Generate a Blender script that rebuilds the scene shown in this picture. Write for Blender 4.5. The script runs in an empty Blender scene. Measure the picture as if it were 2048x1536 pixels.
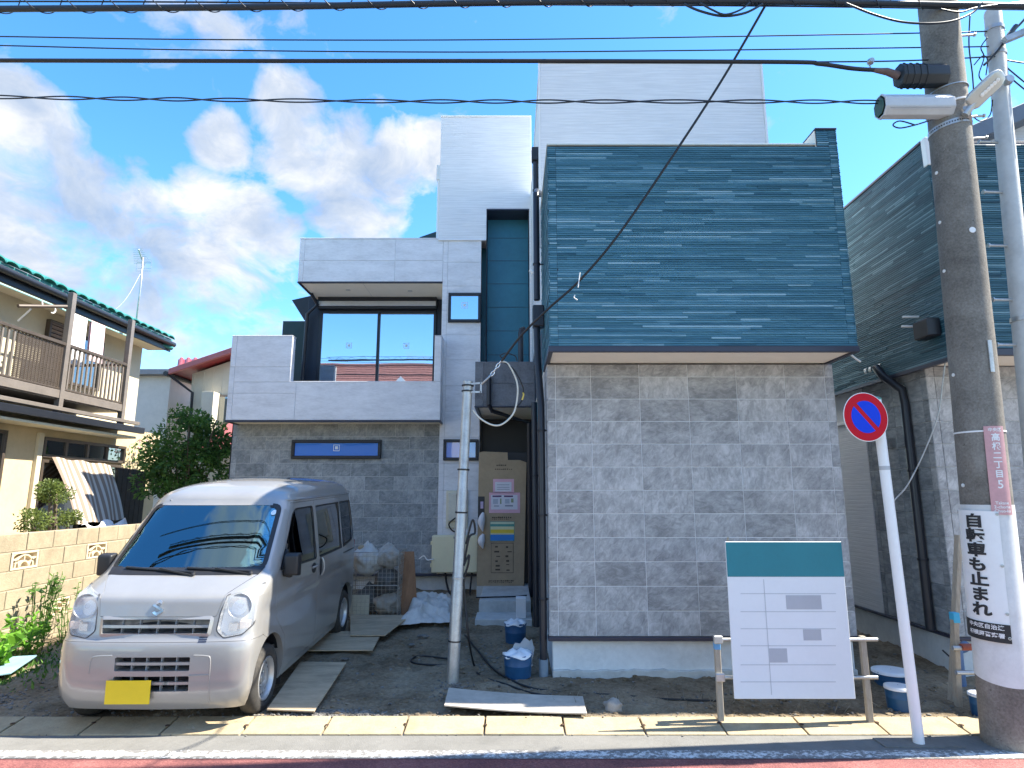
import bpy, bmesh, math, random
from math import radians as R, sin, cos, tan, pi, atan2, sqrt
from mathutils import Vector as V, Matrix, noise as mnoise
from mathutils.geometry import delaunay_2d_cdt
random.seed(11)
SC = bpy.context.scene
COL = SC.collection

# ------------------------------------------------------------------ camera
F, PIT, CH = 1230.0, R(10.2), 1.75
cam = bpy.data.objects.new('camera', bpy.data.cameras.new('camera'))
COL.objects.link(cam)
cam.data.sensor_width = 36.0
cam.data.lens = F / 2048 * 36
cam.data.clip_end = 2000
cam.location = (0, 0, CH)
cam.rotation_euler = (R(90) + PIT, 0, 0)
SC.camera = cam

# ------------------------------------------------------------------ light
SUN_EL, SUN_BEHIND = R(52), R(4.7)
SDIR = V((cos(SUN_EL) * cos(SUN_BEHIND), cos(SUN_EL) * sin(SUN_BEHIND), sin(SUN_EL)))
sun = bpy.data.objects.new('sun', bpy.data.lights.new('sun', 'SUN'))
COL.objects.link(sun)
sun.data.energy = 2.0
sun.data.angle = R(0.5)
sun.data.color = (1.0, 0.93, 0.80)
sun.rotation_euler = SDIR.to_track_quat('Z', 'Y').to_euler()
SC.view_settings.view_transform = 'Standard'
SC.view_settings.look = 'None'
SC.view_settings.gamma = 1.0
SC.view_settings.use_curve_mapping = False
SC.view_settings.exposure = 2.95


def ray(u, v):
    a, b = (u - 1024) / F, (768 - v) / F
    return V((a, cos(PIT) - b * sin(PIT), sin(PIT) + b * cos(PIT)))


def at(u, v, Y):                      # the world point on the plane y = Y seen at photo pixel u, v
    d = ray(u, v)
    return V((0, 0, CH)) + d * (Y / d.y)


def onx(u, v, X):
    d = ray(u, v)
    return V((0, 0, CH)) + d * (X / d.x)


def onz(u, v, z=0.0):
    d = ray(u, v)
    return V((0, 0, CH)) + d * ((z - CH) / d.z)


def gz(x, y):                         # height of the bare lot
    t = min(max(y - 5.2, 0), 6)
    return 0.035 + 0.03 * t


def ong(u, v):                        # point of the lot seen at u, v
    z = 0.05
    for _ in range(6):
        p = onz(u, v, z)
        z = gz(p.x, p.y)
    return p


# ------------------------------------------------------------------ node helpers
def nt_mat(name):
    m = bpy.data.materials.new(name)
    m.use_nodes = True
    nt = m.node_tree
    return m, nt, nt.nodes['Principled BSDF']


def N(nt, t, **kw):
    n = nt.nodes.new(t)
    for k, v in kw.items():
        if k in n.inputs:
            n.inputs[k].default_value = v
        else:
            setattr(n, k, v)
    return n


def L(nt, a, b):
    nt.links.new(a, b)


def ramp(nt, fac, stops):
    r = N(nt, 'ShaderNodeValToRGB')
    e = r.color_ramp.elements
    while len(e) < len(stops):
        e.new(0.5)
    for i, (p, c) in enumerate(stops):
        e[i].position = p
        e[i].color = c if len(c) == 4 else (*c, 1)
    L(nt, fac, r.inputs[0])
    return r.outputs[0]


def mixc(nt, fac, a, b, mode='MIX'):
    m = N(nt, 'ShaderNodeMix', data_type='RGBA', blend_type=mode)
    for s, x in ((0, fac), (6, a), (7, b)):
        if hasattr(x, 'is_linked'):
            L(nt, x, m.inputs[s])
        elif s == 0:
            m.inputs[0].default_value = x
        else:
            m.inputs[s].default_value = (*x, 1) if len(x) == 3 else x
    return m.outputs[2]


def math_(nt, op, a, b=0.0, c=0.0, clamp=False):
    m = N(nt, 'ShaderNodeMath', operation=op, use_clamp=clamp)
    for i, x in enumerate((a, b, c)):
        if hasattr(x, 'is_linked'):
            L(nt, x, m.inputs[i])
        else:
            m.inputs[i].default_value = x
    return m.outputs[0]


def vmath(nt, op, a, b):
    m = N(nt, 'ShaderNodeVectorMath', operation=op)
    for i, x in enumerate((a, b)):
        if hasattr(x, 'is_linked'):
            L(nt, x, m.inputs[i])
        else:
            m.inputs[i].default_value = x
    return m


def fnoise(nt, vec, scale, detail=4, rough=.55, dist=0.0):
    n = N(nt, 'ShaderNodeTexNoise')
    n.inputs['Scale'].default_value = scale
    n.inputs['Detail'].default_value = detail
    n.inputs['Roughness'].default_value = rough
    n.inputs['Distortion'].default_value = dist
    L(nt, vec, n.inputs['Vector'])
    return n.outputs[0]


def pos(nt, kind='pos', scale=(1, 1, 1)):
    if kind == 'pos':
        o = N(nt, 'ShaderNodeNewGeometry').outputs['Position']
    elif kind == 'obj':
        o = N(nt, 'ShaderNodeTexCoord').outputs['Object']
    elif kind == 'uv':
        o = N(nt, 'ShaderNodeTexCoord').outputs['UV']
    else:                             # object space shifted per object
        t = N(nt, 'ShaderNodeTexCoord').outputs['Object']
        r = N(nt, 'ShaderNodeObjectInfo').outputs['Random']
        k = math_(nt, 'MULTIPLY', r, 37.0)
        o = vmath(nt, 'ADD', t, k).outputs[0]
    if scale != (1, 1, 1):
        o = vmath(nt, 'MULTIPLY', o, scale).outputs[0]
    return o


def bump(nt, b, h, strength=.3, dist=.01):
    n = N(nt, 'ShaderNodeBump')
    n.inputs['Strength'].default_value = strength
    n.inputs['Distance'].default_value = dist
    L(nt, h, n.inputs['Height'])
    L(nt, n.outputs[0], b.inputs['Normal'])
    return n


def M(name, col, rough=.6, metal=0.0, var=.18, sc=5.0, bmp=0.0, bsc=60.0, coord='pos', tint=None, stretch=(1, 1, 1), spec=.5, coat=0.0, dirt=0.0, dirtcol=(.05, .04, .03)):
    m, nt, b = nt_mat(name)
    p = pos(nt, coord, stretch)
    n1 = fnoise(nt, p, sc, 5, .6)
    n2 = fnoise(nt, p, sc * 6.3, 3, .6)
    lo = tuple(max(0, c * (1 - var * 1.6)) for c in col)
    hi = tuple(min(1, c * (1 + var * 1.3)) for c in (tint or col))
    s = math_(nt, 'ADD', math_(nt, 'MULTIPLY', n1, .65), math_(nt, 'MULTIPLY', n2, .35))
    c = ramp(nt, s, [(.28, lo), (.5, col), (.72, hi)])
    if dirt:
        d = ramp(nt, fnoise(nt, p, sc * .7, 6, .7, .4), [(.48, (0, 0, 0)), (.75, (dirt, dirt, dirt))])
        c = mixc(nt, d, c, dirtcol)
    L(nt, c, b.inputs['Base Color'])
    b.inputs['Roughness'].default_value = rough
    b.inputs['Metallic'].default_value = metal
    b.inputs['Specular IOR Level'].default_value = spec
    b.inputs['Coat Weight'].default_value = coat
    b.inputs['Coat Roughness'].default_value = .04
    if bmp:
        bump(nt, b, fnoise(nt, p, bsc, 4, .6), bmp, .01)
    return m


# ------------------------------------------------------------------ sky
W = bpy.data.worlds.new('World')
SC.world = W
W.use_nodes = True
nt = W.node_tree
bg = nt.nodes['Background']
sky = N(nt, 'ShaderNodeTexSky', sky_type='NISHITA', sun_disc=False)
sky.sun_elevation = SUN_EL
sky.sun_rotation = R(90) - SUN_BEHIND
sky.air_density = 1.0
sky.dust_density = 0.3
sky.ozone_density = 3.0
gen = N(nt, 'ShaderNodeTexCoord').outputs['Generated']
sat = N(nt, 'ShaderNodeHueSaturation')
sat.inputs['Saturation'].default_value = 1.28
sat.inputs['Value'].default_value = .66
L(nt, sky.outputs[0], sat.inputs['Color'])
# clouds: warped noise, thick where cumulus banks stand
stret = vmath(nt, 'MULTIPLY', gen, (1, 1, 1.35)).outputs[0]
warp = N(nt, 'ShaderNodeTexNoise')
warp.inputs['Scale'].default_value = 5.0
warp.inputs['Detail'].default_value = 3
L(nt, stret, warp.inputs['Vector'])
wv = vmath(nt, 'SCALE', vmath(nt, 'SUBTRACT', warp.outputs['Color'], (.5, .5, .5)).outputs[0], (0, 0, 0))
wv.inputs['Scale'].default_value = .14
cv = vmath(nt, 'ADD', stret, wv.outputs[0]).outputs[0]
big = fnoise(nt, cv, 6.5, 10, .60, .1)
bias = None
for (u, v, rad, amt) in ((590, 230, 4.2, .30), (640, 300, 6.0, .32), (720, 390, 6.5, .32), (800, 330, 4.5, .26), (860, 310, 3.4, .30), (720, 470, 5, .22), (20, 300, 7.5, .34), (110, 400, 7.0, .34), (-60, 450, 11, .34), (200, 480, 6.0, .24),
                         (-220, 330, 13, .3), (440, 280, 3.0, .22), (290, 440, 4.5, .30), (400, 470, 6, .28), (520, 470, 5, .26), (480, 570, 9, .19), (250, 560, 8, .18), (60, 600, 11, .18), (240, 350, 3.2, .16), (430, 690, 8, .14), (430, 50, 2.2, .09), (330, 20, 2.2, .08), (600, 640, 8, .2)):
    d = ray(u, v).normalized()
    dp = vmath(nt, 'DOT_PRODUCT', gen, tuple(d)).outputs['Value']
    mr = N(nt, 'ShaderNodeMapRange', interpolation_type='SMOOTHSTEP')
    mr.inputs['From Min'].default_value = cos(R(rad))
    mr.inputs['From Max'].default_value = cos(R(rad * .2))
    mr.inputs['To Max'].default_value = amt
    L(nt, dp, mr.inputs['Value'])
    bias = mr.outputs[0] if bias is None else math_(nt, 'MAXIMUM', bias, mr.outputs[0])
# unseen rest of the sky: broken cumulus added, also to brighten the shaded front
field = ramp(nt, fnoise(nt, gen, 2.1, 2, .5), [(.44, (0, 0, 0)), (.62, (.24, .24, .24))])
# the view ahead keeps to the banks listed above
fw = vmath(nt, 'DOT_PRODUCT', gen, tuple(ray(1100, 300).normalized())).outputs['Value']
fwm = N(nt, 'ShaderNodeMapRange', interpolation_type='SMOOTHSTEP')
fwm.inputs['From Min'].default_value = cos(R(75))
fwm.inputs['From Max'].default_value = cos(R(45))
fwm.inputs['To Min'].default_value = 1
fwm.inputs['To Max'].default_value = 0
L(nt, fw, fwm.inputs['Value'])
bias = math_(nt, 'MAXIMUM', bias, math_(nt, 'MULTIPLY', field, fwm.outputs[0]))
dens = math_(nt, 'ADD', big, bias)
mask = ramp(nt, dens, [(.595, (0, 0, 0)), (.66, (.50, .50, .50)), (.74, (.93, .93, .93)), (.82, (1, 1, 1))])
inner = fnoise(nt, vmath(nt, 'ADD', cv, (.03, .0, .035)).outputs[0], 7.0, 7, .6, .2)
ccol = ramp(nt, inner, [(.36, (.74, .95, 1.30)), (.50, (1.08, 1.22, 1.45)), (.64, (1.62, 1.64, 1.66))])
full = mixc(nt, mask, sat.outputs[0], ccol)
L(nt, full, bg.inputs['Color'])
bg.inputs['Strength'].default_value = 0.085


# ------------------------------------------------------------------ object helpers
def tag(o, label=None, cat=None, group=None, kind=None):
    for k, v in (('label', label), ('category', cat), ('group', group), ('kind', kind)):
        if v:
            o[k] = v
    return o


def empty(name, loc=(0, 0, 0), label=None, cat=None, group=None, kind=None):
    o = bpy.data.objects.new(name, None)
    COL.objects.link(o)
    o.location = loc
    o.empty_display_size = .2
    return tag(o, label, cat, group, kind)


def wloc(o):
    p = V((0, 0, 0))
    while o:
        p = p + o.location
        o = o.parent
    return p


def put(o, parent, world):
    """link o at a world location under parent (parents are only ever translated)"""
    COL.objects.link(o)
    if parent:
        o.parent = parent
        o.location = V(world) - wloc(parent)
    else:
        o.location = world
    return o


class MB:
    def __init__(s):
        s.v, s.f, s.uv = [], [], None

    def add(s, vs, fs):
        k = len(s.v)
        s.v += [V(p) for p in vs]
        s.f += [tuple(i + k for i in f) for f in fs]
        return s

    def box(s, x0, x1, y0, y1, z0, z1, mtx=None):
        p = [V((x, y, z)) for z in (z0, z1) for y in (y0, y1) for x in (x0, x1)]
        if mtx:
            p = [mtx @ q for q in p]
        return s.add(p, [(0, 2, 3, 1), (4, 5, 7, 6), (0, 1, 5, 4), (2, 6, 7, 3), (0, 4, 6, 2), (1, 3, 7, 5)])

    def hexa(s, a, b):                # two quads joined
        return s.add(list(a) + list(b), [(3, 2, 1, 0), (4, 5, 6, 7), (0, 1, 5, 4), (1, 2, 6, 5), (2, 3, 7, 6), (3, 0, 4, 7)])

    def bar(s, a, b, w, h=None, up=V((0, 0, 1))):
        a, b = V(a), V(b)
        h = h or w
        d = (b - a).normalized()
        sd = d.cross(up)
        if sd.length < 1e-4:
            sd = d.cross(V((1, 0, 0)))
        sd.normalize()
        u = sd.cross(d)
        q = [(-1, -1), (1, -1), (1, 1), (-1, 1)]
        return s.hexa([a + sd * w / 2 * i + u * h / 2 * j for i, j in q], [b + sd * w / 2 * i + u * h / 2 * j for i, j in q])

    def tube(s, pts, r, n=8, cap=True, closed=False):
        pts = [V(p) for p in pts]
        rs = r if isinstance(r, (list, tuple)) else [r] * len(pts)
        k = len(s.v)
        prev = None
        m = len(pts)
        for i, p in enumerate(pts):
            if closed:
                d = pts[(i + 1) % m] - pts[i - 1]
            else:
                d = pts[min(i + 1, m - 1)] - pts[max(i - 1, 0)]
            d.normalize()
            if prev is None:
                prev = d.orthogonal().normalized()
            a = (prev - d * prev.dot(d)).normalized()
            prev = a
            b = d.cross(a)
            for j in range(n):
                t = 2 * pi * j / n
                s.v.append(p + (a * cos(t) + b * sin(t)) * rs[i])
        for i in range(m if closed else m - 1):
            for j in range(n):
                i2 = (i + 1) % m
                s.f.append((k + i * n + j, k + i * n + (j + 1) % n, k + i2 * n + (j + 1) % n, k + i2 * n + j))
        if cap and not closed:
            s.f.append(tuple(k + j for j in range(n))[::-1])
            s.f.append(tuple(k + (m - 1) * n + j for j in range(n)))
        return s

    def lathe(s, prof, base=(0, 0, 0), axis=(0, 0, 1), n=24, cap=True):
        ax = V(axis).normalized()
        a = ax.orthogonal().normalized()
        b = ax.cross(a)
        k = len(s.v)
        for r, h in prof:
            for j in range(n):
                t = 2 * pi * j / n
                s.v.append(V(base) + ax * h + (a * cos(t) + b * sin(t)) * r)
        m = len(prof)
        for i in range(m - 1):
            for j in range(n):
                s.f.append((k + i * n + j, k + i * n + (j + 1) % n, k + (i + 1) * n + (j + 1) % n, k + (i + 1) * n + j))
        if cap:
            s.f.append(tuple(k + j for j in range(n))[::-1])
            s.f.append(tuple(k + (m - 1) * n + j for j in range(n)))
        return s

    def prism(s, poly, ax, h):        # poly: 3D points, extruded by vector ax*h
        poly = [V(p) for p in poly]
        e = V(ax) * h
        n = len(poly)
        return s.add(poly + [p + e for p in poly], [tuple(range(n))[::-1], tuple(range(n, 2 * n))] + [(i, (i + 1) % n, n + (i + 1) % n, n + i) for i in range(n)])

    def build(s, name, mat, parent=None, smooth=False, bevel=0.0, seg=1, kind=None, merge=False):
        me = bpy.data.meshes.new(name)
        mn = V((min(p.x for p in s.v), min(p.y for p in s.v), min(p.z for p in s.v)))
        mx = V((max(p.x for p in s.v), max(p.y for p in s.v), max(p.z for p in s.v)))
        c = V(((mn.x + mx.x) / 2, (mn.y + mx.y) / 2, mn.z))
        me.from_pydata([p - c for p in s.v], [], s.f)
        bm = bmesh.new()
        bm.from_mesh(me)
        if merge:
            bmesh.ops.remove_doubles(bm, verts=bm.verts, dist=1e-5)
        bmesh.ops.recalc_face_normals(bm, faces=bm.faces)
        if bevel:
            es = [e for e in bm.edges if len(e.link_faces) == 2 and e.calc_face_angle(0) > .5]
            bmesh.ops.bevel(bm, geom=es, offset=bevel, segments=seg, profile=.6, affect='EDGES', clamp_overlap=True)
        bm.to_mesh(me)
        bm.free()
        if smooth:
            me.shade_smooth()
            if smooth is not True:
                me.set_sharp_from_angle(angle=R(smooth))
        o = bpy.data.objects.new(name, me)
        me.materials.append(mat)
        put(o, parent, c)
        if kind:
            o['kind'] = kind
        return o


def box(name, mat, parent, x0, x1, y0, y1, z0, z1, bevel=.004, **k):
    return MB().box(x0, x1, y0, y1, z0, z1).build(name, mat, parent, bevel=bevel, **k)


def smoothpts(pts, n=8):
    pts = [V(p) for p in pts]
    out = []
    for i in range(len(pts) - 1):
        p0, p1, p2, p3 = pts[max(i - 1, 0)], pts[i], pts[i + 1], pts[min(i + 2, len(pts) - 1)]
        for k in range(n):
            t = k / n
            out.append(.5 * ((2 * p1) + (p2 - p0) * t + (2 * p0 - 5 * p1 + 4 * p2 - p3) * t * t + (3 * p1 - p0 - 3 * p2 + p3) * t ** 3))
    out.append(pts[-1])
    return out


def copytree(o, delta, parent=None):
    c = o.copy()
    COL.objects.link(c)
    if parent:
        c.parent = parent
    else:
        c.location = o.location + V(delta)
    for ch in list(o.children):
        copytree(ch, delta, c)
    return c


_pm = {}


def piece_mesh(name, w, h, t, bev, mat, axis):
    """a slab w wide, h high, t thick; axis 'y': faces -y, 'x+': faces +x, 'x-': faces -x, 'z': lies flat"""
    key = (name, round(w, 3), round(h, 3), round(t, 4), mat.name, axis)
    if key in _pm:
        return _pm[key]
    bm = bmesh.new()
    bmesh.ops.create_cube(bm, size=1)
    d = {'y': (w, t, h), 'x+': (t, w, h), 'x-': (t, w, h), 'z': (w, h, t)}[axis]
    bmesh.ops.scale(bm, vec=d, verts=bm.verts)
    if bev:
        es = []
        ax = {'y': 1, 'x+': 0, 'x-': 0, 'z': 2}[axis]
        sg = {'y': -1, 'x+': 1, 'x-': -1, 'z': 1}[axis]
        es = [e for e in bm.edges if all(v.co[ax] * sg > 0 for v in e.verts)]
        bmesh.ops.bevel(bm, geom=es, offset=min(bev, t * .8), segments=1, affect='EDGES')
    me = bpy.data.meshes.new(name)
    bm.to_mesh(me)
    bm.free()
    me.materials.append(mat)
    _pm[key] = me
    return me


def cutrects(r, holes):
    rs = [r]
    for (a0, a1, b0, b1) in holes:
        new = []
        for (x0, x1, z0, z1) in rs:
            if a0 >= x1 or a1 <= x0 or b0 >= z1 or b1 <= z0:
                new.append((x0, x1, z0, z1))
                continue
            if z0 < b0:
                new.append((x0, x1, z0, b0))
            if z1 > b1:
                new.append((x0, x1, b1, z1))
            zz0, zz1 = max(z0, b0), min(z1, b1)
            if x0 < a0:
                new.append((x0, a0, zz0, zz1))
            if x1 > a1:
                new.append((a1, x1, zz0, zz1))
        rs = new
    return [q for q in rs if q[1] - q[0] > .012 and q[3] - q[2] > .012]


def clad(parent, name, mat, axis, face, us, zs, t=.014, gap=.004, bev=.003, holes=(), jit=.0, rows=None):
    """cover a wall with separate pieces. face = coordinate of the finished outer face, us / zs = joint positions"""
    n = 0
    for zi in range(len(zs) - 1):
        uu = rows(zi) if rows else us
        for ui in range(len(uu) - 1):
            for (x0, x1, z0, z1) in cutrects((uu[ui], uu[ui + 1], zs[zi], zs[zi + 1]), holes):
                w, h = x1 - x0 - gap, z1 - z0 - gap
                if w < .008 or h < .008:
                    continue
                o = bpy.data.objects.new(name, piece_mesh(name, w, h, t, bev, mat, axis))
                cu, cz = (x0 + x1) / 2, (z0 + z1) / 2
                f = face + random.uniform(-jit, jit)
                p = {'y': (cu, f + t / 2, cz), 'x+': (f - t / 2, cu, cz), 'x-': (f + t / 2, cu, cz), 'z': (cu, cz, f - t / 2)}[axis]
                put(o, parent, p)
                n += 1
    return n


def frange(a, b, step, first=None):
    out = [a]
    x = a + (first if first else step)
    while x < b - .02:
        out.append(x)
        x += step
    out.append(b)
    return out
# ------------------------------------------------------------------ materials
def stone_tile(name, lo, mid, hi):
    m, nt, b = nt_mat(name)
    p = pos(nt, 'rand')
    d = N(nt, 'ShaderNodeVectorRotate', rotation_type='Y_AXIS')
    L(nt, math_(nt, 'MULTIPLY', N(nt, 'ShaderNodeObjectInfo').outputs['Random'], 1.6), d.inputs['Angle'])
    L(nt, p, d.inputs['Vector'])
    st = vmath(nt, 'MULTIPLY', d.outputs[0], (9, 4, 16)).outputs[0]
    n1 = fnoise(nt, st, 1.5, 8, .68, .9)
    n2 = fnoise(nt, p, 5.0, 5, .6)
    r = N(nt, 'ShaderNodeObjectInfo').outputs['Random']
    s = math_(nt, 'ADD', math_(nt, 'MULTIPLY', n1, .55), math_(nt, 'MULTIPLY', n2, .40))
    s = math_(nt, 'ADD', s, math_(nt, 'MULTIPLY', math_(nt, 'SUBTRACT', r, .5), .10))
    L(nt, ramp(nt, s, [(.34, lo), (.48, mid), (.62, hi)]), b.inputs['Base Color'])
    b.inputs['Roughness'].default_value = .72
    b.inputs['Specular IOR Level'].default_value = .35
    bump(nt, b, n1, .25, .004)
    return m


MT = {}
MT['tile'] = stone_tile('dark_stone_tile', (.22, .225, .23), (.36, .365, .37), (.55, .555, .56))
MT['tile2'] = stone_tile('slate_stone_tile', (.16, .18, .195), (.275, .30, .315), (.44, .46, .475))
MT['joint'] = M('joint_sealant', (.74, .75, .76), .8, var=.05)
MT['panel'] = M('pale_concrete_panel', (.71, .715, .74), .7, var=.13, sc=2.2, coord='rand', stretch=(1, 1, 3.2), bmp=.08, bsc=40)
MT['paneljoint'] = M('panel_joint', (.44, .45, .48), .8, var=.05)
MT['navy'] = M('navy_flashing', (.022, .026, .05), .4, var=.1, spec=.6)
MT['black'] = M('black_trim', (.012, .014, .02), .42, var=.1)
MT['pipe'] = M('black_downpipe', (.022, .024, .032), .35, var=.1)
MT['soffit'] = M('cream_soffit', (.88, .84, .74), .8, var=.03)
MT['canopy'] = M('charcoal_panel', (.15, .16, .18), .7, var=.35, sc=5, coord='rand', bmp=.1)
MT['concrete'] = M('raw_concrete', (.52, .53, .51), .85, var=.16, sc=2.5, bmp=.25, bsc=30, dirt=.55, dirtcol=(.20, .19, .17))
MT['found'] = M('foundation_render', (.70, .72, .71), .85, var=.10, sc=3, bmp=.2, bsc=25, dirt=.35, dirtcol=(.30, .30, .27))
MT['tealsmooth'] = M('teal_smooth_siding', (.028, .18, .26), .45, var=.12, sc=1.5)
MT['darkwall'] = M('dark_navy_siding', (.010, .017, .032), .5, var=.15, sc=2)
MT['greendark'] = M('dark_green_siding', (.010, .040, .045), .5, var=.15, sc=2)
MT['alu'] = M('silver_aluminium', (.55, .56, .57), .35, 0.9, var=.06)
MT['white'] = M('white_plastic', (.80, .80, .79), .45, var=.03)
MT['steel'] = M('galvanised_steel', (.46, .47, .47), .42, .75, var=.18, sc=12)
MT['rubber'] = M('black_cable', (.012, .012, .014), .5, var=.1)


def white_siding():
    m, nt, b = nt_mat('white_line_siding')
    p = pos(nt)
    st = vmath(nt, 'MULTIPLY', p, (2.6, 2.6, 62)).outputs[0]
    n1 = fnoise(nt, st, 1.0, 4, .6)
    n2 = fnoise(nt, p, 1.2, 3, .5)
    zz = N(nt, 'ShaderNodeSeparateXYZ')
    L(nt, p, zz.inputs[0])
    w = math_(nt, 'FRACT', math_(nt, 'MULTIPLY', zz.outputs[2], 1 / .0455))
    groove = ramp(nt, w, [(0, (0, 0, 0)), (.16, (1, 1, 1)), (.9, (1, 1, 1)), (1, (.3, .3, .3))])
    h = math_(nt, 'ADD', math_(nt, 'MULTIPLY', n1, .6), math_(nt, 'MULTIPLY', groove, .4))
    c = ramp(nt, math_(nt, 'ADD', math_(nt, 'MULTIPLY', n1, .7), math_(nt, 'MULTIPLY', n2, .3)), [(.35, (.66, .67, .68)), (.62, (.80, .805, .81))])
    L(nt, c, b.inputs['Base Color'])
    b.inputs['Roughness'].default_value = .6
    bump(nt, b, h, .5, .008)
    return m


MT['wsid'] = white_siding()


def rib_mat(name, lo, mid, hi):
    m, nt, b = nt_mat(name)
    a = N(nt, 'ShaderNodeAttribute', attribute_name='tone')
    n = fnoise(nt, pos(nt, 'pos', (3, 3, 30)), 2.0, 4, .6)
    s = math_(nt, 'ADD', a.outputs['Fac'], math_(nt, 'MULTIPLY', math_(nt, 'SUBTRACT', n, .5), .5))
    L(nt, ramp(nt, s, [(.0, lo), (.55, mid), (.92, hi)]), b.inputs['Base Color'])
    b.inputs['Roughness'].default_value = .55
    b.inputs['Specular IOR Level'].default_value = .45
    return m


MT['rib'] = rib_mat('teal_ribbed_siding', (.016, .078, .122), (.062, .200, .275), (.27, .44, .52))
MT['rib2'] = rib_mat('grey_teal_ribbed_siding', (.008, .046, .070), (.030, .110, .150), (.16, .28, .33))


def ribs(parent, name, mat, axis, face, u0, u1, z0, z1, pitch=.0225, depth=.010, lens=(.2, 1.1), holes=()):
    """thin staggered strips standing proud of a board, all joined: far too fine to pick out singly"""
    vs, fs, tone = [], [], []
    sg = {'y': -1, 'x+': 1, 'x-': -1}[axis]
    z = z0
    while z < z1 - .004:
        h = min(pitch, z1 - z)
        u = u0 - random.uniform(0, .4)
        while u < u1:
            ln = random.uniform(*lens)
            a, b_ = max(u, u0), min(u + ln, u1)
            u += ln
            if b_ - a < .01:
                continue
            for (ra, rb, rz0, rz1) in cutrects((a, b_, z, z + h), holes):
                d = random.choice((.4, .6, .8, 1.0)) * depth
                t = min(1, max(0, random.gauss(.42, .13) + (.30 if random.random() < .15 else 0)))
                k = len(vs)
                g = pitch * .13
                for (uu, zz, dd) in ((ra, rz0, 0), (rb, rz0, 0), (rb, rz0 + g, d), (ra, rz0 + g, d), (ra, rz1 - g * 2.6, d), (rb, rz1 - g * 2.6, d), (ra, rz1, 0), (rb, rz1, 0)):
                    q = face + sg * (dd - depth)
                    vs.append((uu, q, zz) if axis == 'y' else (q, uu, zz))
                fs += [(k, k + 1, k + 2, k + 3), (k + 3, k + 2, k + 5, k + 4), (k + 4, k + 5, k + 7, k + 6), (k + 1, k + 7, k + 5, k + 2), (k, k + 3, k + 4, k + 6)]
                tone += [t * .6, t, min(1, t * 1.2 + .12), t, t]  # upper slope painted lighter, lower lip darker, like skylight on the ridges
        z += pitch
    me = bpy.data.meshes.new(name)
    c = V(vs[0])
    me.from_pydata([V(p) - c for p in vs], [], fs)
    bm = bmesh.new()
    bm.from_mesh(me)
    for f in bm.faces:
        n = f.normal
        ok = (n.y < .2) if axis == 'y' else (n.x * sg > -.2)
        if not ok:
            f.normal_flip()
    bm.to_mesh(me)
    bm.free()
    at_ = me.attributes.new('tone', 'FLOAT', 'FACE')
    at_.data.foreach_set('value', tone)
    me.materials.append(mat)
    o = bpy.data.objects.new(name, me)
    put(o, parent, c)
    o['kind'] = 'stuff'
    return o


def glass_mat(name, tint, refl=.62, rough=.015):
    m, nt, b = nt_mat(name)
    b.inputs['Base Color'].default_value = (*tint, 1)
    b.inputs['Roughness'].default_value = .1
    g = N(nt, 'ShaderNodeBsdfGlossy')
    g.inputs['Color'].default_value = (.80, .88, .95, 1)
    g.inputs['Roughness'].default_value = rough
    w = fnoise(nt, pos(nt), 1.3, 2, .5)
    bp = N(nt, 'ShaderNodeBump')
    bp.inputs['Strength'].default_value = .03
    bp.inputs['Distance'].default_value = .02
    L(nt, w, bp.inputs['Height'])
    L(nt, bp.outputs[0], g.inputs['Normal'])
    ms = N(nt, 'ShaderNodeMixShader')
    ms.inputs[0].default_value = refl
    L(nt, b.outputs[0], ms.inputs[1])
    L(nt, g.outputs[0], ms.inputs[2])
    L(nt, ms.outputs[0], nt.nodes['Material Output'].inputs['Surface'])
    return m


MT['glass'] = glass_mat('mirror_coated_glass', (.012, .03, .05), .70)
MT['blueglass'] = glass_mat('blue_glass', (.012, .17, .72), .10)  # panes given a saturated blue base colour
MT['smoked'] = glass_mat('dark_glass', (.01, .014, .018), .22)
MT['sticker'] = M('glass_sticker', (.72, .80, .86), .6, var=.04)
MT['stickerblue'] = M('glass_sticker_blue', (.25, .50, .78), .6, var=.04)


def window(parent, x0, x1, z0, z1, y, fw=.05, glass='glass', mull=(), depth=.06, stick=True, name='window'):
    """frame proud of the wall face y, panes set back"""
    fr = MB()
    fr.box(x0, x1, y - depth, y + .05, z0, z0 + fw)
    fr.box(x0, x1, y - depth, y + .05, z1 - fw, z1)
    fr.box(x0, x0 + fw, y - depth + .002, y + .05, z0 + fw, z1 - fw)
    fr.box(x1 - fw, x1, y - depth + .002, y + .05, z0 + fw, z1 - fw)
    for m_ in mull:
        fr.box(m_ - .025, m_ + .025, y - depth + .004, y + .05, z0 + fw, z1 - fw)
    w = fr.build(name, MT['black'], parent, bevel=.006)
    xs = [x0 + fw] + list(mull) + [x1 - fw]
    for i in range(len(xs) - 1):
        a, b_ = xs[i] + (.025 if i else 0), xs[i + 1] - (.025 if i < len(xs) - 2 else 0)
        yo = y - depth + .03 + .016 * i
        box('pane', MT[glass], w, a - .004, b_ + .004, yo, yo + .008, z0 + fw - .004, z1 - fw + .004, bevel=0)
        if stick:
            c, zc = (a + b_) / 2, (z0 + z1) / 2 + (z1 - z0) * .08
            q = min(.055, (z1 - z0) * .17)
            s = MB()
            for (sx0, sx1, sz0, sz1) in ((-1, 1, .82, 1), (-1, 1, -1, -.82), (-1, -.82, -.82, .82), (.82, 1, -.82, .82), (-.45, .45, -.45, .5)):
                s.box(c + sx0 * q, c + sx1 * q, yo - .0025, yo - .0005, zc + sz0 * q, zc + sz1 * q)
            s.build('glass_sticker', MT['sticker'], w)
    return w


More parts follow.
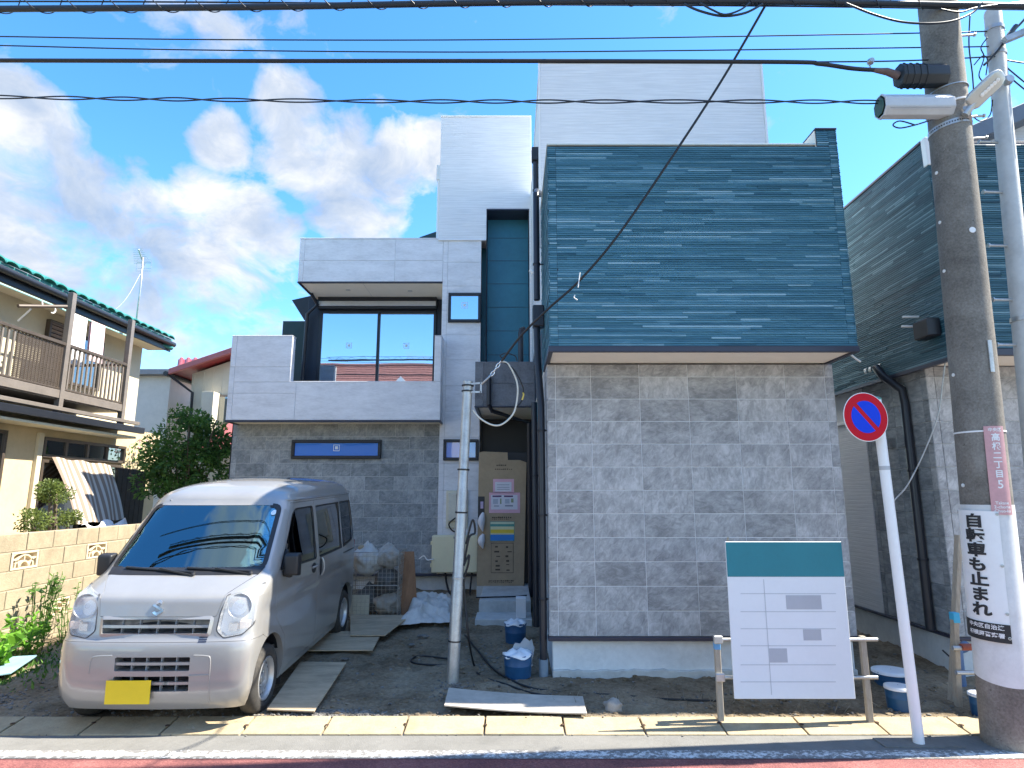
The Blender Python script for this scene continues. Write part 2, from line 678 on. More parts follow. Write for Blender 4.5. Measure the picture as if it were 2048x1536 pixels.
def downpipe(parent, pts, r=.03, brackets=(), wall=None, name='downpipe'):
    p = MB().tube(pts, r, 12).build(name, MT['pipe'], parent, smooth=40)
    for q in brackets:
        q = V(q)
        MB().lathe([(r + .006, -.012), (r + .008, -.008), (r + .008, .008), (r + .006, .012)], q, n=12).bar(q + V((r, 0, 0)), q + V((r + .07, 0.0, 0)), .012).build('pipe_bracket', MT['black'], p, smooth=40)
    return p


# ------------------------------------------------------------------ the new house
H0 = empty('new_house', (0.3, 6.2, 0), 'new flat-roofed house of grey tiles, teal ribbed siding and white upper walls', 'house')
XL, XR = at(1096, 1000, 6.2).x, at(1667, 760, 6.2).x        # right block, ground floor
ZS = at(1400, 728, 6.2).z                                   # soffit height
ZB = at(1400, 1274, 6.2).z                                  # top of the base trim
YF = 5.62
BX0, BX1 = at(1099, 700, YF).x, at(1716, 690, YF).x
ZT = at(1400, 289, YF).z
ZP = at(1650, 258, YF).z
# ground floor, right block
box('wall', MT['joint'], H0, XL + .012, XR - .012, 6.2 + .0045, 12, ZB + .005, ZS - .004)
box('foundation', MT['found'], H0, XL + .03, XR - .03, 6.235, 12, -.3, ZB - .036, bevel=.01)
fx0, fx1 = XL + .03, XR - .03
top_ = [(fx0 + (fx1 - fx0) * i / 60, .115 + .02 * mnoise.noise(V((i * .21, 3, 0))) + .012 * mnoise.noise(V((i * .9, 8, 0)))) for i in range(61)]
MB().prism([(fx0, 6.195, -.3)] + [(x, 6.195, z) for x, z in top_] + [(fx1, 6.195, -.3)], (0, 1, 0), .039).build('footing', MT['concrete'], H0, bevel=.006)
box('base_trim', MT['navy'], H0, XL - .012, XR + .012, 6.172, 6.30, ZB - .034, ZB + .004)
rows = [ZB + .006]
while rows[-1] + .229 < ZS - .02:
    rows.append(rows[-1] + .229)
rows.append(ZS - .003)
cols = [XL + .002, XL + .088, XL + .45]
while cols[-1] + .497 < XR - .12:
    cols.append(cols[-1] + .497)
cols += [XR - .09, XR - .002]
clad(H0, 'tile', MT['tile'], 'y', 6.2, cols, rows, t=.014, gap=.0068, bev=.0012, jit=.0008)
clad(H0, 'tile', MT['tile'], 'x-', XL, [6.202, 6.29, 6.79, 7.29, 7.79, 8.29], rows, t=.014, gap=.004, bev=.002)
clad(H0, 'tile', MT['tile'], 'x+', XR, [6.202, 6.29, 6.79, 7.29, 7.79, 8.29], rows, t=.014, gap=.004, bev=.002)
# cantilevered balcony box with ribbed siding
box('soffit', MT['soffit'], H0, BX0 + .035, BX1 - .035, YF + .035, 6.195, ZS + .008, ZS + .05)
box('soffit', MT['soffit'], H0, XL, BX1 - .04, 6.2, 12, ZS + .02, ZS + .05)
fz = ZS - .03
fl = MB()
fl.box(BX0 - .008, BX1 + .008, YF - .008, YF + .034, fz + .022, ZS + .048)
fl.box(BX0 - .008, BX0 + .034, YF + .034, 6.6, fz + .022, ZS + .048)
fl.box(BX1 - .034, BX1 + .008, YF + .034, 6.6, fz + .022, ZS + .048)
fl.build('edge_flashing', MT['navy'], H0, bevel=.003)
box('wall', MT['navy'], H0, BX0 + .013, BX1 - .013, YF + .013, YF + .2, ZS + .05, ZT - .012)
box('wall', MT['navy'], H0, BX1 - .2, BX1 - .013, YF + .2, 7.1, ZS + .05, ZP - .012)
box('wall', MT['navy'], H0, BX1 - .2, BX1 - .013, YF + .013, YF + .199, ZT - .012, ZP - .012)
box('wall', MT['navy'], H0, BX0 + .013, BX0 + .2, YF + .2, 11.2, ZS + .05, ZT - .012)
ZC = ZS + .05
ribs(H0, 'ribbed_siding', MT['rib'], 'y', YF, BX0 + .085, BX1 - .085, ZC, ZT - .01)
ribs(H0, 'ribbed_siding', MT['rib'], 'y', YF, BX1 - .2, BX1 - .085, ZT - .01, ZP - .01)
ribs(H0, 'corner_siding', MT['rib'], 'y', YF, BX0, BX0 + .082, ZC, ZT - .01, lens=(.5, .6))
ribs(H0, 'corner_siding', MT['rib'], 'y', YF, BX1 - .082, BX1, ZC, ZP - .01, lens=(.5, .6))
ribs(H0, 'ribbed_siding', MT['rib'], 'x+', BX1, YF, 7.1, ZC, ZP - .01)
ribs(H0, 'ribbed_siding', MT['rib'], 'x-', BX0, YF, 7.1, ZC, ZT - .01)
MT['coping'] = M('pale_coping', (.55, .60, .55), .4, .4, var=.05)
box('coping', MT['coping'], H0, BX0 - .006, BX1 - .215, YF - .006, YF + .212, ZT - .008, ZT + .012)
box('coping', MT['navy'], H0, BX1 - .212, BX1 + .006, YF - .006, 7.04, ZP - .008, ZP + .012)
box('coping', MT['coping'], H0, BX0 - .006, BX0 + .212, YF + .214, 7.03, ZT - .008, ZT + .012)
box('parapet_lining', MT['soffit'], H0, BX1 - .216, BX1 - .202, YF + .014, 7.03, 4.2, ZP - .01)
box('roof_terrace', MT['concrete'], H0, BX0 + .2, BX1 - .2, YF + .2, 7.05, 4.0, 4.15)
# white tower behind
TX1 = at(1521, 130, 7.04).x
ZTW = at(1300, 127, 7.04).z
box('tower', MT['wsid'], H0, BX0 + .002, TX1, 7.04, 12.4, 4.0, ZTW, bevel=.008)
box('coping', MT['white'], H0, BX0 - .008, TX1 + .01, 7.03, 12.41, ZTW + .001, ZTW + .03)
tw = MB()
for sx in (BX0 - .006, TX1 + .006):
    tw.box(sx - .012, sx + .012, 7.026, 7.05, ZT - .5, ZTW)
tw.build('corner_trim', MT['white'], H0)
# side wall of the right block towards the porch
box('wall', MT['tealsmooth'], H0, BX0 + .015, BX0 + .3, 7.1, 11.0, ZS - .3, ZT - .02)
ribs(H0, 'ribbed_siding', MT['rib'], 'x-', BX0 + .012, 7.1, 10.6, ZS, ZT - .03, lens=(.2, .7))
box('wall', MT['canopy'], H0, XL + .012, XL + .3, 8.3, 12.0, .1, ZS)
# left wing
YT, YP, YBAL = 10.72, 10.62, 10.26
ZTR = at(850, 1147, YT).z
TLX = at(465, 870, YT).x
PX0, PX1 = at(878, 900, YP).x, at(959, 900, YP).x
BLX0, BLX1 = at(451, 838, YBAL).x, at(880, 838, YBAL).x
ZBB, ZBS, ZBT = at(650, 840, YBAL).z, at(700, 764, YBAL).z, at(520, 672, YBAL).z
box('wall', MT['joint'], H0, TLX + .012, PX0 + .02, YT + .0045, 14, ZTR, ZBB + .1)
box('foundation', MT['found'], H0, TLX + .03, PX1 - .02, YT + .03, 14, -.3, ZTR - .034, bevel=.01)
box('base_trim', MT['navy'], H0, TLX - .01, PX1 - .0, YP - .025, YT + .1, ZTR - .032, ZTR + .004)
SW = [at(584, 900, YT).x, at(763, 900, YT).x, at(600, 918, YT).z, at(600, 880, YT).z]
rows = [ZTR + .006]
while rows[-1] + .229 < ZBB:
    rows.append(rows[-1] + .229)
rows.append(ZBB + .06)
cA = frange(TLX + .002, PX0 + .02, .5, .09)
cB = frange(TLX + .002, PX0 + .02, .5, .34)
clad(H0, 'tile', MT['tile2'], 'y', YT, cA, rows, t=.014, gap=.004, bev=.002, holes=[tuple(SW[:2]) + tuple(SW[2:])], jit=.001, rows=lambda i: cA if i % 2 else cB)
box('corner_trim', MT['black'], H0, TLX - .012, TLX + .004, YT - .006, YT + .1, ZTR, ZBB + .05)
window(H0, SW[0], SW[1], SW[2], SW[3], YT, .055, 'blueglass', depth=.05, name='slit_window')
# pillar and white upper wall
ZW0 = at(900, 481, YP).z
ZW1 = at(960, 235, YP).z
WX0, WX1 = at(880, 350, YP).x, BX0 + .012
RX0, RX1 = at(972, 560, YP).x, at(1059, 560, YP).x
ZR1 = at(1000, 418, YP).z
ZCT = at(1000, 723, 9.5).z
box('wall', MT['paneljoint'], H0, PX0 + .012, PX1 - .012, YP + .012, 12, ZTR, ZW0)
hW = [at(897, 600, YP).x, at(962, 600, YP).x, at(930, 645, YP).z, at(930, 587, YP).z]
hL = [at(887, 900, YP).x, at(957, 900, YP).x, at(930, 921, YP).z, at(930, 879, YP).z]
zp = frange(ZTR + .005, ZW0 - .002, .455)
clad(H0, 'panel', MT['panel'], 'y', YP, [PX0, PX0 + .09, PX1], zp, t=.016, gap=.003, bev=.003, holes=[tuple(hW), tuple(hL)])
window(H0, *hW, YP, .05, 'glass', depth=.05)
window(H0, *hL, YP, .05, 'blueglass', depth=.05, stick=False)
MB().prism([(x, YP - .012, z) for x, z in ((WX0, ZW0 + .012), (RX0, ZW0 + .012), (RX0, ZR1), (RX1, ZR1), (RX1, ZCT - .3), (WX1, ZCT - .3), (WX1, ZW1), (WX0, ZW1))], (0, 1, 0), 3.4).build('upper_wall', MT['wsid'], H0, bevel=.004)
box('wall_drip', MT['white'], H0, WX0 - .006, RX0 - .002, YP - .03, YP + .0, ZW0 - .008, ZW0 + .011)
box('coping', MT['white'], H0, WX0 - .01, WX1, YP - .024, 14, ZW1 + .001, ZW1 + .03)
box('recess_wall', MT['tealsmooth'], H0, RX0 - .2, RX1 + .1, 11.02, 11.1, ZCT - .4, ZR1 + .2)
for z in frange(ZCT, ZR1, .455)[1:-1]:
    box('joint_strip', MT['navy'], H0, RX0 - .0, RX1, 11.014, 11.018, z - .003, z + .003, bevel=0)
box('recess_lining', MT['darkwall'], H0, RX1 - .012, RX1 - .001, YP + .004, 11.018, ZCT - .3, ZR1 - .002)
box('recess_lining', MT['darkwall'], H0, RX0 + .0, RX0 + .011, YP + .004, 11.018, ZCT - .3, ZR1 - .002)
box('recess_soffit', MT['navy'], H0, RX0 + .0, RX1, YP - .02, 11.018, ZR1 - .03, ZR1 - .003)
# upper box over the balcony
UX0 = at(598, 520, YP).x
ZU0, ZU1 = at(700, 563, YP).z, at(700, 478, YP).z
YR = 11.62
box('wall', MT['paneljoint'], H0, UX0 + .012, PX0, YP + .012, 13.5, ZU0 + .03, ZU1 - .004)
clad(H0, 'panel', MT['panel'], 'y', YP, [UX0, UX0 + .09, UX0 + 1.75, PX0 - .001], [ZU0, ZU0 + .40, ZU1], t=.016, gap=.003, bev=.003)
clad(H0, 'panel', MT['panel'], 'x-', UX0, [YP + .002, YP + 1.1, 13.4], [ZU0, ZU0 + .4, ZU1], t=.016, gap=.003, bev=.003)
box('coping', MT['panel'], H0, UX0 - .006, PX1 - .4, YP - .008, 13.5, ZU1 + .001, ZU1 + .02)
box('soffit', MT['soffit'], H0, UX0 + .04, PX0 - .002, YP + .05, YR - .001, ZU0 - .012, ZU0 + .03)
el_ = MB()
el_.box(UX0 - .008, PX0 - .002, YP - .008, YP + .048, ZU0 - .022, ZU0 - .002)
el_.box(UX0 - .008, UX0 + .036, YP + .05, YR, ZU0 - .022, ZU0 - .002)
el_.build('edge_flashing', MT['navy'], H0, bevel=.003)
for (u, v) in ((696, 580), (820, 582)):
    q = onz(u, v, ZU0 - .012)
    MB().lathe([(.045, 0), (.045, -.006), (.036, -.008), (.034, -.002)], (q.x, q.y, ZU0 - .012), n=20).build('downlight', MT['alu'], H0, smooth=40)
jx = onz(735, 580, ZU0 - .012).x
box('soffit_joint', MT['paneljoint'], H0, jx, jx + .004, YP + .05, YR, ZU0 - .0135, ZU0 - .0125, bevel=0)
# recessed wall behind the balcony, with the sliding window under its shutter box
RWX0 = at(615, 640, YR).x
box('recess_wall', MT['darkwall'], H0, RWX0, PX0 + .3, YR, 13.4, ZBB, ZU0 + .02)
wz = [at(700, 790, YR).z, at(700, 622, YR).z]
wx = [at(637, 700, YR).x, at(872, 700, YR).x]
window(H0, wx[0], wx[1], wz[0], wz[1], YR, .055, 'glass', mull=[at(756, 700, YR).x], depth=.05, name='sliding_window')
sb = box('shutter_box', MT['black'], H0, wx[0] - .02, wx[1] + .01, YR - .16, YR - .001, wz[1] + .002, wz[1] + .26)
box('shutter_slot', MT['alu'], sb, wx[0] + .01, wx[1], YR - .175, YR - .161, wz[1] + .05, wz[1] + .15)
box('pillar_lining', MT['panel'], H0, PX0 - .003, PX0 + .011, YP + .02, YR, ZBB, ZU0 - .02)
dp = at(613, 700, YR - .12)
downpipe(H0, [(UX0 + .05, YP + .6, ZU0 - .02), (UX0 + .12, YR - .2, ZU0 - .18), (dp.x - .02, YR - .14, ZU0 - .35), (dp.x - .05, YR - .14, ZBB + .1)], .034)
# darker wings further back
q0, q1 = at(566, 642, 13.0), at(620, 642, 13.0)
box('rear_wing', MT['greendark'], H0, q0.x, q1.x + .4, 13.0, 15, 2.5, q0.z)
ew = at(590, 606, 12.2)
MB().hexa([(ew.x, 12.0, ew.z), (ew.x + .28, 12.0, ew.z - .42), (ew.x + .5, 12.0, ew.z - .42), (ew.x + .5, 12.0, ew.z + .12)],
          [(ew.x, 13.2, ew.z), (ew.x + .28, 13.2, ew.z - .42), (ew.x + .5, 13.2, ew.z - .42), (ew.x + .5, 13.2, ew.z + .12)]).build('eave_bracket', MT['black'], H0, bevel=.006)
q = at(840, 478, 13.5)
MB().hexa([(q.x, 13.4, q.z - .4), (q.x + .6, 13.4, q.z - .4), (q.x + .6, 13.4, q.z + .22), (q.x, 13.4, q.z)],
          [(q.x, 15, q.z - .4), (q.x + .6, 15, q.z - .4), (q.x + .6, 15, q.z + .22), (q.x, 15, q.z)]).build('rear_roof', MT['greendark'], H0)
wp = at(878, 330, YP + .5)
MB().tube([(WX0 - .05, YP + .3, ZW0 + .02), (WX0 - .05, YP + .3, at(880, 345, YP).z)], .035, 12).box(WX0 - .10, WX0 - .003, YP + .25, YP + .36, at(880, 345, YP).z, at(880, 316, YP).z).build('rainwater_pipe', MT['white'], H0, smooth=40)
# balcony
bw = MB()
pz = BLX0 + (at(584, 700, YBAL).x - BLX0)
bx = H0
box('balcony_wall', MT['paneljoint'], bx, BLX0 + .012, BLX1 - .012, YBAL + .012, YBAL + .16, ZBB + .02, ZBS - .01)
box('balcony_wall', MT['panel'], bx, BLX0 + .014, pz - .002, YBAL + .017, YBAL + .17, ZBS - .009, ZBT - .002, bevel=.012)
box('balcony_wall', MT['paneljoint'], bx, BLX0 + .012, BLX0 + .16, YBAL + .16, YR + .5, ZBB + .02, ZBT - .01)
box('balcony_post', MT['panel'], bx, BLX1 - .12, BLX1 - .001, YBAL + .002, YP - .002, ZBS, ZBT, bevel=.01)
clad(bx, 'panel', MT['panel'], 'y', YBAL, [BLX0, BLX0 + .09, BLX0 + 1.15], [ZBB, ZBB + .455, ZBB + .91, ZBT], t=.016, gap=.003, bev=.004, holes=[(pz, 9, ZBS, 9)])
clad(bx, 'panel', MT['panel'], 'y', YBAL, [BLX0 + 1.15, BLX1], [ZBB, ZBS], t=.016, gap=.003, bev=.004)
clad(bx, 'panel', MT['panel'], 'x+', BLX1, [YBAL + .002, YP - .002], [ZBB, ZBS], t=.012, gap=.003, bev=.003)
clad(bx, 'panel', MT['panel'], 'x-', BLX0, [YBAL + .002, YBAL + .7, YR + .5], [ZBB, ZBB + .455, ZBB + .91, ZBT], t=.012, gap=.003, bev=.003)
box('coping', MT['panel'], bx, pz + .002, BLX1 - .122, YBAL - .004, YBAL + .172, ZBS - .006, ZBS + .014)
box('coping', MT['panel'], bx, BLX0 - .004, pz + .004, YBAL - .004, YBAL + .178, ZBT - .001, ZBT + .014, bevel=.006)
box('coping', MT['panel'], bx, BLX1 - .124, BLX1 + .003, YBAL - .004, YP - .001, ZBT + .001, ZBT + .012, bevel=.005)
box('balcony_floor', MT['concrete'], bx, BLX0 + .16, PX0 - .01, YBAL + .16, YR, ZBB + .02, ZBB + .2)
box('balcony_soffit', MT['soffit'], bx, BLX0 + .035, BLX1 - .02, YBAL + .05, YT - .002, ZBB - .018, ZBB + .018)
bf = MB()
bf.box(BLX0 - .008, BLX1 + .006, YBAL - .01, YBAL + .046, ZBB - .035, ZBB - .002)
bf.box(BLX0 - .008, BLX0 + .03, YBAL + .05, YT, ZBB - .035, ZBB - .002)
bf.box(BLX1 - .018, BLX1 + .006, YBAL + .05, YP - .002, ZBB - .035, ZBB - .002)
bf.build('edge_flashing', MT['navy'], bx, bevel=.003)
# porch: canopy, back wall
CX0, CX1 = at(950, 770, 9.5).x, XL + .004
ZC0 = at(1000, 812, 9.5).z
box('canopy', MT['paneljoint'], H0, CX0 + .012, CX1, 9.512, 12, ZC0 + .03, ZCT - .003)
clad(H0, 'canopy_panel', MT['canopy'], 'y', 9.5, [CX0, CX0 + .13, CX1], [ZC0, ZC0 + .36, ZCT], t=.014, gap=.004)
clad(H0, 'canopy_panel', MT['canopy'], 'x-', CX0, [9.502, 10.61], [ZC0, ZC0 + .36, ZCT], t=.014, gap=.004)
box('canopy_soffit', MT['soffit'], H0, CX0 + .05, CX1, 9.55, 11.2, ZC0 - .004, ZC0 + .03)
cf = MB()
cf.box(CX0 - .006, CX1, 9.492, 9.546, ZC0 - .02, ZC0 - .002)
cf.box(CX0 - .006, CX0 + .046, 9.55, 10.6, ZC0 - .02, ZC0 - .002)
cf.build('edge_flashing', MT['navy'], H0, bevel=.003)
box('porch_wall', MT['black'], H0, PX1 - .02, XL + .05, 11.2, 11.3, .1, ZC0 + .02)
box('porch_wall', MT['panel'], H0, PX1 - .011, PX1, YP + .02, 11.2, .2, ZC0)
box('porch_floor', MT['concrete'], H0, PX1, XL + .02, 10.1, 11.2, -.1, .335)
# downpipes of the right block and the porch
xp = at(1083, 700, 6.9).x
hp = at(1071, 312, 7.6)
box('rain_hopper', MT['pipe'], H0, hp.x - .055, hp.x + .045, 7.55, 7.66, hp.z - .08, at(1071, 297, 7.6).z, bevel=.008)
downpipe(H0, [(hp.x, 7.6, hp.z - .1), (hp.x, 7.6, at(1071, 440, 7.6).z), (hp.x + .02, 7.5, at(1071, 452, 7.6).z)], .035, [(hp.x, 7.6, hp.z - .5)])
zt = at(1078, 408, 7.1).z
b0 = at(1083, 640, 6.62)
downpipe(H0, [(BX0 - .01, 6.85, zt), (BX0 - .06, 6.72, zt - .03), (BX0 - .075, 6.6, zt - .12), (BX0 - .075, 6.55, at(1081, 600, 6.55).z)], .036, [(BX0 - .075, 6.57, 4.3), (BX0 - .075, 6.56, 3.7)])
box('vent_hood', MT['pipe'], H0, BX0 - .125, BX0 + .0, 6.48, 6.62, at(1081, 655, 6.55).z, at(1081, 613, 6.55).z, bevel=.01)
zz = at(1081, 655, 6.55).z
pq = [(BX0 - .08, 6.55, zz), (BX0 - .075, 6.5, zz - .35), (XL - .055, 6.33, zz - .9), (XL - .055, 6.3, 2.2), (XL - .055, 6.26, .16)]
downpipe(H0, pq, .037, [(XL - .055, 6.31, 2.4), (XL - .055, 6.29, 1.55), (XL - .055, 6.27, .75)])
MB().tube([(XL - .055, 6.26, .2), (XL - .055, 6.26, -.1)], .045, 14).build('drain_socket', M('grey_pvc', (.22, .28, .34), .5, var=.1), H0, smooth=40)
downpipe(H0, [(XL - .05, 8.4, 3.0), (XL - .05, 8.2, .1)], .04, [(XL - .05, 8.32, 2.0)])
q = at(1045, 655, 9.9)
downpipe(H0, [(q.x + .02, 10.0, q.z), (q.x - .02, 9.95, q.z - .03), (q.x - .03, 9.95, q.z - .1), (q.x - .03, 9.95, ZCT + .005)], .045)
q = at(978, 752, 9.42)
downpipe(H0, [(q.x, 9.44, q.z), (q.x, 9.44, ZC0 + .02), (q.x + .04, 9.6, ZC0 - .06), (XL - .08, 9.9, ZC0 - .22), (XL - .07, 9.9, .2)], .036)
MB().tube([at(1060, 540, 9.2), at(1066, 546, 9.2)], .03, 8).build('wall_vent', MT['white'], H0)
# electric meter backing on the pillar
mb = box('meter_board', M('cream_board', (.70, .66, .52), .6, var=.06), H0, at(893, 1000, YP).x, at(936, 1000, YP).x, YP - .045, YP - .003, at(900, 1056, YP).z, at(900, 981, YP).z, bevel=.008)
me_ = box('meter_base', M('cream_plastic', (.66, .63, .52), .5, var=.1), mb, at(897, 1000, YP).x, at(914, 1000, YP).x, YP - .10, YP - .047, at(900, 1042, YP).z, at(900, 986, YP).z, bevel=.01)
# ------------------------------------------------------------------ ground, road, kerb
def red_road():
    m, nt, b = nt_mat('worn_red_asphalt')
    p = pos(nt)
    n1 = fnoise(nt, p, 90, 4, .7)
    n2 = fnoise(nt, p, 2.2, 5, .6)
    s = math_(nt, 'ADD', math_(nt, 'MULTIPLY', n1, .6), math_(nt, 'MULTIPLY', n2, .4))
    L(nt, ramp(nt, s, [(.34, (.075, .026, .030)), (.5, (.21, .070, .066)), (.68, (.36, .16, .14))]), b.inputs['Base Color'])
    b.inputs['Roughness'].default_value = .85
    bump(nt, b, n1, .6, .01)
    return m


def worn_line():
    m, nt, b = nt_mat('worn_white_line')
    p = pos(nt)
    n1 = fnoise(nt, p, 26, 6, .75)
    n2 = fnoise(nt, p, 3.0, 3, .6)
    sp = N(nt, 'ShaderNodeSeparateXYZ')
    L(nt, p, sp.inputs[0])
    edge = math_(nt, 'ABSOLUTE', math_(nt, 'SUBTRACT', sp.outputs[1], 4.595))
    s = math_(nt, 'ADD', math_(nt, 'ADD', math_(nt, 'MULTIPLY', n1, .8), math_(nt, 'MULTIPLY', n2, .25)), math_(nt, 'MULTIPLY', edge, 1.2))
    L(nt, ramp(nt, s, [(.50, (.66, .66, .64)), (.59, (.17, .165, .16))]), b.inputs['Base Color'])
    b.inputs['Roughness'].default_value = .75
    bump(nt, b, n1, .4, .006)
    return m


def soil():
    m, nt, b = nt_mat('damp_soil')
    p = pos(nt)
    n1 = fnoise(nt, p, 1.6, 6, .62, .3)
    n2 = fnoise(nt, p, 28, 5, .7)
    s = math_(nt, 'ADD', math_(nt, 'MULTIPLY', n1, .6), math_(nt, 'MULTIPLY', n2, .4))
    c = ramp(nt, s, [(.36, (.085, .062, .038)), (.5, (.215, .170, .115)), (.62, (.31, .255, .18)), (.72, (.43, .36, .27))])
    L(nt, c, b.inputs['Base Color'])
    b.inputs['Roughness'].default_value = .95
    b.inputs['Specular IOR Level'].default_value = .2
    bump(nt, b, n2, .8, .02)
    return m


MT['soil'] = soil()
MT['asphalt'] = M('grey_asphalt', (.15, .15, .148), .9, var=.25, sc=3, bmp=.5, bsc=160)
MT['gutter'] = M('gutter_concrete', (.165, .162, .152), .88, var=.14, sc=4, bmp=.4, bsc=90, dirt=.4, dirtcol=(.11, .11, .10))
MT['kerb'] = M('tan_kerb_concrete', (.37, .30, .19), .85, var=.17, sc=6, coord='rand', bmp=.4, bsc=70, dirt=.5, dirtcol=(.27, .19, .11))


def sheet(name, mat, x0, x1, y0, y1, z, kind='structure', nx=1, ny=1):
    m = MB()
    for i in range(nx + 1):
        for j in range(ny + 1):
            m.v.append(V((x0 + (x1 - x0) * i / nx, y0 + (y1 - y0) * j / ny, z)))
    for i in range(nx):
        for j in range(ny):
            a = i * (ny + 1) + j
            m.f.append((a, a + ny + 1, a + ny + 2, a + 1))
    return m.build(name, mat, None, kind=kind)


sheet('ground', M('distant_ground', (.10, .10, .085), .95, var=.2, sc=.3), -600, 600, -600, 600, -.06)
sheet('road', MT['asphalt'], -120, 120, -3.2, 3.8, -.008)
sheet('red_pavement', red_road(), -120, 120, 3.7, 4.60, -.004)
sheet('white_line', worn_line(), -60, 60, 4.525, 4.665, .0)
sheet('gutter', MT['gutter'], -60, 60, 4.64, 5.1, -.002)
sheet('far_pavement', MT['gutter'], -60, 60, -6.0, -3.2, .02)
kb = empty('kerb', (0, 5, 0), kind='structure')
KY0, KY1 = 4.93, 5.20
x = at(970, 1455, 5.06).x - .60 * 14 - .0
ends = []
i = 0
while x < 6.5:
    ln = .595
    m = MB()
    g = random.uniform(.006, .014)
    nseg = 6
    for k in range(nseg):
        a, b_ = x + g / 2 + (ln - g) * k / nseg, x + g / 2 + (ln - g) * (k + 1) / nseg
        m.hexa([(a, KY0, -.08), (b_, KY0, -.08), (b_, KY0, .010), (a, KY0, .010)], [(a, KY1, -.08), (b_, KY1, -.08), (b_, KY1, .044), (a, KY1, .044)])
    o = m.build('kerb_block', MT['kerb'], kb, merge=True, bevel=.008, seg=2)
    o.location.z += random.uniform(-.003, .003)
    ends.append(x)
    x += ln + .005
    i += 1
mj = MB()
for e in ends:
    if -6 < e < 4:
        p = [V((e - .002 + random.uniform(-.012, .012), KY0 + .12 + random.uniform(-.02, .05), .031))]
        m2 = MB().lathe([(.004, 0), (random.uniform(.014, .022), .002), (random.uniform(.012, .018), .006), (.003, .008)], p[0], n=7)
        mj.add(m2.v, m2.f)
mj.build('joint_dirt', M('dark_joint_dirt', (.05, .025, .015), .9, var=.3), kb, kind='stuff')

# the bare lot
mg = MB()
X0, X1, Y0, Y1 = -9.0, 9.0, KY1 - .02, 14.0
nx, ny = 260, 140


def lotz(x, y):
    d = min(1, max(0, (y - 5.2) / .25))
    n = mnoise.fractal(V((x * 1.3, y * 1.3, 0)), 1.0, 2.0, 4) * .034 + mnoise.fractal(V((x * 7, y * 7, 5)), .8, 2.0, 4) * .022
    return gz(x, y) - .012 + n * d


for i in range(nx + 1):
    for j in range(ny + 1):
        x, y = X0 + (X1 - X0) * i / nx, Y0 + (Y1 - Y0) * (j / ny) ** 1.5
        mg.v.append(V((x, y, lotz(x, y))))
for i in range(nx):
    for j in range(ny):
        a = i * (ny + 1) + j
        mg.f.append((a, a + ny + 1, a + ny + 2, a + 1))
mg.build('bare_lot', MT['soil'], None, smooth=True, kind='structure')


def rockmesh(rx, ry, rz, seed, det=2):
    bm = bmesh.new()
    bmesh.ops.create_icosphere(bm, subdivisions=det, radius=1)
    for v in bm.verts:
        n = mnoise.noise(v.co * 1.7 + V((seed, 0, 0))) * .35 + mnoise.noise(v.co * 4 + V((0, seed, 0))) * .12
        v.co = v.co * (1 + n)
        v.co = V((v.co.x * rx, v.co.y * ry, v.co.z * rz))
    return [v.co.copy() for v in bm.verts], [tuple(v.index for v in f.verts) for f in bm.faces]


MT['pebble'] = M('mixed_pebbles', (.17, .16, .145), .9, var=.6, sc=9)
gr = MB()
base = [rockmesh(1, .8, .6, s, 1) for s in range(5)]
for k in range(240):
    x, y = random.uniform(-5, 4), random.choice((4.935, 5.19, 5.21)) + random.gauss(0, .012)
    r = random.uniform(.003, .009)
    vs, fs = random.choice(base)
    zz_ = .003 if y < 4.95 else .045
    gr.add([(x + p.x * r, y + p.y * r, zz_ + p.z * r) for p in vs], fs)
for k in range(2600):
    x, y = random.uniform(-6.5, 5.5), 5.25 + random.random() ** 1.8 * 4.5
    r = random.choice((.004, .006, .008, .010, .016)) * random.uniform(.7, 1.3)
    a = random.uniform(0, 6.28)
    vs, fs = random.choice(base)
    gr.add([(x + (p.x * cos(a) - p.y * sin(a)) * r, y + (p.x * sin(a) + p.y * cos(a)) * r, lotz(x, y) + p.z * r + r * .2) for p in vs], fs)
# a lighter crumbly patch by the kerb and one at the foot of the service pole
for (cx, cy, sx, sy, n) in ((at(690, 1425, 5.3).x, 5.31, .35, .06, 420), (at(640, 1432, 5.3).x, 5.27, .5, .03, 200), (-.5, 5.8, .22, .15, 160), (-.1, 6.9, .4, .5, 160), (-4.4, 5.6, .35, .2, 240)):
    for k in range(n):
        x, y = random.gauss(cx, sx * .5), max(5.23, random.gauss(cy, sy * .7))
        r = random.uniform(.004, .015)
        vs, fs = random.choice(base)
        gr.add([(x + p.x * r, y + p.y * r, lotz(x, y) + p.z * r + r * .3) for p in vs], fs)
cl_ = MB()
for k in range(1500):
    x, y = random.uniform(-6, 5), 5.25 + random.random() ** 1.6 * 4.5
    if mnoise.noise(V((x * 1.4, y * 1.4, 9))) < -.05:
        continue
    r = random.uniform(.010, .034)
    vs, fs = random.choice(base)
    cl_.add([(x + p.x * r, y + p.y * r, lotz(x, y) + p.z * r * .7 + r * .1) for p in vs], fs)
cl_.build('soil_clods', MT['soil'], None, kind='stuff')
gr.build('gravel', MT['pebble'], None, kind='stuff')
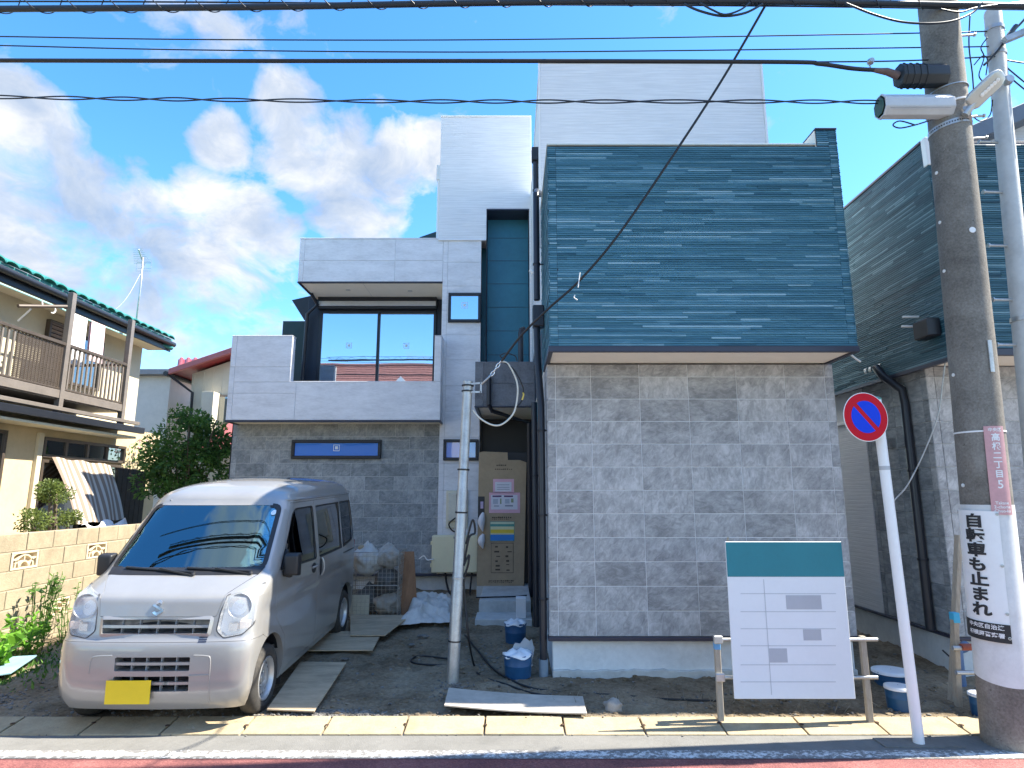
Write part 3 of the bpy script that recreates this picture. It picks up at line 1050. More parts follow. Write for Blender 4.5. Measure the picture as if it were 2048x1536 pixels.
# ------------------------------------------------------------------ the dark house next door
H1 = empty('neighbour_house', (4.3, 6.2, 0), 'dark teal ribbed house beyond the narrow gap, partly behind the concrete utility pole', 'house')
NX, NXL = 4.13, 4.245
ZN, ZNT = at(1990, 732, 6.2).z, 5.22
ZNB = ZB
box('wall', MT['navy'], H1, NX + .013, 8.5, YF + .013, 11.0, ZN + .05, ZNT)
ribs(H1, 'ribbed_siding', MT['rib2'], 'y', YF, NX, 7.2, ZN + .05, ZNT - .02)
ribs(H1, 'ribbed_siding', MT['rib2'], 'x-', NX, YF, 10.6, ZN - .02, ZNT + .02, lens=(.15, .9))
box('corner_trim', MT['white'], H1, NX - .008, NX + .06, YF - .008, YF + .06, ZNT - .248, ZNT + .05)
box('coping', MT['navy'], H1, NX - .01, 8.5, YF + .065, 11.0, ZNT + .022, ZNT + .05)
box('soffit', MT['soffit'], H1, NX + .035, 8.5, YF + .035, 6.19, ZN + .0, ZN + .048)
fl = MB()
fl.box(NX - .01, 8.5, YF - .01, YF + .034, ZN - .02, ZN + .045)
fl.box(NX - .01, NX + .034, YF + .035, 11, ZN - .06, ZN - .022)
fl.build('edge_flashing', MT['navy'], H1, bevel=.003)
box('wall', MT['joint'], H1, NXL + .012, 8.4, 6.2 + .010, 11, ZNB, ZN)
rowsN = [ZNB + .006]
while rowsN[-1] + .229 < ZN - .02:
    rowsN.append(rowsN[-1] + .229)
rowsN.append(ZN - .003)
clad(H1, 'tile', MT['tile'], 'y', 6.2, [NXL + .002, NXL + .09, NXL + .5, NXL + 1.0, NXL + 1.5, NXL + 2.0, NXL + 2.5, NXL + 3.0, NXL + 3.5, NXL + 4.0], rowsN, t=.014, gap=.006, bev=.0015)
clad(H1, 'tile', MT['tile2'], 'x-', NXL, [6.202, 6.29, 6.78, 7.28, 7.36], rowsN, t=.014, gap=.0045, bev=.0015)
box('foundation', MT['found'], H1, NXL + .03, 8.4, 6.235, 11, -.3, ZNB - .036)
box('base_trim', MT['navy'], H1, NXL - .012, 8.4, 6.17, 11, ZNB - .034, ZNB - .002)
box('side_wall', MT['wsid'], H1, NXL - .004, NXL + .2, 7.37, 9.3, ZNB, 2.62)
box('side_wall', MT['wsid'], H1, NXL - .05, NXL + .2, 9.32, 10.6, ZNB, 2.62)
box('wall_trim', MT['white'], H1, NXL - .03, NXL + .1, 7.34, 9.9, 2.622, 2.66)
# black panel with narrow edge strips set in the gap
box('gap_strip', MT['black'], H1, 3.75, 3.80, 8.4, 8.48, .5, 2.62, bevel=.006)
sc_ = MB()
p, q2 = at(1668, 900, 8.5), at(1712, 900, 8.5)
box('gap_panel', MT['black'], H1, p.x - .1, q2.x, 8.5, 8.56, .3, at(1690, 800, 8.5).z)
box('gap_edge', MT['wsid'], H1, q2.x + .002, NXL + .1, 8.49, 8.58, .0, at(1690, 790, 8.5).z + .04)
box('gap_edge', MT['black'], H1, q2.x - .02, q2.x + .001, 8.46, 8.49, .3, at(1690, 800, 8.5).z)
# downpipes and fittings
xpp = NXL - .05
downpipe(H1, [(NX - .05, 6.75, 3.15), (NX - .06, 6.62, 3.02), (xpp, 6.52, 2.86), (xpp, 6.5, 2.7), (xpp, 6.5, .42)], .045, [(xpp, 6.5, 2.0), (xpp, 6.5, 1.1)])
downpipe(H1, [at(1872, 688, 5.9), at(1830, 716, 6.3), at(1780, 745, 6.9)], .035)
hb = at(1882, 655, 5.75)
vb = box('vent_hood', MT['black'], H1, NX - .13, NX - .002, 5.72, 5.95, at(1880, 672, 5.75).z, at(1880, 636, 5.75).z, bevel=.012)
hb2 = MB().tube([(NX - .02, 6.0, 3.42), (NX - .2, 6.0, 3.42)], .012, 8).tube([(NX - .02, 6.0, 3.52), (NX - .18, 6.0, 3.52)], .012, 8).build('wall_hook', MT['white'], H1, smooth=40)
q = at(1781, 742, 6.9)
for k in range(4):
    MB().tube([(NXL - .06 - .0, 6.75 + k * .09, q.z + .03 - k * .0), (NXL - .06, 6.80 + k * .09, q.z + .03)], .062, 14).build('pipe_band', MT['steel'], H1, smooth=40)
MB().lathe([(.055, 0), (.055, .05), (.045, .055), (.03, .056)], (NXL - .015, 6.95, at(1780, 758, 6.95).z), (-1, 0, 0), 18).build('vent_ring', MT['alu'], H1, smooth=40)
q = onx(1786, 884, NXL)
dm = MB().lathe([(.075, 0), (.075, .02), (.072, .05), (.062, .09), (.042, .118), (.015, .128)], (NXL - .10, q.y, q.z - .065), (0, 0, 1), 20)
dm.box(NXL - .10, NXL - .002, q.y - .05, q.y + .05, q.z - .06, q.z + .04)
dm.build('dome_vent', MT['steel'], H1, smooth=40)
# blue pvc drain elbow at its foot
bp = M('blue_grey_pvc', (.10, .17, .30), .45, var=.1)
MB().tube(smoothpts([(NXL + .0, 6.1, .36), (NXL - .03, 6.08, .35), (NXL - .10, 6.06, .33), (NXL - .12, 6.05, .26), (NXL - .12, 6.05, -.1)], 4), .045, 14).build('drain_elbow', bp, H1, smooth=50)
# gable storey above
MB().hexa([(4.85, 6.6, 5.2), (9, 6.6, 5.2), (9, 6.6, 7.2), (4.85, 6.6, 5.62)], [(4.85, 10, 5.2), (9, 10, 5.2), (9, 10, 7.2), (4.85, 10, 5.62)]).build('upper_wall', MT['wsid'], H1)
za, zb = at(1955, 262, 6.3), at(2048, 222, 6.3)
sl = (zb.z - za.z) / (zb.x - za.x)
rz = lambda x, o: za.z + sl * (x - za.x) + o
MB().hexa([(4.55, 6.3, rz(4.55, -.10)), (9, 6.3, rz(9, -.10)), (9, 6.3, rz(9, .10)), (4.55, 6.3, rz(4.55, .10))],
          [(4.55, 10.2, rz(4.55, -.10)), (9, 10.2, rz(9, -.10)), (9, 10.2, rz(9, .10)), (4.55, 10.2, rz(4.55, .10))]).build('roof', M('slate_fascia', (.13, .16, .20), .5, var=.1), H1, bevel=.01)
# loose conduits out of the walls
cw = M('white_conduit', (.72, .72, .70), .5, var=.05)
for (u, v) in ((1716, 627), (1717, 646)):
    a = at(u, v, 5.9)
    MB().tube([(BX1 - .01, 5.95, a.z), (BX1 + .10, 5.95, a.z)], .008, 8).build('wall_stub', cw, H0, smooth=True)
wv_ = smoothpts([(BX1 + .0, 6.0, at(1722, 668, 6.0).z), (BX1 + .04, 5.98, at(1726, 690, 6.0).z), (BX1 + .12, 5.96, at(1740, 712, 6.0).z), (BX1 + .2, 5.95, at(1762, 726, 6.0).z)], 6)
MB().tube(wv_, .010, 8).build('conduit', cw, H0, smooth=True)
tag(MB().tube(smoothpts([at(1896, 660, 5.75), at(1893, 700, 5.8), at(1886, 760, 5.85), at(1876, 830, 5.9), at(1850, 900, 5.95), at(1815, 970, 5.98), at(1786, 1004, 6.0), at(1770, 1040, 6.05)], 6), .007, 6).build('hanging_wire', MT['steel'], None, smooth=True), 'thin grey wire hanging slack from the dark house behind the no parking sign', 'wire')

# ------------------------------------------------------------------ the old cream house
cream = M('cream_render', (.56, .45, .28), .9, var=.08, sc=2.5, bmp=.25, bsc=120)
cream2 = M('pale_cream_wall', (.58, .52, .38), .85, var=.06, sc=2, bmp=.15, bsc=80)
brown = M('bronze_aluminium', (.095, .075, .060), .45, .3, var=.12)
brown_l = M('light_bronze_aluminium', (.22, .19, .165), .45, .3, var=.12)
green_t = M('green_glazed_tile', (.05, .24, .22), .35, var=.25, sc=4, coord='rand')
H2 = empty('cream_house', (-8.2, 10, 0), 'old cream rendered house with green tiled eaves and a bronze railed balcony', 'house')
CW = -8.0
CL = -7.45
ZF = 3.22
box('wall', cream, H2, -13, CL, 4.0, 13.0, -.2, 3.0, bevel=0)
box('wall', cream2, H2, -13, CW - .02, 4.0, 13.0, 3.001, 5.0, bevel=0)
ez = 5.10
# eaves: soffit, fascia, gutter and roof plane
box('eave_soffit', M('cream_eave_board', (.70, .66, .52), .8, var=.04), H2, CW - .02, -7.55, 4.0, 13.2, ez - .22, ez - .17)
box('eave_fascia', MT['black'], H2, -7.55, -7.52, 4.0, 13.2, ez - .26, ez - .02)
MB().tube([(-7.46, 4.0, ez - .10), (-7.46, 13.2, ez - .10)], .055, 10).build('gutter', MT['black'], H2, smooth=40)
rp = MB()
rp.hexa([(-7.50, 4, ez - .02), (-7.50, 13.2, ez - .02), (-11, 13.2, ez + 1.4), (-11, 4, ez + 1.4)], [(-7.50, 4, ez + .02), (-7.50, 13.2, ez + .02), (-11, 13.2, ez + 1.45), (-11, 4, ez + 1.45)])
rp.build('roof', green_t, H2)
ti = None
for k in range(36):
    y = 4.1 + k * .255
    if ti is None:
        m = MB()
        for s in range(9):
            t0, t1 = pi * s / 9, pi * (s + 1) / 9
            a0, a1 = V((0, -cos(t0) * .12, sin(t0) * .055)), V((0, -cos(t1) * .12, sin(t1) * .055))
            m.hexa([V((-7.42, y, ez + .0)) + a0, V((-7.42, y, ez + .0)) + a1, V((-7.42, y, ez + .022)) + a1, V((-7.42, y, ez + .022)) + a0],
                   [V((-7.9, y, ez + .20)) + a0, V((-7.9, y, ez + .20)) + a1, V((-7.9, y, ez + .222)) + a1, V((-7.9, y, ez + .222)) + a0])
        ti = m.build('eave_tile', green_t, H2, merge=True)
        y0 = y
    else:
        c = ti.copy()
        COL.objects.link(c)
        c.location.y += y - y0
        c.location.z += random.uniform(-.006, .006)
# antenna on the ridge side
q = at(272, 640, 12.6)
A = empty('roof_antenna', q, 'thin television antenna on a tall mast above the cream house roof', 'antenna')
tp = at(286, 515, 12.6)
MB().tube([q - V((0, 0, .5)), at(281, 575, 12.6), tp], .017, 8).build('mast', MT['steel'], A, smooth=True)
bm0, bm1 = at(277, 499, 12.3), at(288, 530, 12.9)
MB().tube([bm0, bm1], .014, 6).build('boom', MT['steel'], A, smooth=True)
for k in range(9):
    c = bm0.lerp(bm1, k / 8.5)
    ln = .10 + .012 * k
    MB().tube([c - V((ln, .03, 0)), c + V((ln, -.03, 0))], .006, 5).build('element', MT['steel'], A)
rf = MB()
for dz in (-.14, -.08, .06, .12):
    rf.tube([bm1 + V((-.16, 0, dz)), bm1 + V((.16, 0, dz))], .004, 5)
for sx in (-.16, .16):
    rf.tube([bm1 + V((sx, 0, -.14)), bm1 + V((sx, 0, .12))], .004, 5)
rf.build('reflector', MT['steel'], A)
tag(MB().tube(smoothpts([at(282, 545, 12.6), at(250, 600, 12.2), at(205, 640, 11.8)], 4), .005, 5).build('guy_wire', MT['steel'], A), None)
# ridge end tiles seen past the eave
for k, (u, v) in enumerate(((262, 645), (276, 652), (300, 672), (322, 688))):
    p = at(u, v, 12.9)
    MB().tube([p, p + V((.10, .25, -.03))], .05, 10).build('ridge_tile', green_t, H2, smooth=40)
# windows of the upper floor (behind the balcony) and the lower floor
def sidewin(y0, y1, z0, z1, x=CW, panes=2, mat='smoked', shut=False, name='window'):
    f = MB()
    for (a, b_, c, d) in ((y0, y1, z0, z0 + .05), (y0, y1, z1 - .05, z1), (y0, y0 + .05, z0 + .05, z1 - .05), (y1 - .05, y1, z0 + .05, z1 - .05)):
        f.box(x - .02, x + .06, a, b_, c, d)
    for k in range(1, panes):
        y = y0 + (y1 - y0) * k / panes
        f.box(x - .02, x + .05, y - .025, y + .025, z0 + .05, z1 - .05)
    w = f.build(name, brown, H2, bevel=.004)
    for k in range(panes):
        a, b_ = y0 + (y1 - y0) * k / panes, y0 + (y1 - y0) * (k + 1) / panes
        box('pane', MT[mat], w, x + .012, x + .018, a + .03, b_ - .03, z0 + .04, z1 - .04, bevel=0)
    if shut:
        n = int((z1 - z0) / .07)
        for k in range(n):
            z = z0 + .06 + k * .07
            MB().bar((x + .045, y0 + .05, z), (x + .045, y1 - .05, z), .008, .055, V((.6, 0, 1))).build('louvre', brown_l, w)
    return w


def yx(u, v, x=CW):
    p = onx(u, v, x)
    return p.y, p.z


ya, za_ = yx(95, 640, CW)
yb, zb_ = yx(135, 735, CW)
sidewin(ya, yb, zb_ - .5, za_ + .02, panes=1, shut=True, name='shuttered_window')
ya2 = yx(138, 700)[0]
sidewin(ya2 + .02, ya2 + .85, zb_ - .3, za_ - .05, panes=1)
yl, zl = yx(84, 873, CL)
yr, zr = yx(243, 935, CL)
sidewin(yl, yr, yx(84, 915, CL)[1], zl, CL, panes=4, name='transom_window')
sidewin(yl, yr - .1, .95, yx(84, 919, CL)[1] - .0, CL, panes=2, mat='smoked', name='window')
box('wall_return', cream2, H2, CL + .002, CL + .06, yl - .12, yl - .02, .3, zl + .05)
sidewin(7.0, yx(4, 900, CL)[0], .9, zl + .02, CL, panes=2)
# balcony
BXF = -7.2
bal = H2
pY = onx(131, 700, BXF).y
YB0, YB1 = 5.0, 11.25
zrail, zslab = onx(0, 642, BXF).z, onx(0, 772, BXF).z
box('balcony_slab', brown_l, bal, CW - .019, BXF - .002, YB0, YB1, zslab - .02, zslab + .10)
box('balcony_beam', brown_l, bal, BXF - .03, BXF + .03, YB0, YB1, zslab + .0, zslab + .13)
box('top_rail', brown, bal, BXF - .035, BXF + .035, YB0, YB1, zrail - .05, zrail)
box('bottom_rail', brown, bal, BXF - .02, BXF + .02, YB0, YB1, zslab + .14, zslab + .17)
sp0 = None
pitch = .105
k = 0
y = YB0 + .06
while y < YB1:
    lattice = pY - 1.0 < y < pY - .06
    if not lattice and abs(y - pY) > .06:
        if sp0 is None:
            sp0 = box('baluster', brown_l, bal, BXF - .012, BXF + .012, y - .014, y + .014, zslab + .17, zrail - .05, bevel=0)
            sy0 = y
        else:
            c = sp0.copy()
            COL.objects.link(c)
            c.location.y += y - sy0
    y += pitch
lt = MB()
for i in range(24):
    z = zslab + .18 + i * (zrail - zslab - .24) / 24
    lt.box(BXF - .010, BXF + .006, pY - .98, pY - .05, z, z + .020)
for i in range(14):
    y = pY - .97 + i * .068
    lt.box(BXF - .006, BXF + .010, y, y + .016, zslab + .17, zrail - .05)
tag(lt.build('lattice_screen', brown, bal), kind='stuff')
for y in (pY, YB1):
    box('balcony_post', brown_l, bal, BXF - .045, BXF + .045, y - .045, y + .045, zslab - .35, ez - .1)
box('balcony_end_rail', brown, bal, CW, BXF - .05, YB1 - .03, YB1 + .03, zrail - .05, zrail)
pa, pb = at(38, 612, onx(38, 612, BXF - .2).y), 0
MB().tube([onx(36, 612, BXF - .15), onx(133, 613, BXF + .0)], .028, 8).build('pole_arm', brown, bal, smooth=40)
MB().tube([onx(36, 642, BXF - .35), onx(62, 618, BXF - .15)], .014, 8).build('arm_brace', MT['white'], bal, smooth=40)
P0, P1 = V((BXF - .18, 5.0, onx(0, 567, BXF - .18).z)), None
P1 = V((BXF - .18, YB1 + .3, P0.z))
tag(MB().tube([P0, P1], .016, 8).build('drying_pole', M('pale_green_pole', (.35, .62, .58), .4, var=.05), None, smooth=40), 'pale green clothes drying pole slung under the cream house eaves', 'pole')
for (u, v) in ((82, 608), (108, 620)):
    p = onx(u, v, BXF - .18)
    tag(MB().tube(smoothpts([p + V((0, 0, .05)), p + V((0, .03, .0)), p + V((0, 0, -.05)), p + V((0, -.05, -.06))], 3), .012, 6).build('pole_clip', MT['white'], None, smooth=True), 'white plastic clip hooked on the drying pole ' + ('nearer the street' if u < 100 else 'close to the balcony post'), 'clip')
# towels hung to dry past the post
for k, (y, w, h, colr, lb) in enumerate(((pY + .22, .42, .85, (.82, .82, .83), 'white towel drying behind the balcony post'), (pY + .75, .36, .7, (.80, .60, .64), 'pink towel drying on the far end of the balcony pole'))):
    m = MB()
    nn = 10
    for i in range(nn + 1):
        for j in range(9):
            yy = y + w * i / nn
            zz = P0.z + .01 - h * j / 8
            m.v.append(V((BXF - .18 + .02 * sin(i * 1.3 + k) * (j / 8) + .018, yy, zz)))
    for i in range(nn):
        for j in range(8):
            a = i * 9 + j
            m.f.append((a, a + 9, a + 10, a + 1))
    n0 = len(m.v)
    m.add([p - V((.036, 0, 0)) for p in m.v[:n0]], list(m.f))
    tag(m.build('towel', M('towel_cloth', colr, .95, var=.05, bmp=.3, bsc=300), None, smooth=True), lb, 'towel')
# lower lean-to roof under the balcony
lr = MB()
za1 = onx(0, 800, -7.1).z
lr.hexa([(-7.05, 4.5, za1 - .14), (-7.05, 11.6, za1 - .14), (CW, 11.6, za1 + .05), (CW, 4.5, za1 + .05)], [(-7.05, 4.5, za1 - .10), (-7.05, 11.6, za1 - .10), (CW, 11.6, za1 + .09), (CW, 4.5, za1 + .09)])
lr.build('lean_to_roof', MT['black'], H2, bevel=.008)
box('lean_to_gutter', MT['black'], H2, -7.05, -6.97, 4.5, 11.65, za1 - .16, za1 - .05)
box('lean_to_beam', brown_l, H2, -7.12, -7.05, 4.5, 11.6, za1 - .0, za1 + .06)
box('lean_to_soffit', M('cream_soffit_board', (.72, .68, .52), .8, var=.04), H2, CL + .002, -7.06, 4.5, 11.55, za1 - .26, za1 - .22)
# striped shade cloth
def striped():
    m, nt, b = nt_mat('striped_shade_cloth')
    u = N(nt, 'ShaderNodeSeparateXYZ')
    L(nt, pos(nt, 'uv'), u.inputs[0])
    f = math_(nt, 'FRACT', math_(nt, 'MULTIPLY', u.outputs[0], 10.0))
    c = ramp(nt, f, [(.0, (.20, .15, .115)), (.50, (.22, .165, .125)), (.56, (.44, .41, .36)), (.94, (.44, .41, .36)), (1, (.20, .15, .115))])
    L(nt, c, b.inputs['Base Color'])
    b.inputs['Roughness'].default_value = .9
    return m


TL, TR, BR, BL = onx(104, 914, -7.36), onx(222, 930, -7.36), onx(247, 1038, -6.6), onx(152, 1048, -6.6)
m = MB()
uvs = []
nu, nv = 20, 12
for i in range(nu + 1):
    for j in range(nv + 1):
        a, b_ = i / nu, j / nv
        p = TL.lerp(TR, a).lerp(BL.lerp(BR, a), b_)
        p += V((.05, 0, -.04)) * sin(pi * b_) * .9 + V((.012, 0, .01)) * sin(a * 17 + b_ * 3)
        m.v.append(p)
        uvs.append((a, b_))
for i in range(nu):
    for j in range(nv):
        a = i * (nv + 1) + j
        m.f.append((a, a + nv + 1, a + nv + 2, a + 1))
cl = m.build('shade_cloth', striped(), None, smooth=True)
uvl = cl.data.uv_layers.new(name='UVMap')
for lp in cl.data.loops:
    uvl.data[lp.index].uv = uvs[lp.vertex_index]
tag(cl, 'beige and white striped shade cloth stretched from the cream house window to the yard', 'shade cloth')
# crumpled lower hem
m = MB()
for i in range(25):
    for j in range(6):
        a, b_ = i / 24, j / 5
        p = BL.lerp(BR, a) + V((.06 + .22 * b_, 0, -.02 - .15 * b_))
        p += V((.03 * sin(a * 23 + b_ * 4), .02 * cos(a * 11), .05 * sin(a * 15 + b_ * 7)))
        m.v.append(p)
for i in range(24):
    for j in range(5):
        a = i * 6 + j
        m.f.append((a, a + 6, a + 7, a + 1))
tag(m.build('plastic_sheet', M('white_sheet', (.75, .76, .78), .6, var=.06), None, smooth=True), 'crumpled white plastic sheet bunched at the foot of the striped shade cloth', 'sheet')
# dark screen at the back of the yard
p0, p1 = onx(236, 935, -7.1), onx(293, 945, -7.1)
S0 = empty('yard_screen', (-7.1, (p0.y + p1.y) / 2, 0), 'dark weathered board screen in the yard beside the striped shade cloth', 'screen')
dk = M('dark_weathered_board', (.020, .017, .014), .8, var=.5, sc=6, coord='rand')
nb = 6
for k in range(nb):
    a = p0.lerp(p1, k / nb)
    b_ = p0.lerp(p1, (k + 1) / nb)
    box('board', dk, S0, -7.12 + random.uniform(-.01, .01), -7.09, a.y + .004, b_.y - .004, .2, a.z + random.uniform(-.01, .02))

# ------------------------------------------------------------------ block wall along the plot
BW = empty('block_wall', (-5.4, 8, 0), 'low tan concrete block wall with fan pattern vent blocks', 'wall')
blk = M('tan_concrete_block', (.34, .285, .195), .9, var=.2, sc=3.5, coord='rand', bmp=.4, bsc=60, dirt=.55, dirtcol=(.24, .17, .10))
blk2 = M('pale_vent_block', (.58, .49, .34), .9, var=.1, sc=4, coord='rand', bmp=.3, bsc=60)
mort = M('mortar', (.33, .28, .20), .95, var=.1)
zt = 1.335
yb0 = 6.86 - 1.2 * 3
vents = {(1, 9), (1, 12), (4, 10.5), (1, 14), (1, 15), (1, 16), (1, 6), (4, 7.5), (1, 19)}
BT = .10


def ventblock(yc0, z0):
    f = MB()
    y0, y1, z1 = yc0 + .005, yc0 + .395, z0 + .19
    xa, xb = -5.4 - BT, -5.398
    f.box(xa, xb, y0, y1, z0, z0 + .022)
    f.box(xa, xb, y0, y1, z1 - .022, z1)
    f.box(xa, xb, y0, y0 + .03, z0 + .022, z1 - .022)
    f.box(xa, xb, y1 - .03, y1, z0 + .022, z1 - .022)
    o = f.build('vent_block', blk2, BW, bevel=.003)
    g = MB()

    def arc(cy, cz, r, t0, t1, w=.018, n=10):
        pts = []
        for k in range(n + 1):
            t = t0 + (t1 - t0) * k / n
            pts.append((cy + r * cos(t), cz + r * sin(t)))
        for k in range(n):
            a, b_ = pts[k], pts[k + 1]
            d = lambda p, rr: (cy + (p[0] - cy) * rr, cz + (p[1] - cz) * rr)
            i0, i1, o0, o1 = d(a, 1 - w / r / 2), d(b_, 1 - w / r / 2), d(a, 1 + w / r / 2), d(b_, 1 + w / r / 2)
            g.hexa([(xb - .07, *i0), (xb - .07, *i1), (xb - .07, *o1), (xb - .07, *o0)], [(xb - .006, *i0), (xb - .006, *i1), (xb - .006, *o1), (xb - .006, *o0)])
    cy, zb2 = (y0 + y1) / 2, z0 + .024
    arc(cy, zb2, .13, 0, pi)
    arc(cy, zb2, .065, 0, pi)
    arc(y0 + .032, zb2 + .0, .09, .05, pi / 2 + .0, n=6)
    arc(y1 - .032, zb2 + .0, .09, pi / 2, pi - .05, n=6)
    for a in (.5, 1.57, 2.64):
        g.bar((xb - .04, cy + .065 * cos(a), zb2 + .065 * sin(a)), (xb - .04, cy + .13 * cos(a), zb2 + .13 * sin(a)), .016, .06, V((1, 0, 0)))
    g.build('fan_grille', blk2, o)


bmesh0 = {}
for r in range(8):
    z0 = zt - .2 * (r + 1) + .005
    off = 0 if r % 2 == 1 else .2
    k = 0
    y = yb0 - .4 + off
    while y < 11.2:
        kk = (y - yb0) / .4
        if (r, round(kk, 1)) in {(a, float(b)) for a, b in vents}:
            ventblock(y, z0)
        else:
            o = bpy.data.objects.new('block', piece_mesh('block', .390, .190, BT, .005, blk, 'x+'))
            put(o, BW, (-5.4 - BT / 2 + random.uniform(-.002, .002), y + .2, z0 + .095))
        y += .4
mw = MB()
for r in range(8):
    z0 = zt - .2 * (r + 1)
    mw.box(-5.4 - BT + .004, -5.404, yb0 - .4, 11.0, z0 - .0045, z0 + .0045)
mw.build('mortar_bed', mort, BW)

# ------------------------------------------------------------------ red roofed house far behind
H3 = empty('red_roof_house', (-8.5, 17, 0), 'white boarded house with a red tiled roof behind the leafy tree', 'house')
rt = M('red_glazed_tile', (.30, .05, .055), .4, var=.25, sc=6)
rt2 = M('rose_fascia', (.42, .13, .13), .5, var=.08)
wb = M('cream_board_wall', (.62, .57, .45), .8, var=.05)
Y3 = 17.0
a, b_, c = at(385, 748, Y3), at(480, 716, Y3), at(352, 742, Y3)
sl3 = (b_.z - a.z) / (b_.x - a.x)
XA = b_.x + .1
za3 = lambda x: a.z + sl3 * (x - a.x)
MB().prism([(a.x, Y3, 0), (-5.5, Y3, 0), (-5.5, Y3, a.z), (XA, Y3, za3(XA)), (a.x, Y3, a.z)], (0, 1, 0), 6).build('wall', wb, H3)
for k in range(16):
    x = a.x + .05 + k * .26
    if x < XA:
        box('board_batten', wb, H3, x, x + .03, Y3 - .015, Y3 - .001, 0, za3(x) - .04, bevel=0)
MB().hexa([(a.x - .35, Y3 - .6, za3(a.x - .35)), (XA, Y3 - .6, za3(XA)), (XA, Y3 - .6, za3(XA) + .16), (a.x - .35, Y3 - .6, za3(a.x - .35) + .16)],
          [(a.x - .35, Y3 - .5, za3(a.x - .35)), (XA, Y3 - .5, za3(XA)), (XA, Y3 - .5, za3(XA) + .16), (a.x - .35, Y3 - .5, za3(a.x - .35) + .16)]).build('fascia', rt2, H3, bevel=.01)
MB().hexa([(a.x - .4, Y3 - .5, za3(a.x - .4) + .08), (XA, Y3 - .5, za3(XA) + .08), (XA, Y3 + 5, za3(XA) + .08), (a.x - .4, Y3 + 5, za3(a.x - .4) + .08)],
          [(a.x - .4, Y3 - .5, za3(a.x - .4) + .13), (XA, Y3 - .5, za3(XA) + .13), (XA, Y3 + 5, za3(XA) + .13), (a.x - .4, Y3 + 5, za3(a.x - .4) + .13)]).build('roof', rt, H3)
r0, r1, r2, r3 = at(352, 750, 17.6), at(480, 750, 17.6), at(480, 722, 20), at(356, 722, 20)
MB().hexa([r0, r1, r2, r3], [p + V((0, 0, .06)) for p in (r0, r1, r2, r3)]).build('rear_roof', rt, H3)
for k in range(9):
    t = (k + .5) / 9
    MB().tube([r0.lerp(r1, t) + V((0, 0, .06)), r3.lerp(r2, t) + V((0, 0, .06))], .07, 7).build('roof_tile', rt, H3, smooth=50)
MB().tube([(a.x - .42, Y3 - .6, a.z - .1), (a.x - .42, Y3 + 5, a.z - .1)], .07, 8).build('gutter', MT['black'], H3, smooth=40)
e0, e1 = at(362, 748, Y3 - .3), at(380, 775, Y3 - .3)
MB().tube([(a.x - .38, Y3 - .5, a.z - .12), (a.x + .1, Y3 - .1, a.z - .55), (a.x + .1, Y3 - .06, .5)], .04, 8).build('downpipe', MT['black'], H3, smooth=40)
wq0, wq1 = at(432, 850, Y3), at(470, 790, Y3)
f = box('window', brown_l, H3, wq0.x, wq1.x, Y3 - .05, Y3 - .002, wq0.z, wq1.z)
box('pane', MT['smoked'], f, wq0.x + .06, wq1.x - .06, Y3 - .06, Y3 - .051, wq0.z + .06, wq1.z - .06)
wq0, wq1 = at(398, 850, Y3 - .4), at(428, 783, Y3 - .4)
box('bay', wb, H3, wq0.x, wq1.x, Y3 - .4, Y3 - .002, wq0.z - .5, wq1.z)
p0, p1 = at(415, 905, 16), at(470, 845, 16)
MB().hexa([(p0.x, 15.6, p0.z), (-5.5, 15.6, p0.z), (-5.5, 16.5, p1.z), (p0.x + .3, 16.5, p1.z)], [(p0.x, 15.6, p0.z + .08), (-5.5, 15.6, p0.z + .08), (-5.5, 16.5, p1.z + .08), (p0.x + .3, 16.5, p1.z + .08)]).build('lower_roof', rt2, H3)
box('lower_wall', wb, H3, p0.x + .3, -5.5, 15.9, 16.9, 0, p0.z + .1)
# a plain pale house closing the view beyond the cream house
H4 = empty('pale_house', (-12, 19, 0), 'plain pale rendered house behind the end of the cream house', 'house')
pl = M('pale_cream_render', (.66, .62, .56), .85, var=.06)
p0, p1 = at(215, 760, 18.5), at(342, 752, 18.5)
box('wall', pl, H4, p0.x, p1.x, 18.5, 24, 0, p1.z)
box('roof', M('grey_roof_sheet', (.25, .25, .26), .6, var=.1), H4, p0.x - .3, p1.x + .3, 18.2, 24.3, p1.z + .001, p1.z + .16)
# ------------------------------------------------------------------ the parked van
def lerp_tab(tab, z):
    if z <= tab[0][0]:
        return tab[0][1]
    for (a, va), (b_, vb) in zip(tab, tab[1:]):
        if z <= b_:
            t = (z - a) / (b_ - a)
            return va + (vb - va) * t
    return tab[-1][1]


XF = [(.17, -.07), (.24, -.025), (.34, -.005), (.50, 0), (.60, -.004), (.655, -.018), (.69, -.042), (.74, -.052), (.84, -.07), (.945, -.096), (.975, -.108), (.99, -.135), (1.01, -.182), (1.06, -.29), (1.105, -.405), (1.13, -.44), (1.655, -.935), (1.685, -.955), (1.71, -.97), (1.75, -1.02), (1.80, -1.15), (1.84, -1.36), (1.872, -1.66), (1.89, -2.0)]
XRR = [(.17, -3.34), (.30, -3.385), (.60, -3.395), (1.0, -3.39), (1.30, -3.37), (1.60, -3.33), (1.72, -3.29), (1.80, -3.20), (1.85, -3.02), (1.89, -2.6)]
HW = [(.17, .695), (.24, .718), (.34, .732), (.55, .7375), (.75, .735), (.86, .7375), (.95, .737), (1.06, .732), (1.13, .725), (1.40, .693), (1.655, .655), (1.685, .652), (1.70, .640), (1.74, .625), (1.78, .592), (1.82, .53), (1.85, .44), (1.875, .32), (1.89, .18)]
RXF = [(.17, .08), (.60, .085), (.75, .09), (1.0, .12), (1.13, .13), (1.655, .18), (1.89, .35)]
RYF = [(.17, .13), (.60, .13), (.75, .13), (1.0, .15), (1.13, .15), (1.655, .20), (1.80, .30), (1.89, .16)]
BOW = .045


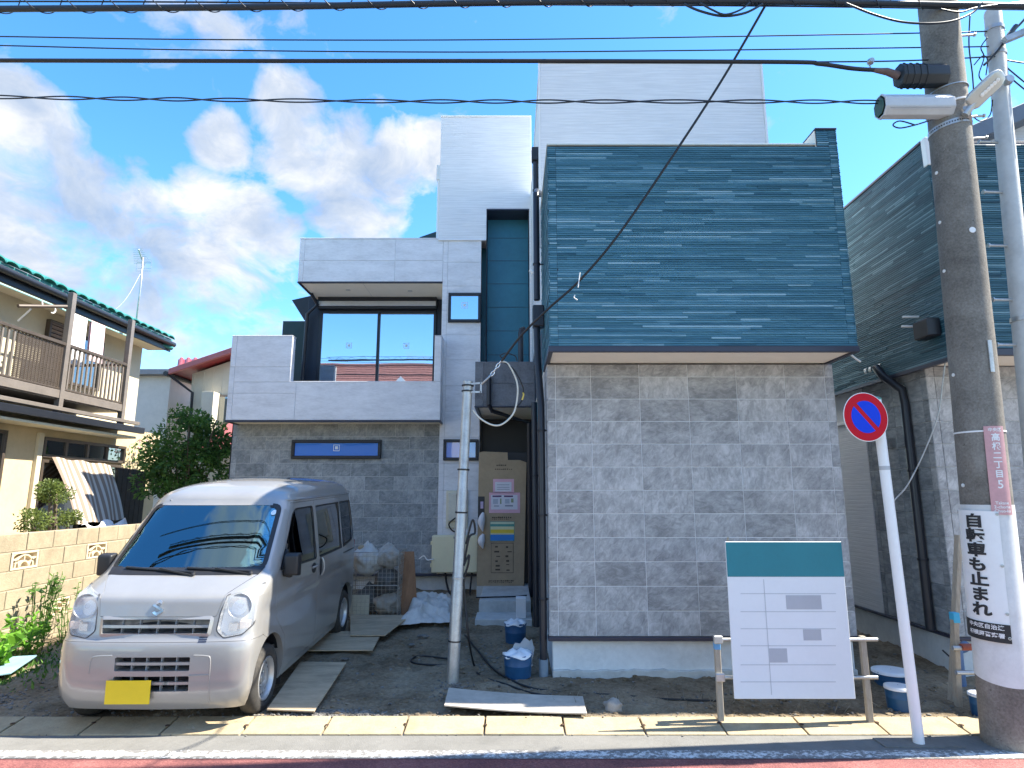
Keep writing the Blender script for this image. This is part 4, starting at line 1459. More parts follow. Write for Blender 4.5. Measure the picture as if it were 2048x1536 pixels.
def fx(y, z, off=0.0):
    w, xf, rx, ry = lerp_tab(HW, z), lerp_tab(XF, z), lerp_tab(RXF, z), lerp_tab(RYF, z)
    a = min(abs(y), w)
    x = xf
    if a > w - ry:
        s = min(1, (a - (w - ry)) / ry)
        x = xf - rx + rx * sqrt(max(0, 1 - s * s))
    return x - BOW * (a / w) ** 2 + off


def sy(x, z, off=0.0):
    w, xf, rx, ry = lerp_tab(HW, z), lerp_tab(XF, z), lerp_tab(RXF, z), lerp_tab(RYF, z)
    x2 = x + BOW * .9
    y = w
    if x2 > xf - rx:
        s = min(1, (x2 - (xf - rx)) / rx)
        y = w - ry + ry * sqrt(max(0, 1 - s * s))
    xr = lerp_tab(XRR, z)
    if x < xr + .18:
        s = min(1, (xr + .18 - x) / .18)
        y = min(y, w - .10 + .10 * sqrt(max(0, 1 - s * s)))
    # a pressed shoulder line along the flank
    if .78 < z < .90:
        y -= .009 * sin(pi * (z - .78) / .12)
    return y + off


def ring(z, inset=0.0, n=14, xclip=None):
    pts = []
    w = lerp_tab(HW, z)
    ry = lerp_tab(RYF, z)
    ys = []
    for k in range(n + 1):            # front, from +y to -y
        t = k / n
        ys.append(w * sin(pi / 2 * (1 - 2 * t)))
    for y in ys:
        pts.append((fx(y, z), y))
    xr = lerp_tab(XRR, z)
    xf_side = fx(w, z)
    side = [xf_side + (xr + .18 - xf_side) * k / 22 for k in range(1, 23)]
    right = [(x, -sy(x, z)) for x in side]
    rear = []
    for k in range(1, 8):
        a = pi / 2 * k / 8
        rear.append((xr + .18 - .18 * sin(a), -(w - .10 + .10 * cos(a))))
    rearm = [(xr, -(w - .10) * (1 - 2 * k / 6)) for k in range(0, 7)]
    rear2 = [(x, -y) for x, y in reversed(rear)]
    left = [(x, -y) for x, y in reversed(right)]
    out = pts + right + rear + rearm + rear2 + left
    if inset:
        cx = -1.9
        hl_ = max(.3, (lerp_tab(XF, z) - xr) / 2)
        cx = (lerp_tab(XF, z) + xr) / 2
        out = [(cx + (x - cx) * (hl_ - inset) / hl_, y * (w - inset) / w) for x, y in out]
    return out


def loft(zs, inset=0.0, shift=0.0):
    m = MB()
    for z in zs:
        for x, y in ring(z, inset):
            m.v.append(V((x, y, z + shift)))
    n = len(ring(zs[0]))
    for i in range(len(zs) - 1):
        for j in range(n):
            m.f.append((i * n + j, i * n + (j + 1) % n, (i + 1) * n + (j + 1) % n, (i + 1) * n + j))
    m.f.append(tuple(range(n))[::-1])
    k = (len(zs) - 1) * n
    m.f.append(tuple(k + j for j in range(n)))
    return m


def raw(m):
    me = bpy.data.meshes.new('tmp')
    me.from_pydata([tuple(p) for p in m.v], [], m.f)
    bm = bmesh.new()
    bm.from_mesh(me)
    bmesh.ops.remove_doubles(bm, verts=bm.verts, dist=1e-5)
    bmesh.ops.recalc_face_normals(bm, faces=bm.faces)
    bm.to_mesh(me)
    bm.free()
    return me


def _bool(me, cm, op, jit):
    a = bpy.data.objects.new('tmp_a', me)
    b_ = bpy.data.objects.new('tmp_b', cm)
    COL.objects.link(a)
    COL.objects.link(b_)
    b_.location = jit
    md = a.modifiers.new('b', 'BOOLEAN')
    md.object = b_
    md.operation = op
    md.solver = 'EXACT'
    dg = bpy.context.evaluated_depsgraph_get()
    dg.update()
    out = bpy.data.meshes.new_from_object(a.evaluated_get(dg))
    bpy.data.objects.remove(a)
    bpy.data.objects.remove(b_)
    bm = bmesh.new()
    bm.from_mesh(out)
    bmesh.ops.remove_doubles(bm, verts=bm.verts, dist=2e-5)
    bmesh.ops.dissolve_degenerate(bm, edges=bm.edges, dist=1e-5)
    vol = bm.calc_volume(signed=True)
    bad = sum(1 for e in bm.edges if len(e.link_faces) != 2)
    bm.to_mesh(out)
    bm.free()
    return out, vol, bad


def volume(me):
    bm = bmesh.new()
    bm.from_mesh(me)
    v = bm.calc_volume(signed=True)
    bm.free()
    return v


def boolean(me, cut, op='DIFFERENCE'):
    """exact boolean, tried again with a hair's shift of the cutter if the outcome is not a sound solid"""
    cm = cut if isinstance(cut, bpy.types.Mesh) else raw(cut)
    v0 = volume(me)
    best = None
    for k in range(6):
        j = V((0, 0, 0)) if k == 0 else V((.0006 * k, .0004 * (-1) ** k * k, .0005 * (-1) ** (k // 2) * k))
        out, vol, bad = _bool(me, cm, op, j)
        ok = vol > 1e-5 and vol <= v0 * 1.001 and (op == 'INTERSECT' or vol > v0 * .25)
        sc_ = (0 if ok else 1, bad)
        if best is None or sc_ < best[0]:
            best = (sc_, out)
        if ok and bad == 0:
            break
    return best[1]


def roundpoly(pts, r=.03, n=4):
    out = []
    m = len(pts)
    for i in range(m):
        p0, p1, p2 = (V((*pts[k % m], 0)) for k in (i - 1, i, i + 1))
        rr = r[i] if isinstance(r, (list, tuple)) else r
        a = p1 + (p0 - p1).normalized() * min(rr, (p0 - p1).length * .45)
        b_ = p1 + (p2 - p1).normalized() * min(rr, (p2 - p1).length * .45)
        for k in range(n + 1):
            t = k / n
            q = a * (1 - t) ** 2 + p1 * 2 * t * (1 - t) + b_ * t * t
            out.append((q.x, q.y))
    return out


def shrink(poly, d):
    """move a closed polygon inwards by d"""
    n = len(poly)
    ar = sum(poly[i][0] * poly[(i + 1) % n][1] - poly[(i + 1) % n][0] * poly[i][1] for i in range(n))
    sg = 1 if ar > 0 else -1
    out = []
    for i in range(n):
        p0, p1, p2 = V((*poly[i - 1], 0)), V((*poly[i], 0)), V((*poly[(i + 1) % n], 0))
        d1, d2 = p1 - p0, p2 - p1
        nn = V((-d1.y, d1.x, 0)).normalized() + V((-d2.y, d2.x, 0)).normalized()
        if nn.length < 1e-6:
            nn = V((-d1.y, d1.x, 0))
        nn.normalize()
        q = p1 + nn * d * sg
        out.append((q.x, q.y))
    return out


def patch(poly, fn, step=.05, thick=.006, holes=None):
    """fill a 2D outline, lay it on the surface fn(u, v, off) and give it thickness"""
    us, vs = [p[0] for p in poly], [p[1] for p in poly]
    n = len(poly)
    dense = []
    for i in range(n):
        a, b_ = V((*poly[i], 0)), V((*poly[(i + 1) % n], 0))
        k = max(1, int((b_ - a).length / step))
        for t in range(k):
            q = a.lerp(b_, t / k)
            dense.append((q.x, q.y))

    def inside(x, y):
        c = False
        for i in range(len(dense)):
            x1, y1 = dense[i]
            x2, y2 = dense[i - 1]
            if (y1 > y) != (y2 > y) and x < (x2 - x1) * (y - y1) / (y2 - y1) + x1:
                c = not c
        return c
    pts = [V(p) for p in dense]
    nb = len(pts)
    y = min(vs) + step * .5
    while y < max(vs):
        x = min(us) + step * .5
        while x < max(us):
            if inside(x, y) and min((V((x, y)) - q).length for q in pts[:nb]) > step * .4:
                pts.append(V((x, y)))
            x += step
        y += step
    r = delaunay_2d_cdt(pts, [(i, (i + 1) % nb) for i in range(nb)], [list(range(nb))], 1, 1e-6)
    v2, fs = r[0], r[2]
    m = MB()
    k = len(v2)
    m.v = [fn(p.x, p.y, 0) for p in v2] + [fn(p.x, p.y, -thick) for p in v2]
    m.f = [tuple(f) for f in fs] + [tuple(k + i for i in f)[::-1] for f in fs]
    ec = {}
    for f in fs:
        for i in range(len(f)):
            e = (f[i], f[(i + 1) % len(f)])
            ec[e] = ec.get(e, 0) + 1
    for (a, b_) in list(ec):
        if (b_, a) not in ec:
            m.f.append((a, k + a, k + b_, b_))
    return m


FR = lambda y, z, o: V((fx(y, z, o), y, z))
SL = lambda x, z, o: V((x, sy(x, z, o), z))
SRt = lambda x, z, o: V((x, -sy(x, z, o), z))

VX, VY, VZ, VTH, VP = -2.73, 4.93, -.015, .010, .0326
# van axes in the world
fw_ = V((sin(VTH), -cos(VTH), 0))
lf_ = V((cos(VTH), sin(VTH), 0))
up_ = V((0, 0, 1))
fwp = (fw_ * cos(VP) - up_ * sin(VP)).normalized()
upp = (up_ * cos(VP) + fw_ * sin(VP)).normalized()
VM = Matrix((fwp, lf_, upp)).transposed().to_4x4()
VM.translation = V((VX, VY, VZ))
VAN = empty('parked_van', VM @ V((-1.7, 0, 0)), 'silver grey box van parked nose out beside the tan block wall', 'van')


def paint():
    m, nt, b = nt_mat('silver_van_paint')
    p = pos(nt)
    n = fnoise(nt, p, 900, 2, .5)
    n2 = fnoise(nt, p, 2.5, 4, .6)
    c = ramp(nt, math_(nt, 'ADD', math_(nt, 'MULTIPLY', n, .5), math_(nt, 'MULTIPLY', n2, .5)), [(.3, (.305, .30, .292)), (.7, (.39, .382, .372))])
    L(nt, c, b.inputs['Base Color'])
    b.inputs['Metallic'].default_value = .35
    b.inputs['Roughness'].default_value = .38
    b.inputs['Coat Weight'].default_value = 1
    b.inputs['Coat Roughness'].default_value = .05
    return m


MT['paint'] = paint()
MT['vblack'] = M('black_van_plastic', (.018, .018, .020), .45, var=.1)
MT['vdark'] = M('dark_van_interior', (.055, .058, .062), .8, var=.15)
MT['vgrey'] = M('grey_dashboard', (.30, .31, .32), .7, var=.1)
MT['vgrey2'] = M('dark_lamp_seal', (.07, .07, .075), .6, var=.05)
MT['tyre'] = M('tyre_rubber', (.035, .033, .031), .85, var=.3, sc=14, dirt=.5, dirtcol=(.13, .11, .085))
MT['rim'] = M('silver_wheel_paint', (.50, .50, .50), .38, .6, var=.08)
MT['chrome'] = M('chrome', (.78, .78, .78), .12, 1.0, var=.02)
MT['lampwhite'] = M('lamp_housing', (.70, .71, .72), .3, .15, var=.06)
MT['amber'] = M('clear_amber_lamp', (.72, .60, .52), .25, .3, var=.05)


def vglass(name, tint, alpha, rough=.0, refl=(.9, .95, 1)):
    m, nt, b = nt_mat(name)
    tr = N(nt, 'ShaderNodeBsdfTransparent')
    tr.inputs['Color'].default_value = (*tint, 1)
    g = N(nt, 'ShaderNodeBsdfGlossy')
    g.inputs['Roughness'].default_value = .01
    g.inputs['Color'].default_value = (*refl, 1)
    fr = N(nt, 'ShaderNodeFresnel')
    fr.inputs['IOR'].default_value = 1.55
    f = math_(nt, 'ADD', math_(nt, 'MULTIPLY', fr.outputs[0], 1.0), alpha, clamp=True)
    ms = N(nt, 'ShaderNodeMixShader')
    L(nt, f, ms.inputs[0])
    L(nt, tr.outputs[0], ms.inputs[1])
    L(nt, g.outputs[0], ms.inputs[2])
    L(nt, ms.outputs[0], nt.nodes['Material Output'].inputs['Surface'])
    return m


MT['wind'] = vglass('windscreen_glass', (.84, .96, .94), .24, refl=(.66, .95, 1))
m, nt, b = nt_mat('clear_lens')
b.inputs['Base Color'].default_value = (.80, .83, .85, 1)
b.inputs['Roughness'].default_value = .06
tr = N(nt, 'ShaderNodeBsdfTransparent')
ms = N(nt, 'ShaderNodeMixShader')
ms.inputs[0].default_value = .16
L(nt, tr.outputs[0], ms.inputs[1])
L(nt, b.outputs[0], ms.inputs[2])
L(nt, ms.outputs[0], nt.nodes['Material Output'].inputs['Surface'])
MT['clear'] = m
MT['sideglass'] = vglass('side_glass', (.45, .52, .52), .05)
MT['privacy'] = vglass('privacy_glass', (.06, .09, .11), .06)


def vbuild(me_or_mb, name, mat, parent=None, smooth=40, kind=None):
    me = me_or_mb if isinstance(me_or_mb, bpy.types.Mesh) else raw(me_or_mb)
    me = me.copy()
    me.transform(VM)
    xs = [v.co.copy() for v in me.vertices]
    c = V((sum(p.x for p in xs) / len(xs), sum(p.y for p in xs) / len(xs), min(p.z for p in xs)))
    me.transform(Matrix.Translation(-c))
    me.materials.clear()
    me.materials.append(mat)
    if smooth:
        me.shade_smooth()
        me.set_sharp_from_angle(angle=R(smooth))
    me.name = name
    o = bpy.data.objects.new(name, me)
    put(o, parent or VAN, c)
    if kind:
        o['kind'] = kind
    return o


zs = [.17, .19, .22, .26, .30, .34, .40, .46, .52, .58, .62, .655, .672, .69, .715, .74, .78, .81, .84, .87, .90, .945, .965, .975, .982, .99, 1.0, 1.01, 1.035, 1.06, 1.08, 1.105, 1.13, 1.18, 1.25, 1.32, 1.40, 1.48, 1.56, 1.62, 1.655, 1.67, 1.685, 1.6925, 1.70, 1.72, 1.74, 1.76, 1.78, 1.80, 1.82, 1.84, 1.857, 1.872, 1.883, 1.89]
shell = raw(loft(zs))
# cavity
cz = [.42, .55, .7, .85, 1.0, 1.13, 1.25, 1.4, 1.56, 1.655, 1.70, 1.74, 1.78, 1.81, 1.835]
cav = MB()
for z in cz:
    for x, y in ring(z, .045):
        xx = min(x, -.30 + .012 * cos(y * 2)) if z < 1.0 else x
        cav.v.append(V((xx, y, z)))
n = len(ring(.5))
for i in range(len(cz) - 1):
    for j in range(n):
        cav.f.append((i * n + j, i * n + (j + 1) % n, (i + 1) * n + (j + 1) % n, (i + 1) * n + j))
cav.f.append(tuple(range(n))[::-1])
k = (len(cz) - 1) * n
cav.f.append(tuple(k + j for j in range(n)))
body = boolean(shell, raw(cav))

# outlines
WIND = roundpoly([(-.640, 1.135), (.640, 1.135), (.575, 1.640), (-.575, 1.640)], .06)
DOORWIN = roundpoly([(-.62, 1.10), (-1.66, 1.06), (-1.66, 1.60), (-1.08, 1.60)], [.03, .04, .05, .10])
SLWIN = roundpoly([(-1.76, 1.06), (-2.64, 1.06), (-2.64, 1.595), (-1.76, 1.595)], [.03, .015, .015, .03])
QWIN = roundpoly([(-2.69, 1.06), (-3.13, 1.10), (-3.21, 1.20), (-3.19, 1.595), (-2.69, 1.595)], [.015, .08, .10, .05, .015])
HEADL = roundpoly([(.462, .735), (.474, .86), (.500, .985), (.712, 1.045), (.718, .77), (.655, .705), (.52, .685)], [.02, .01, .008, .008, .012, .02, .02])
cut = MB()


def xprism(poly, x0, x1):             # polygon in (y, z) swept along x
    return MB().prism([(x0, p[0], p[1]) for p in poly], (1, 0, 0), x1 - x0)


def yprism(poly, y0, y1):             # polygon in (x, z) swept along y
    return MB().prism([(p[0], y0, p[1]) for p in poly], (0, 1, 0), y1 - y0)


# wheels
WX = (-.47, -2.90)
WZ, WR = .268, .268
arch = MB()
for wx in WX:
    for s in (-1, 1):
        a = MB().lathe([(.335, 0), (.335, .40)], (wx, s * .38, WZ + .015), (0, s, 0), 36)
        arch.add(a.v, a.f)
body = boolean(body, raw(arch))
# windows right through the body
cw_ = MB()
for q in (yprism(DOORWIN, -1, 1), yprism(SLWIN, -1, 1), yprism(QWIN, -1, 1)):
    cw_.add(q.v, q.f)
body = boolean(body, raw(cw_))
c2 = MB()
# windscreen: a prism along the car axis, only through the front skin
q = xprism(WIND, -1.02, .3)
c2.add(q.v, q.f)
hl = [shrink(HEADL, .004), shrink([(-a, b_) for a, b_ in HEADL][::-1], .004)]
for h in hl:
    q = xprism(h, -.40, .2)
    c2.add(q.v, q.f)
# grille openings
G1 = roundpoly([(-.405, .715), (.405, .715), (.415, .823), (-.415, .823)], .012)
GA = roundpoly([(-.255, .462), (.305, .462), (.305, .560), (-.255, .560)], .012)
GB = roundpoly([(-.255, .315), (.305, .315), (.305, .424), (-.255, .424)], .012)
for g in (G1, GA, GB):
    q = xprism(g, -.17, .2)
    c2.add(q.v, q.f)
body = boolean(body, raw(c2))
# doors, bonnet and bumper come off as parts with real gaps
FDOOR = [(-.60, 1.10), (-.555, 1.06), (-.575, .72), (-.80, .52), (-.835, .36), (-.835, .225), (-1.70, .225), (-1.70, 1.655), (-1.075, 1.655)]
SDOOR = [(-1.71, .225), (-2.30, .225), (-2.52, .40), (-2.60, .62), (-2.68, .66), (-2.68, 1.655), (-1.71, 1.655)]


def chain(*ms):
    m = MB()
    for q in ms:
        m.add(q.v, q.f)
    return raw(m)


doors = []
for D in (FDOOR, SDOOR):
    for s in (1, -1):
        y0, y1 = (.555, 1) if s > 0 else (-1, -.555)
        doors.append((s, D, boolean(body.copy(), raw(yprism(shrink(D, .004), y0, y1)), 'INTERSECT')))
body = boolean(body, chain(yprism(FDOOR, .555, 1), yprism(FDOOR, -1, -.555)))
body = boolean(body, chain(yprism(SDOOR, .555, 1), yprism(SDOOR, -1, -.555)))
BUMP = [(.5, .101), (.5, .6633), (-.1417, .6631), (-.3013, .6517), (-.4073, .5983), (-.4071, .101)]
bump_me = boolean(body.copy(), raw(yprism(shrink(BUMP, .003), -1, 1)), 'INTERSECT')
body = boolean(body, raw(yprism(BUMP, -1, 1)))
HOOD = [(.5, .838), (.5, 1.16), (-.425, 1.113), (-.36, 1.02), (-.20, .838)]
HOODY = roundpoly([(-.4487, .8361), (.4487, .8363), (.4873, .9933), (.6307, 1.1087), (-.6307, 1.1083), (-.4873, .9931)], .012)
hood_me = raw(patch(shrink(HOODY, .003), FR, .022, .03))
body = boolean(body, raw(xprism(HOODY, -.44, .3)))

vbuild(body, 'body', MT['paint'])
for s, D, me in doors:
    nm = 'front_door' if D is FDOOR else 'sliding_door'
    d = vbuild(me, nm, MT['paint'])
    fn = SL if s > 0 else SRt
    W_ = DOORWIN if D is FDOOR else SLWIN
    vbuild(patch(shrink(W_, -.012), lambda x, z, o, fn=fn: fn(x, z, o - .012), .12, .004), 'window_pane', MT['sideglass' if D is FDOOR else 'privacy'], d)
    # black rubber round the glass
    ring_o, ring_i = shrink(W_, -.002), shrink(W_, .016)
    rb = MB()
    nn = len(ring_o)
    for i in range(nn):
        j = (i + 1) % nn
        rb.add([fn(*ring_o[i], .002), fn(*ring_o[j], .002), fn(*ring_i[j], -.004), fn(*ring_i[i], -.004)], [(0, 1, 2, 3)])
    vbuild(rb, 'window_seal', MT['vblack'], d)
    # handle in a recessed cup
    hx, hz = (-1.57, .985) if D is FDOOR else (-1.80, .965)
    w_, h_ = (.07, .05) if D is FDOOR else (.035, .09)
    cup = [(hx + w_ * cos(2 * pi * k / 20), hz + h_ * sin(2 * pi * k / 20)) for k in range(20)]
    vbuild(patch(cup, lambda x, z, o, fn=fn: fn(x, z, o + .003), .05, .004), 'handle_cup', MT['vblack'], d)
    hd = MB()
    if D is FDOOR:
        pts = [fn(hx - .075, hz + .012, .012), fn(hx - .03, hz + .018, .03), fn(hx + .03, hz + .018, .03), fn(hx + .075, hz + .012, .012)]
    else:
        pts = [fn(hx - .012, hz + .09, .012), fn(hx - .014, hz + .04, .03), fn(hx - .014, hz - .04, .03), fn(hx - .012, hz - .09, .012)]
    hd.tube(smoothpts(pts, 4), .011, 8)
    vbuild(hd, 'door_handle', MT['paint'], d)
qd = None
for s, fn in ((1, SL), (-1, SRt)):
    o = vbuild(patch(shrink(QWIN, -.012), lambda x, z, o_, fn=fn: fn(x, z, o_ - .012), .12, .004), 'quarter_window', MT['privacy'])
    rb = MB()
    ro, ri = shrink(QWIN, -.002), shrink(QWIN, .014)
    for i in range(len(ro)):
        j = (i + 1) % len(ro)
        rb.add([fn(*ro[i], .002), fn(*ro[j], .002), fn(*ri[j], -.004), fn(*ri[i], -.004)], [(0, 1, 2, 3)])
    vbuild(rb, 'window_seal', MT['vblack'], o)
    # sliding door rail
    vbuild(MB().hexa([fn(-2.72, .985, .004), fn(-3.25, .985, .004), fn(-3.25, 1.0, .004), fn(-2.72, 1.0, .004)], [fn(-2.72, .985, -.01), fn(-3.25, .985, -.01), fn(-3.25, 1.0, -.01), fn(-2.72, 1.0, -.01)]), 'door_rail', MT['vblack'])
    # roof gutter
    gt = MB().tube([fn(x, 1.682, .004) for x in [-.98 - k * .1 for k in range(24)]], .009, 6)
    vbuild(gt, 'roof_gutter', MT['paint'])
    # mud flap
    vbuild(MB().box(-.86, -.85, min(s * .50, s * .70), max(s * .50, s * .70), .10, .34), 'mud_flap', MT['vblack'])
bonnet = vbuild(hood_me, 'bonnet', MT['paint'])
# maker's emblem on the bonnet: an angular letter S
S_ = [(.030, .040), (.004, .056), (-.042, .026), (-.042, .012), (.022, -.022), (-.002, -.036), (-.022, -.024), (-.040, -.036), (-.002, -.058), (.042, -.030), (.042, -.014), (-.020, .020), (.004, .034), (.022, .024)]
pz_ = patch([(a, .905 + b_) for a, b_ in S_], lambda y, z, o: FR(y, z, o + .010), .03, .009)
vbuild(pz_, 'emblem', MT['chrome'], bonnet, smooth=30)
bumper = vbuild(bump_me, 'front_bumper', MT['paint'])
# black voids behind the openings, with bars
def grille(poly, nbars, nvert, parent, z0, z1, y0, y1, xo=-.012):
    void = patch(shrink(poly, -.02), lambda y, z, o: FR(y, z, o - .11), .1, .004)
    v = vbuild(void, 'grille_void', MT['black'], parent)
    for k in range(nbars):
        z = z0 + (z1 - z0) * (k + 1) / (nbars + 1)
        b = MB()
        pr, n_ = None, 16
        for i in range(n_):
            a, c_ = y0 + (y1 - y0) * i / n_, y0 + (y1 - y0) * (i + 1) / n_
            b.hexa([FR(a, z - .010, xo), FR(c_, z - .010, xo), FR(c_, z + .010, xo), FR(a, z + .010, xo)], [FR(a, z - .010, xo - .03), FR(c_, z - .010, xo - .03), FR(c_, z + .010, xo - .03), FR(a, z + .010, xo - .03)])
        vbuild(b, 'grille_bar', MT['paint'], parent)
    for k in range(nvert):
        y = y0 + (y1 - y0) * (k + 1) / (nvert + 1)
        vbuild(MB().hexa([FR(y - .004, z0, -.03), FR(y + .004, z0, -.03), FR(y + .004, z1, -.03), FR(y - .004, z1, -.03)], [FR(y - .004, z0, -.06), FR(y + .004, z0, -.06), FR(y + .004, z1, -.06), FR(y - .004, z1, -.06)]), 'grille_fin', MT['vgrey'], parent)


UG = empty('upper_grille', VM @ V((-.05, 0, .72)))
UG.parent = VAN
UG.location = V(UG.location) - wloc(VAN)
grille(G1, 1, 5, UG, .715, .823, -.41, .41, .004)
# bright frame round the upper grille
go, gi = shrink(G1, -.020), shrink(G1, .004)
gf = MB()
for i in range(len(go)):
    j = (i + 1) % len(go)
    gf.add([FR(*go[i], .002), FR(*go[j], .002), FR(*gi[j], .012), FR(*gi[i], .012), FR(*gi[j], -.02), FR(*gi[i], -.02)], [(0, 1, 2, 3), (3, 2, 4, 5)])
vbuild(gf, 'grille_frame', MT['paint'], UG)
LG = empty('lower_grille', VM @ V((-.05, 0, .31)))
LG.parent = VAN
LG.location = V(LG.location) - wloc(VAN)
grille(GA, 1, 4, LG, .462, .560, -.255, .305)
grille(GB, 1, 4, LG, .315, .424, -.255, .305)
# pressed lines on the bumper
for pts in ([(.33, .572), (.42, .566), (.452, .545), (.455, .43), (.452, .215)], [(.31, .43), (.455, .432)], [(-.28, .572), (-.40, .566), (-.44, .54), (-.45, .44)]):
    vbuild(MB().tube([FR(a, b_, .001) for a, b_ in smoothpts([V((p[0], p[1], 0)) for p in pts], 5) for a, b_ in [(a, b_)]] if False else [FR(q.x, q.y, .001) for q in smoothpts([V((p[0], p[1], 0)) for p in pts], 5)], .005, 6), 'bumper_crease', MT['paint'], bumper)
for k in range(3):
    z = .692 - k * .014
    vbuild(MB().hexa([FR(.345, z - .004, .003), FR(.405, z - .004, .003), FR(.405, z + .004, .003), FR(.345, z + .004, .003)], [FR(.345, z - .004, -.01), FR(.405, z - .004, -.01), FR(.405, z + .004, -.01), FR(.345, z + .004, -.01)]), 'badge_stripe', MT['navy'])
# headlamps
for s in (1, -1):
    P_ = HEADL if s > 0 else [(-a, b_) for a, b_ in HEADL][::-1]
    h = vbuild(patch(shrink(P_, .002), lambda y, z, o: FR(y, z, o - .055), .05, .004), 'headlamp', MT['lampwhite'])
    wall = MB()
    Q = shrink(P_, .004)
    for i in range(len(Q)):
        j = (i + 1) % len(Q)
        wall.add([FR(*Q[i], -.002), FR(*Q[j], -.002), V((-.395, *Q[j])), V((-.395, *Q[i]))], [(0, 1, 2, 3)])
    vbuild(wall, 'lamp_surround', MT['lampwhite'], h)
    c = FR(s * .60, .90, -.05)
    vbuild(MB().lathe([(.012, -.02), (.045, -.012), (.075, .006), (.090, .028), (.094, .028), (.090, .02)], c, (1, 0, .12), 24, cap=False), 'reflector', MT['rim'], h)
    vbuild(MB().lathe([(.02, 0), (.022, .012), (.012, .024), (.002, .028)], c + V((-.01, 0, 0)), (1, 0, .1), 14), 'bulb', MT['clear'], h)
    c = FR(s * .575, .755, -.045)
    vbuild(MB().hexa([c + V((0, -.04, -.035)), c + V((0, .04, -.035)), c + V((0, .04, .035)), c + V((0, -.04, .035))], [c + V((.03, -.032, -.027)), c + V((.03, .032, -.027)), c + V((.03, .032, .027)), c + V((.03, -.032, .027))]), 'parking_lamp', MT['chrome'], h, smooth=None)
    c = FR(s * .655, .765, -.045)
    vbuild(MB().hexa([c + V((0, -.042, -.034)), c + V((-.02, .042, -.034)), c + V((-.02, .042, .034)), c + V((0, -.042, .034))], [c + V((.03, -.034, -.027)), c + V((.01, .034, -.027)), c + V((.01, .034, .027)), c + V((.03, -.034, .027))]), 'indicator', MT['amber'], h, smooth=None)
    vbuild(patch(P_, lambda y, z, o: FR(y, z, o + .002), .05, .003), 'lens', MT['clear'], h)
    so, si = shrink(P_, -.005), shrink(P_, .003)
    sl_ = MB()
    for i in range(len(so)):
        j = (i + 1) % len(so)
        sl_.add([FR(*so[i], .0025), FR(*so[j], .0025), FR(*si[j], .0045), FR(*si[i], .0045)], [(0, 1, 2, 3)])
    vbuild(sl_, 'lamp_seal', MT['vgrey2'], h)
# windscreen with black border, wipers, sticker
ws = vbuild(patch(shrink(WIND, -.010), lambda y, z, o: FR(y, z, o - .004), .10, .005), 'windscreen', MT['wind'])
bo, bi = shrink(WIND, -.014), shrink(WIND, .022)
fb = MB()
for i in range(len(bo)):
    j = (i + 1) % len(bo)
    fb.add([FR(*bo[i], .002), FR(*bo[j], .002), FR(*bi[j], -.001), FR(*bi[i], -.001)], [(0, 1, 2, 3)])
vbuild(fb, 'screen_border', MT['vblack'], ws)
co = [(-.62, 1.098), (.62, 1.098), (.645, 1.150), (-.645, 1.150)]
vbuild(patch(co, lambda y, z, o: FR(y, z, o + .004), .1, .006), 'cowl', MT['vblack'])
for (a, b_) in (((.10, 1.118), (-.50, 1.152)), ((.56, 1.122), (.02, 1.150)), ):
    p0_, p1_ = FR(*a, .02), FR(*b_, .018)
    wp_ = MB().tube([FR(a[0] + (b_[0] - a[0]) * t, a[1] + (b_[1] - a[1]) * t, .020) for t in (0, .2, .4, .6, .8, 1)], .010, 6)
    wp_.bar(FR(a[0], a[1] - .02, .015), FR(a[0] - .30, (a[1] + b_[1]) / 2 + .012, .034), .016, .012)
    wp_.lathe([(.016, 0), (.016, .02), (.006, .026)], FR(a[0], a[1] - .02, .0), (1, 0, .6), 10)
    vbuild(wp_, 'wiper', MT['vblack'], ws)
st = [( .545 + .022 * cos(2 * pi * k / 20), 1.575 + .022 * sin(2 * pi * k / 20)) for k in range(20)]
vbuild(patch(st, lambda y, z, o: FR(y, z, o - .0015), .03, .001), 'round_sticker', MT['sticker'], ws)
# interior
vbuild(MB().box(-3.25, -.45, -.66, .66, .40, .46), 'floor_pan', MT['vdark'])
db = MB()
db.hexa([(-.47, -.63, .70), (-.47, .63, .70), (-.47, .63, 1.10), (-.47, -.63, 1.10)], [(-.86, -.62, .72), (-.86, .62, .72), (-.80, .62, 1.07), (-.80, -.62, 1.07)])
vbuild(db, 'dashboard', MT['vgrey'])
vbuild(MB().hexa([(-.62, -.52, 1.09), (-.62, -.20, 1.09), (-.62, -.22, 1.15), (-.62, -.50, 1.15)], [(-.86, -.52, 1.05), (-.86, -.20, 1.05), (-.84, -.22, 1.12), (-.84, -.50, 1.12)]), 'instrument_hood', MT['vgrey'])
tw_ = MB()
cwh = V((-.93, -.345, 1.09))
ax1, ax2 = V((0, 1, 0)), V((-.42, 0, .9)).normalized()
tw_.tube([cwh + ax1 * .18 * cos(2 * pi * k / 28) + ax2 * .18 * sin(2 * pi * k / 28) for k in range(28)], .015, 8, closed=True)
for a in (-.2, pi + .2, -pi / 2):
    tw_.bar(cwh, cwh + ax1 * .17 * cos(a) + ax2 * .17 * sin(a), .035, .015)
tw_.lathe([(.055, 0), (.05, .02)], cwh, (-.9, 0, -.42), 16)
vbuild(tw_, 'steering_wheel', MT['vgrey'])
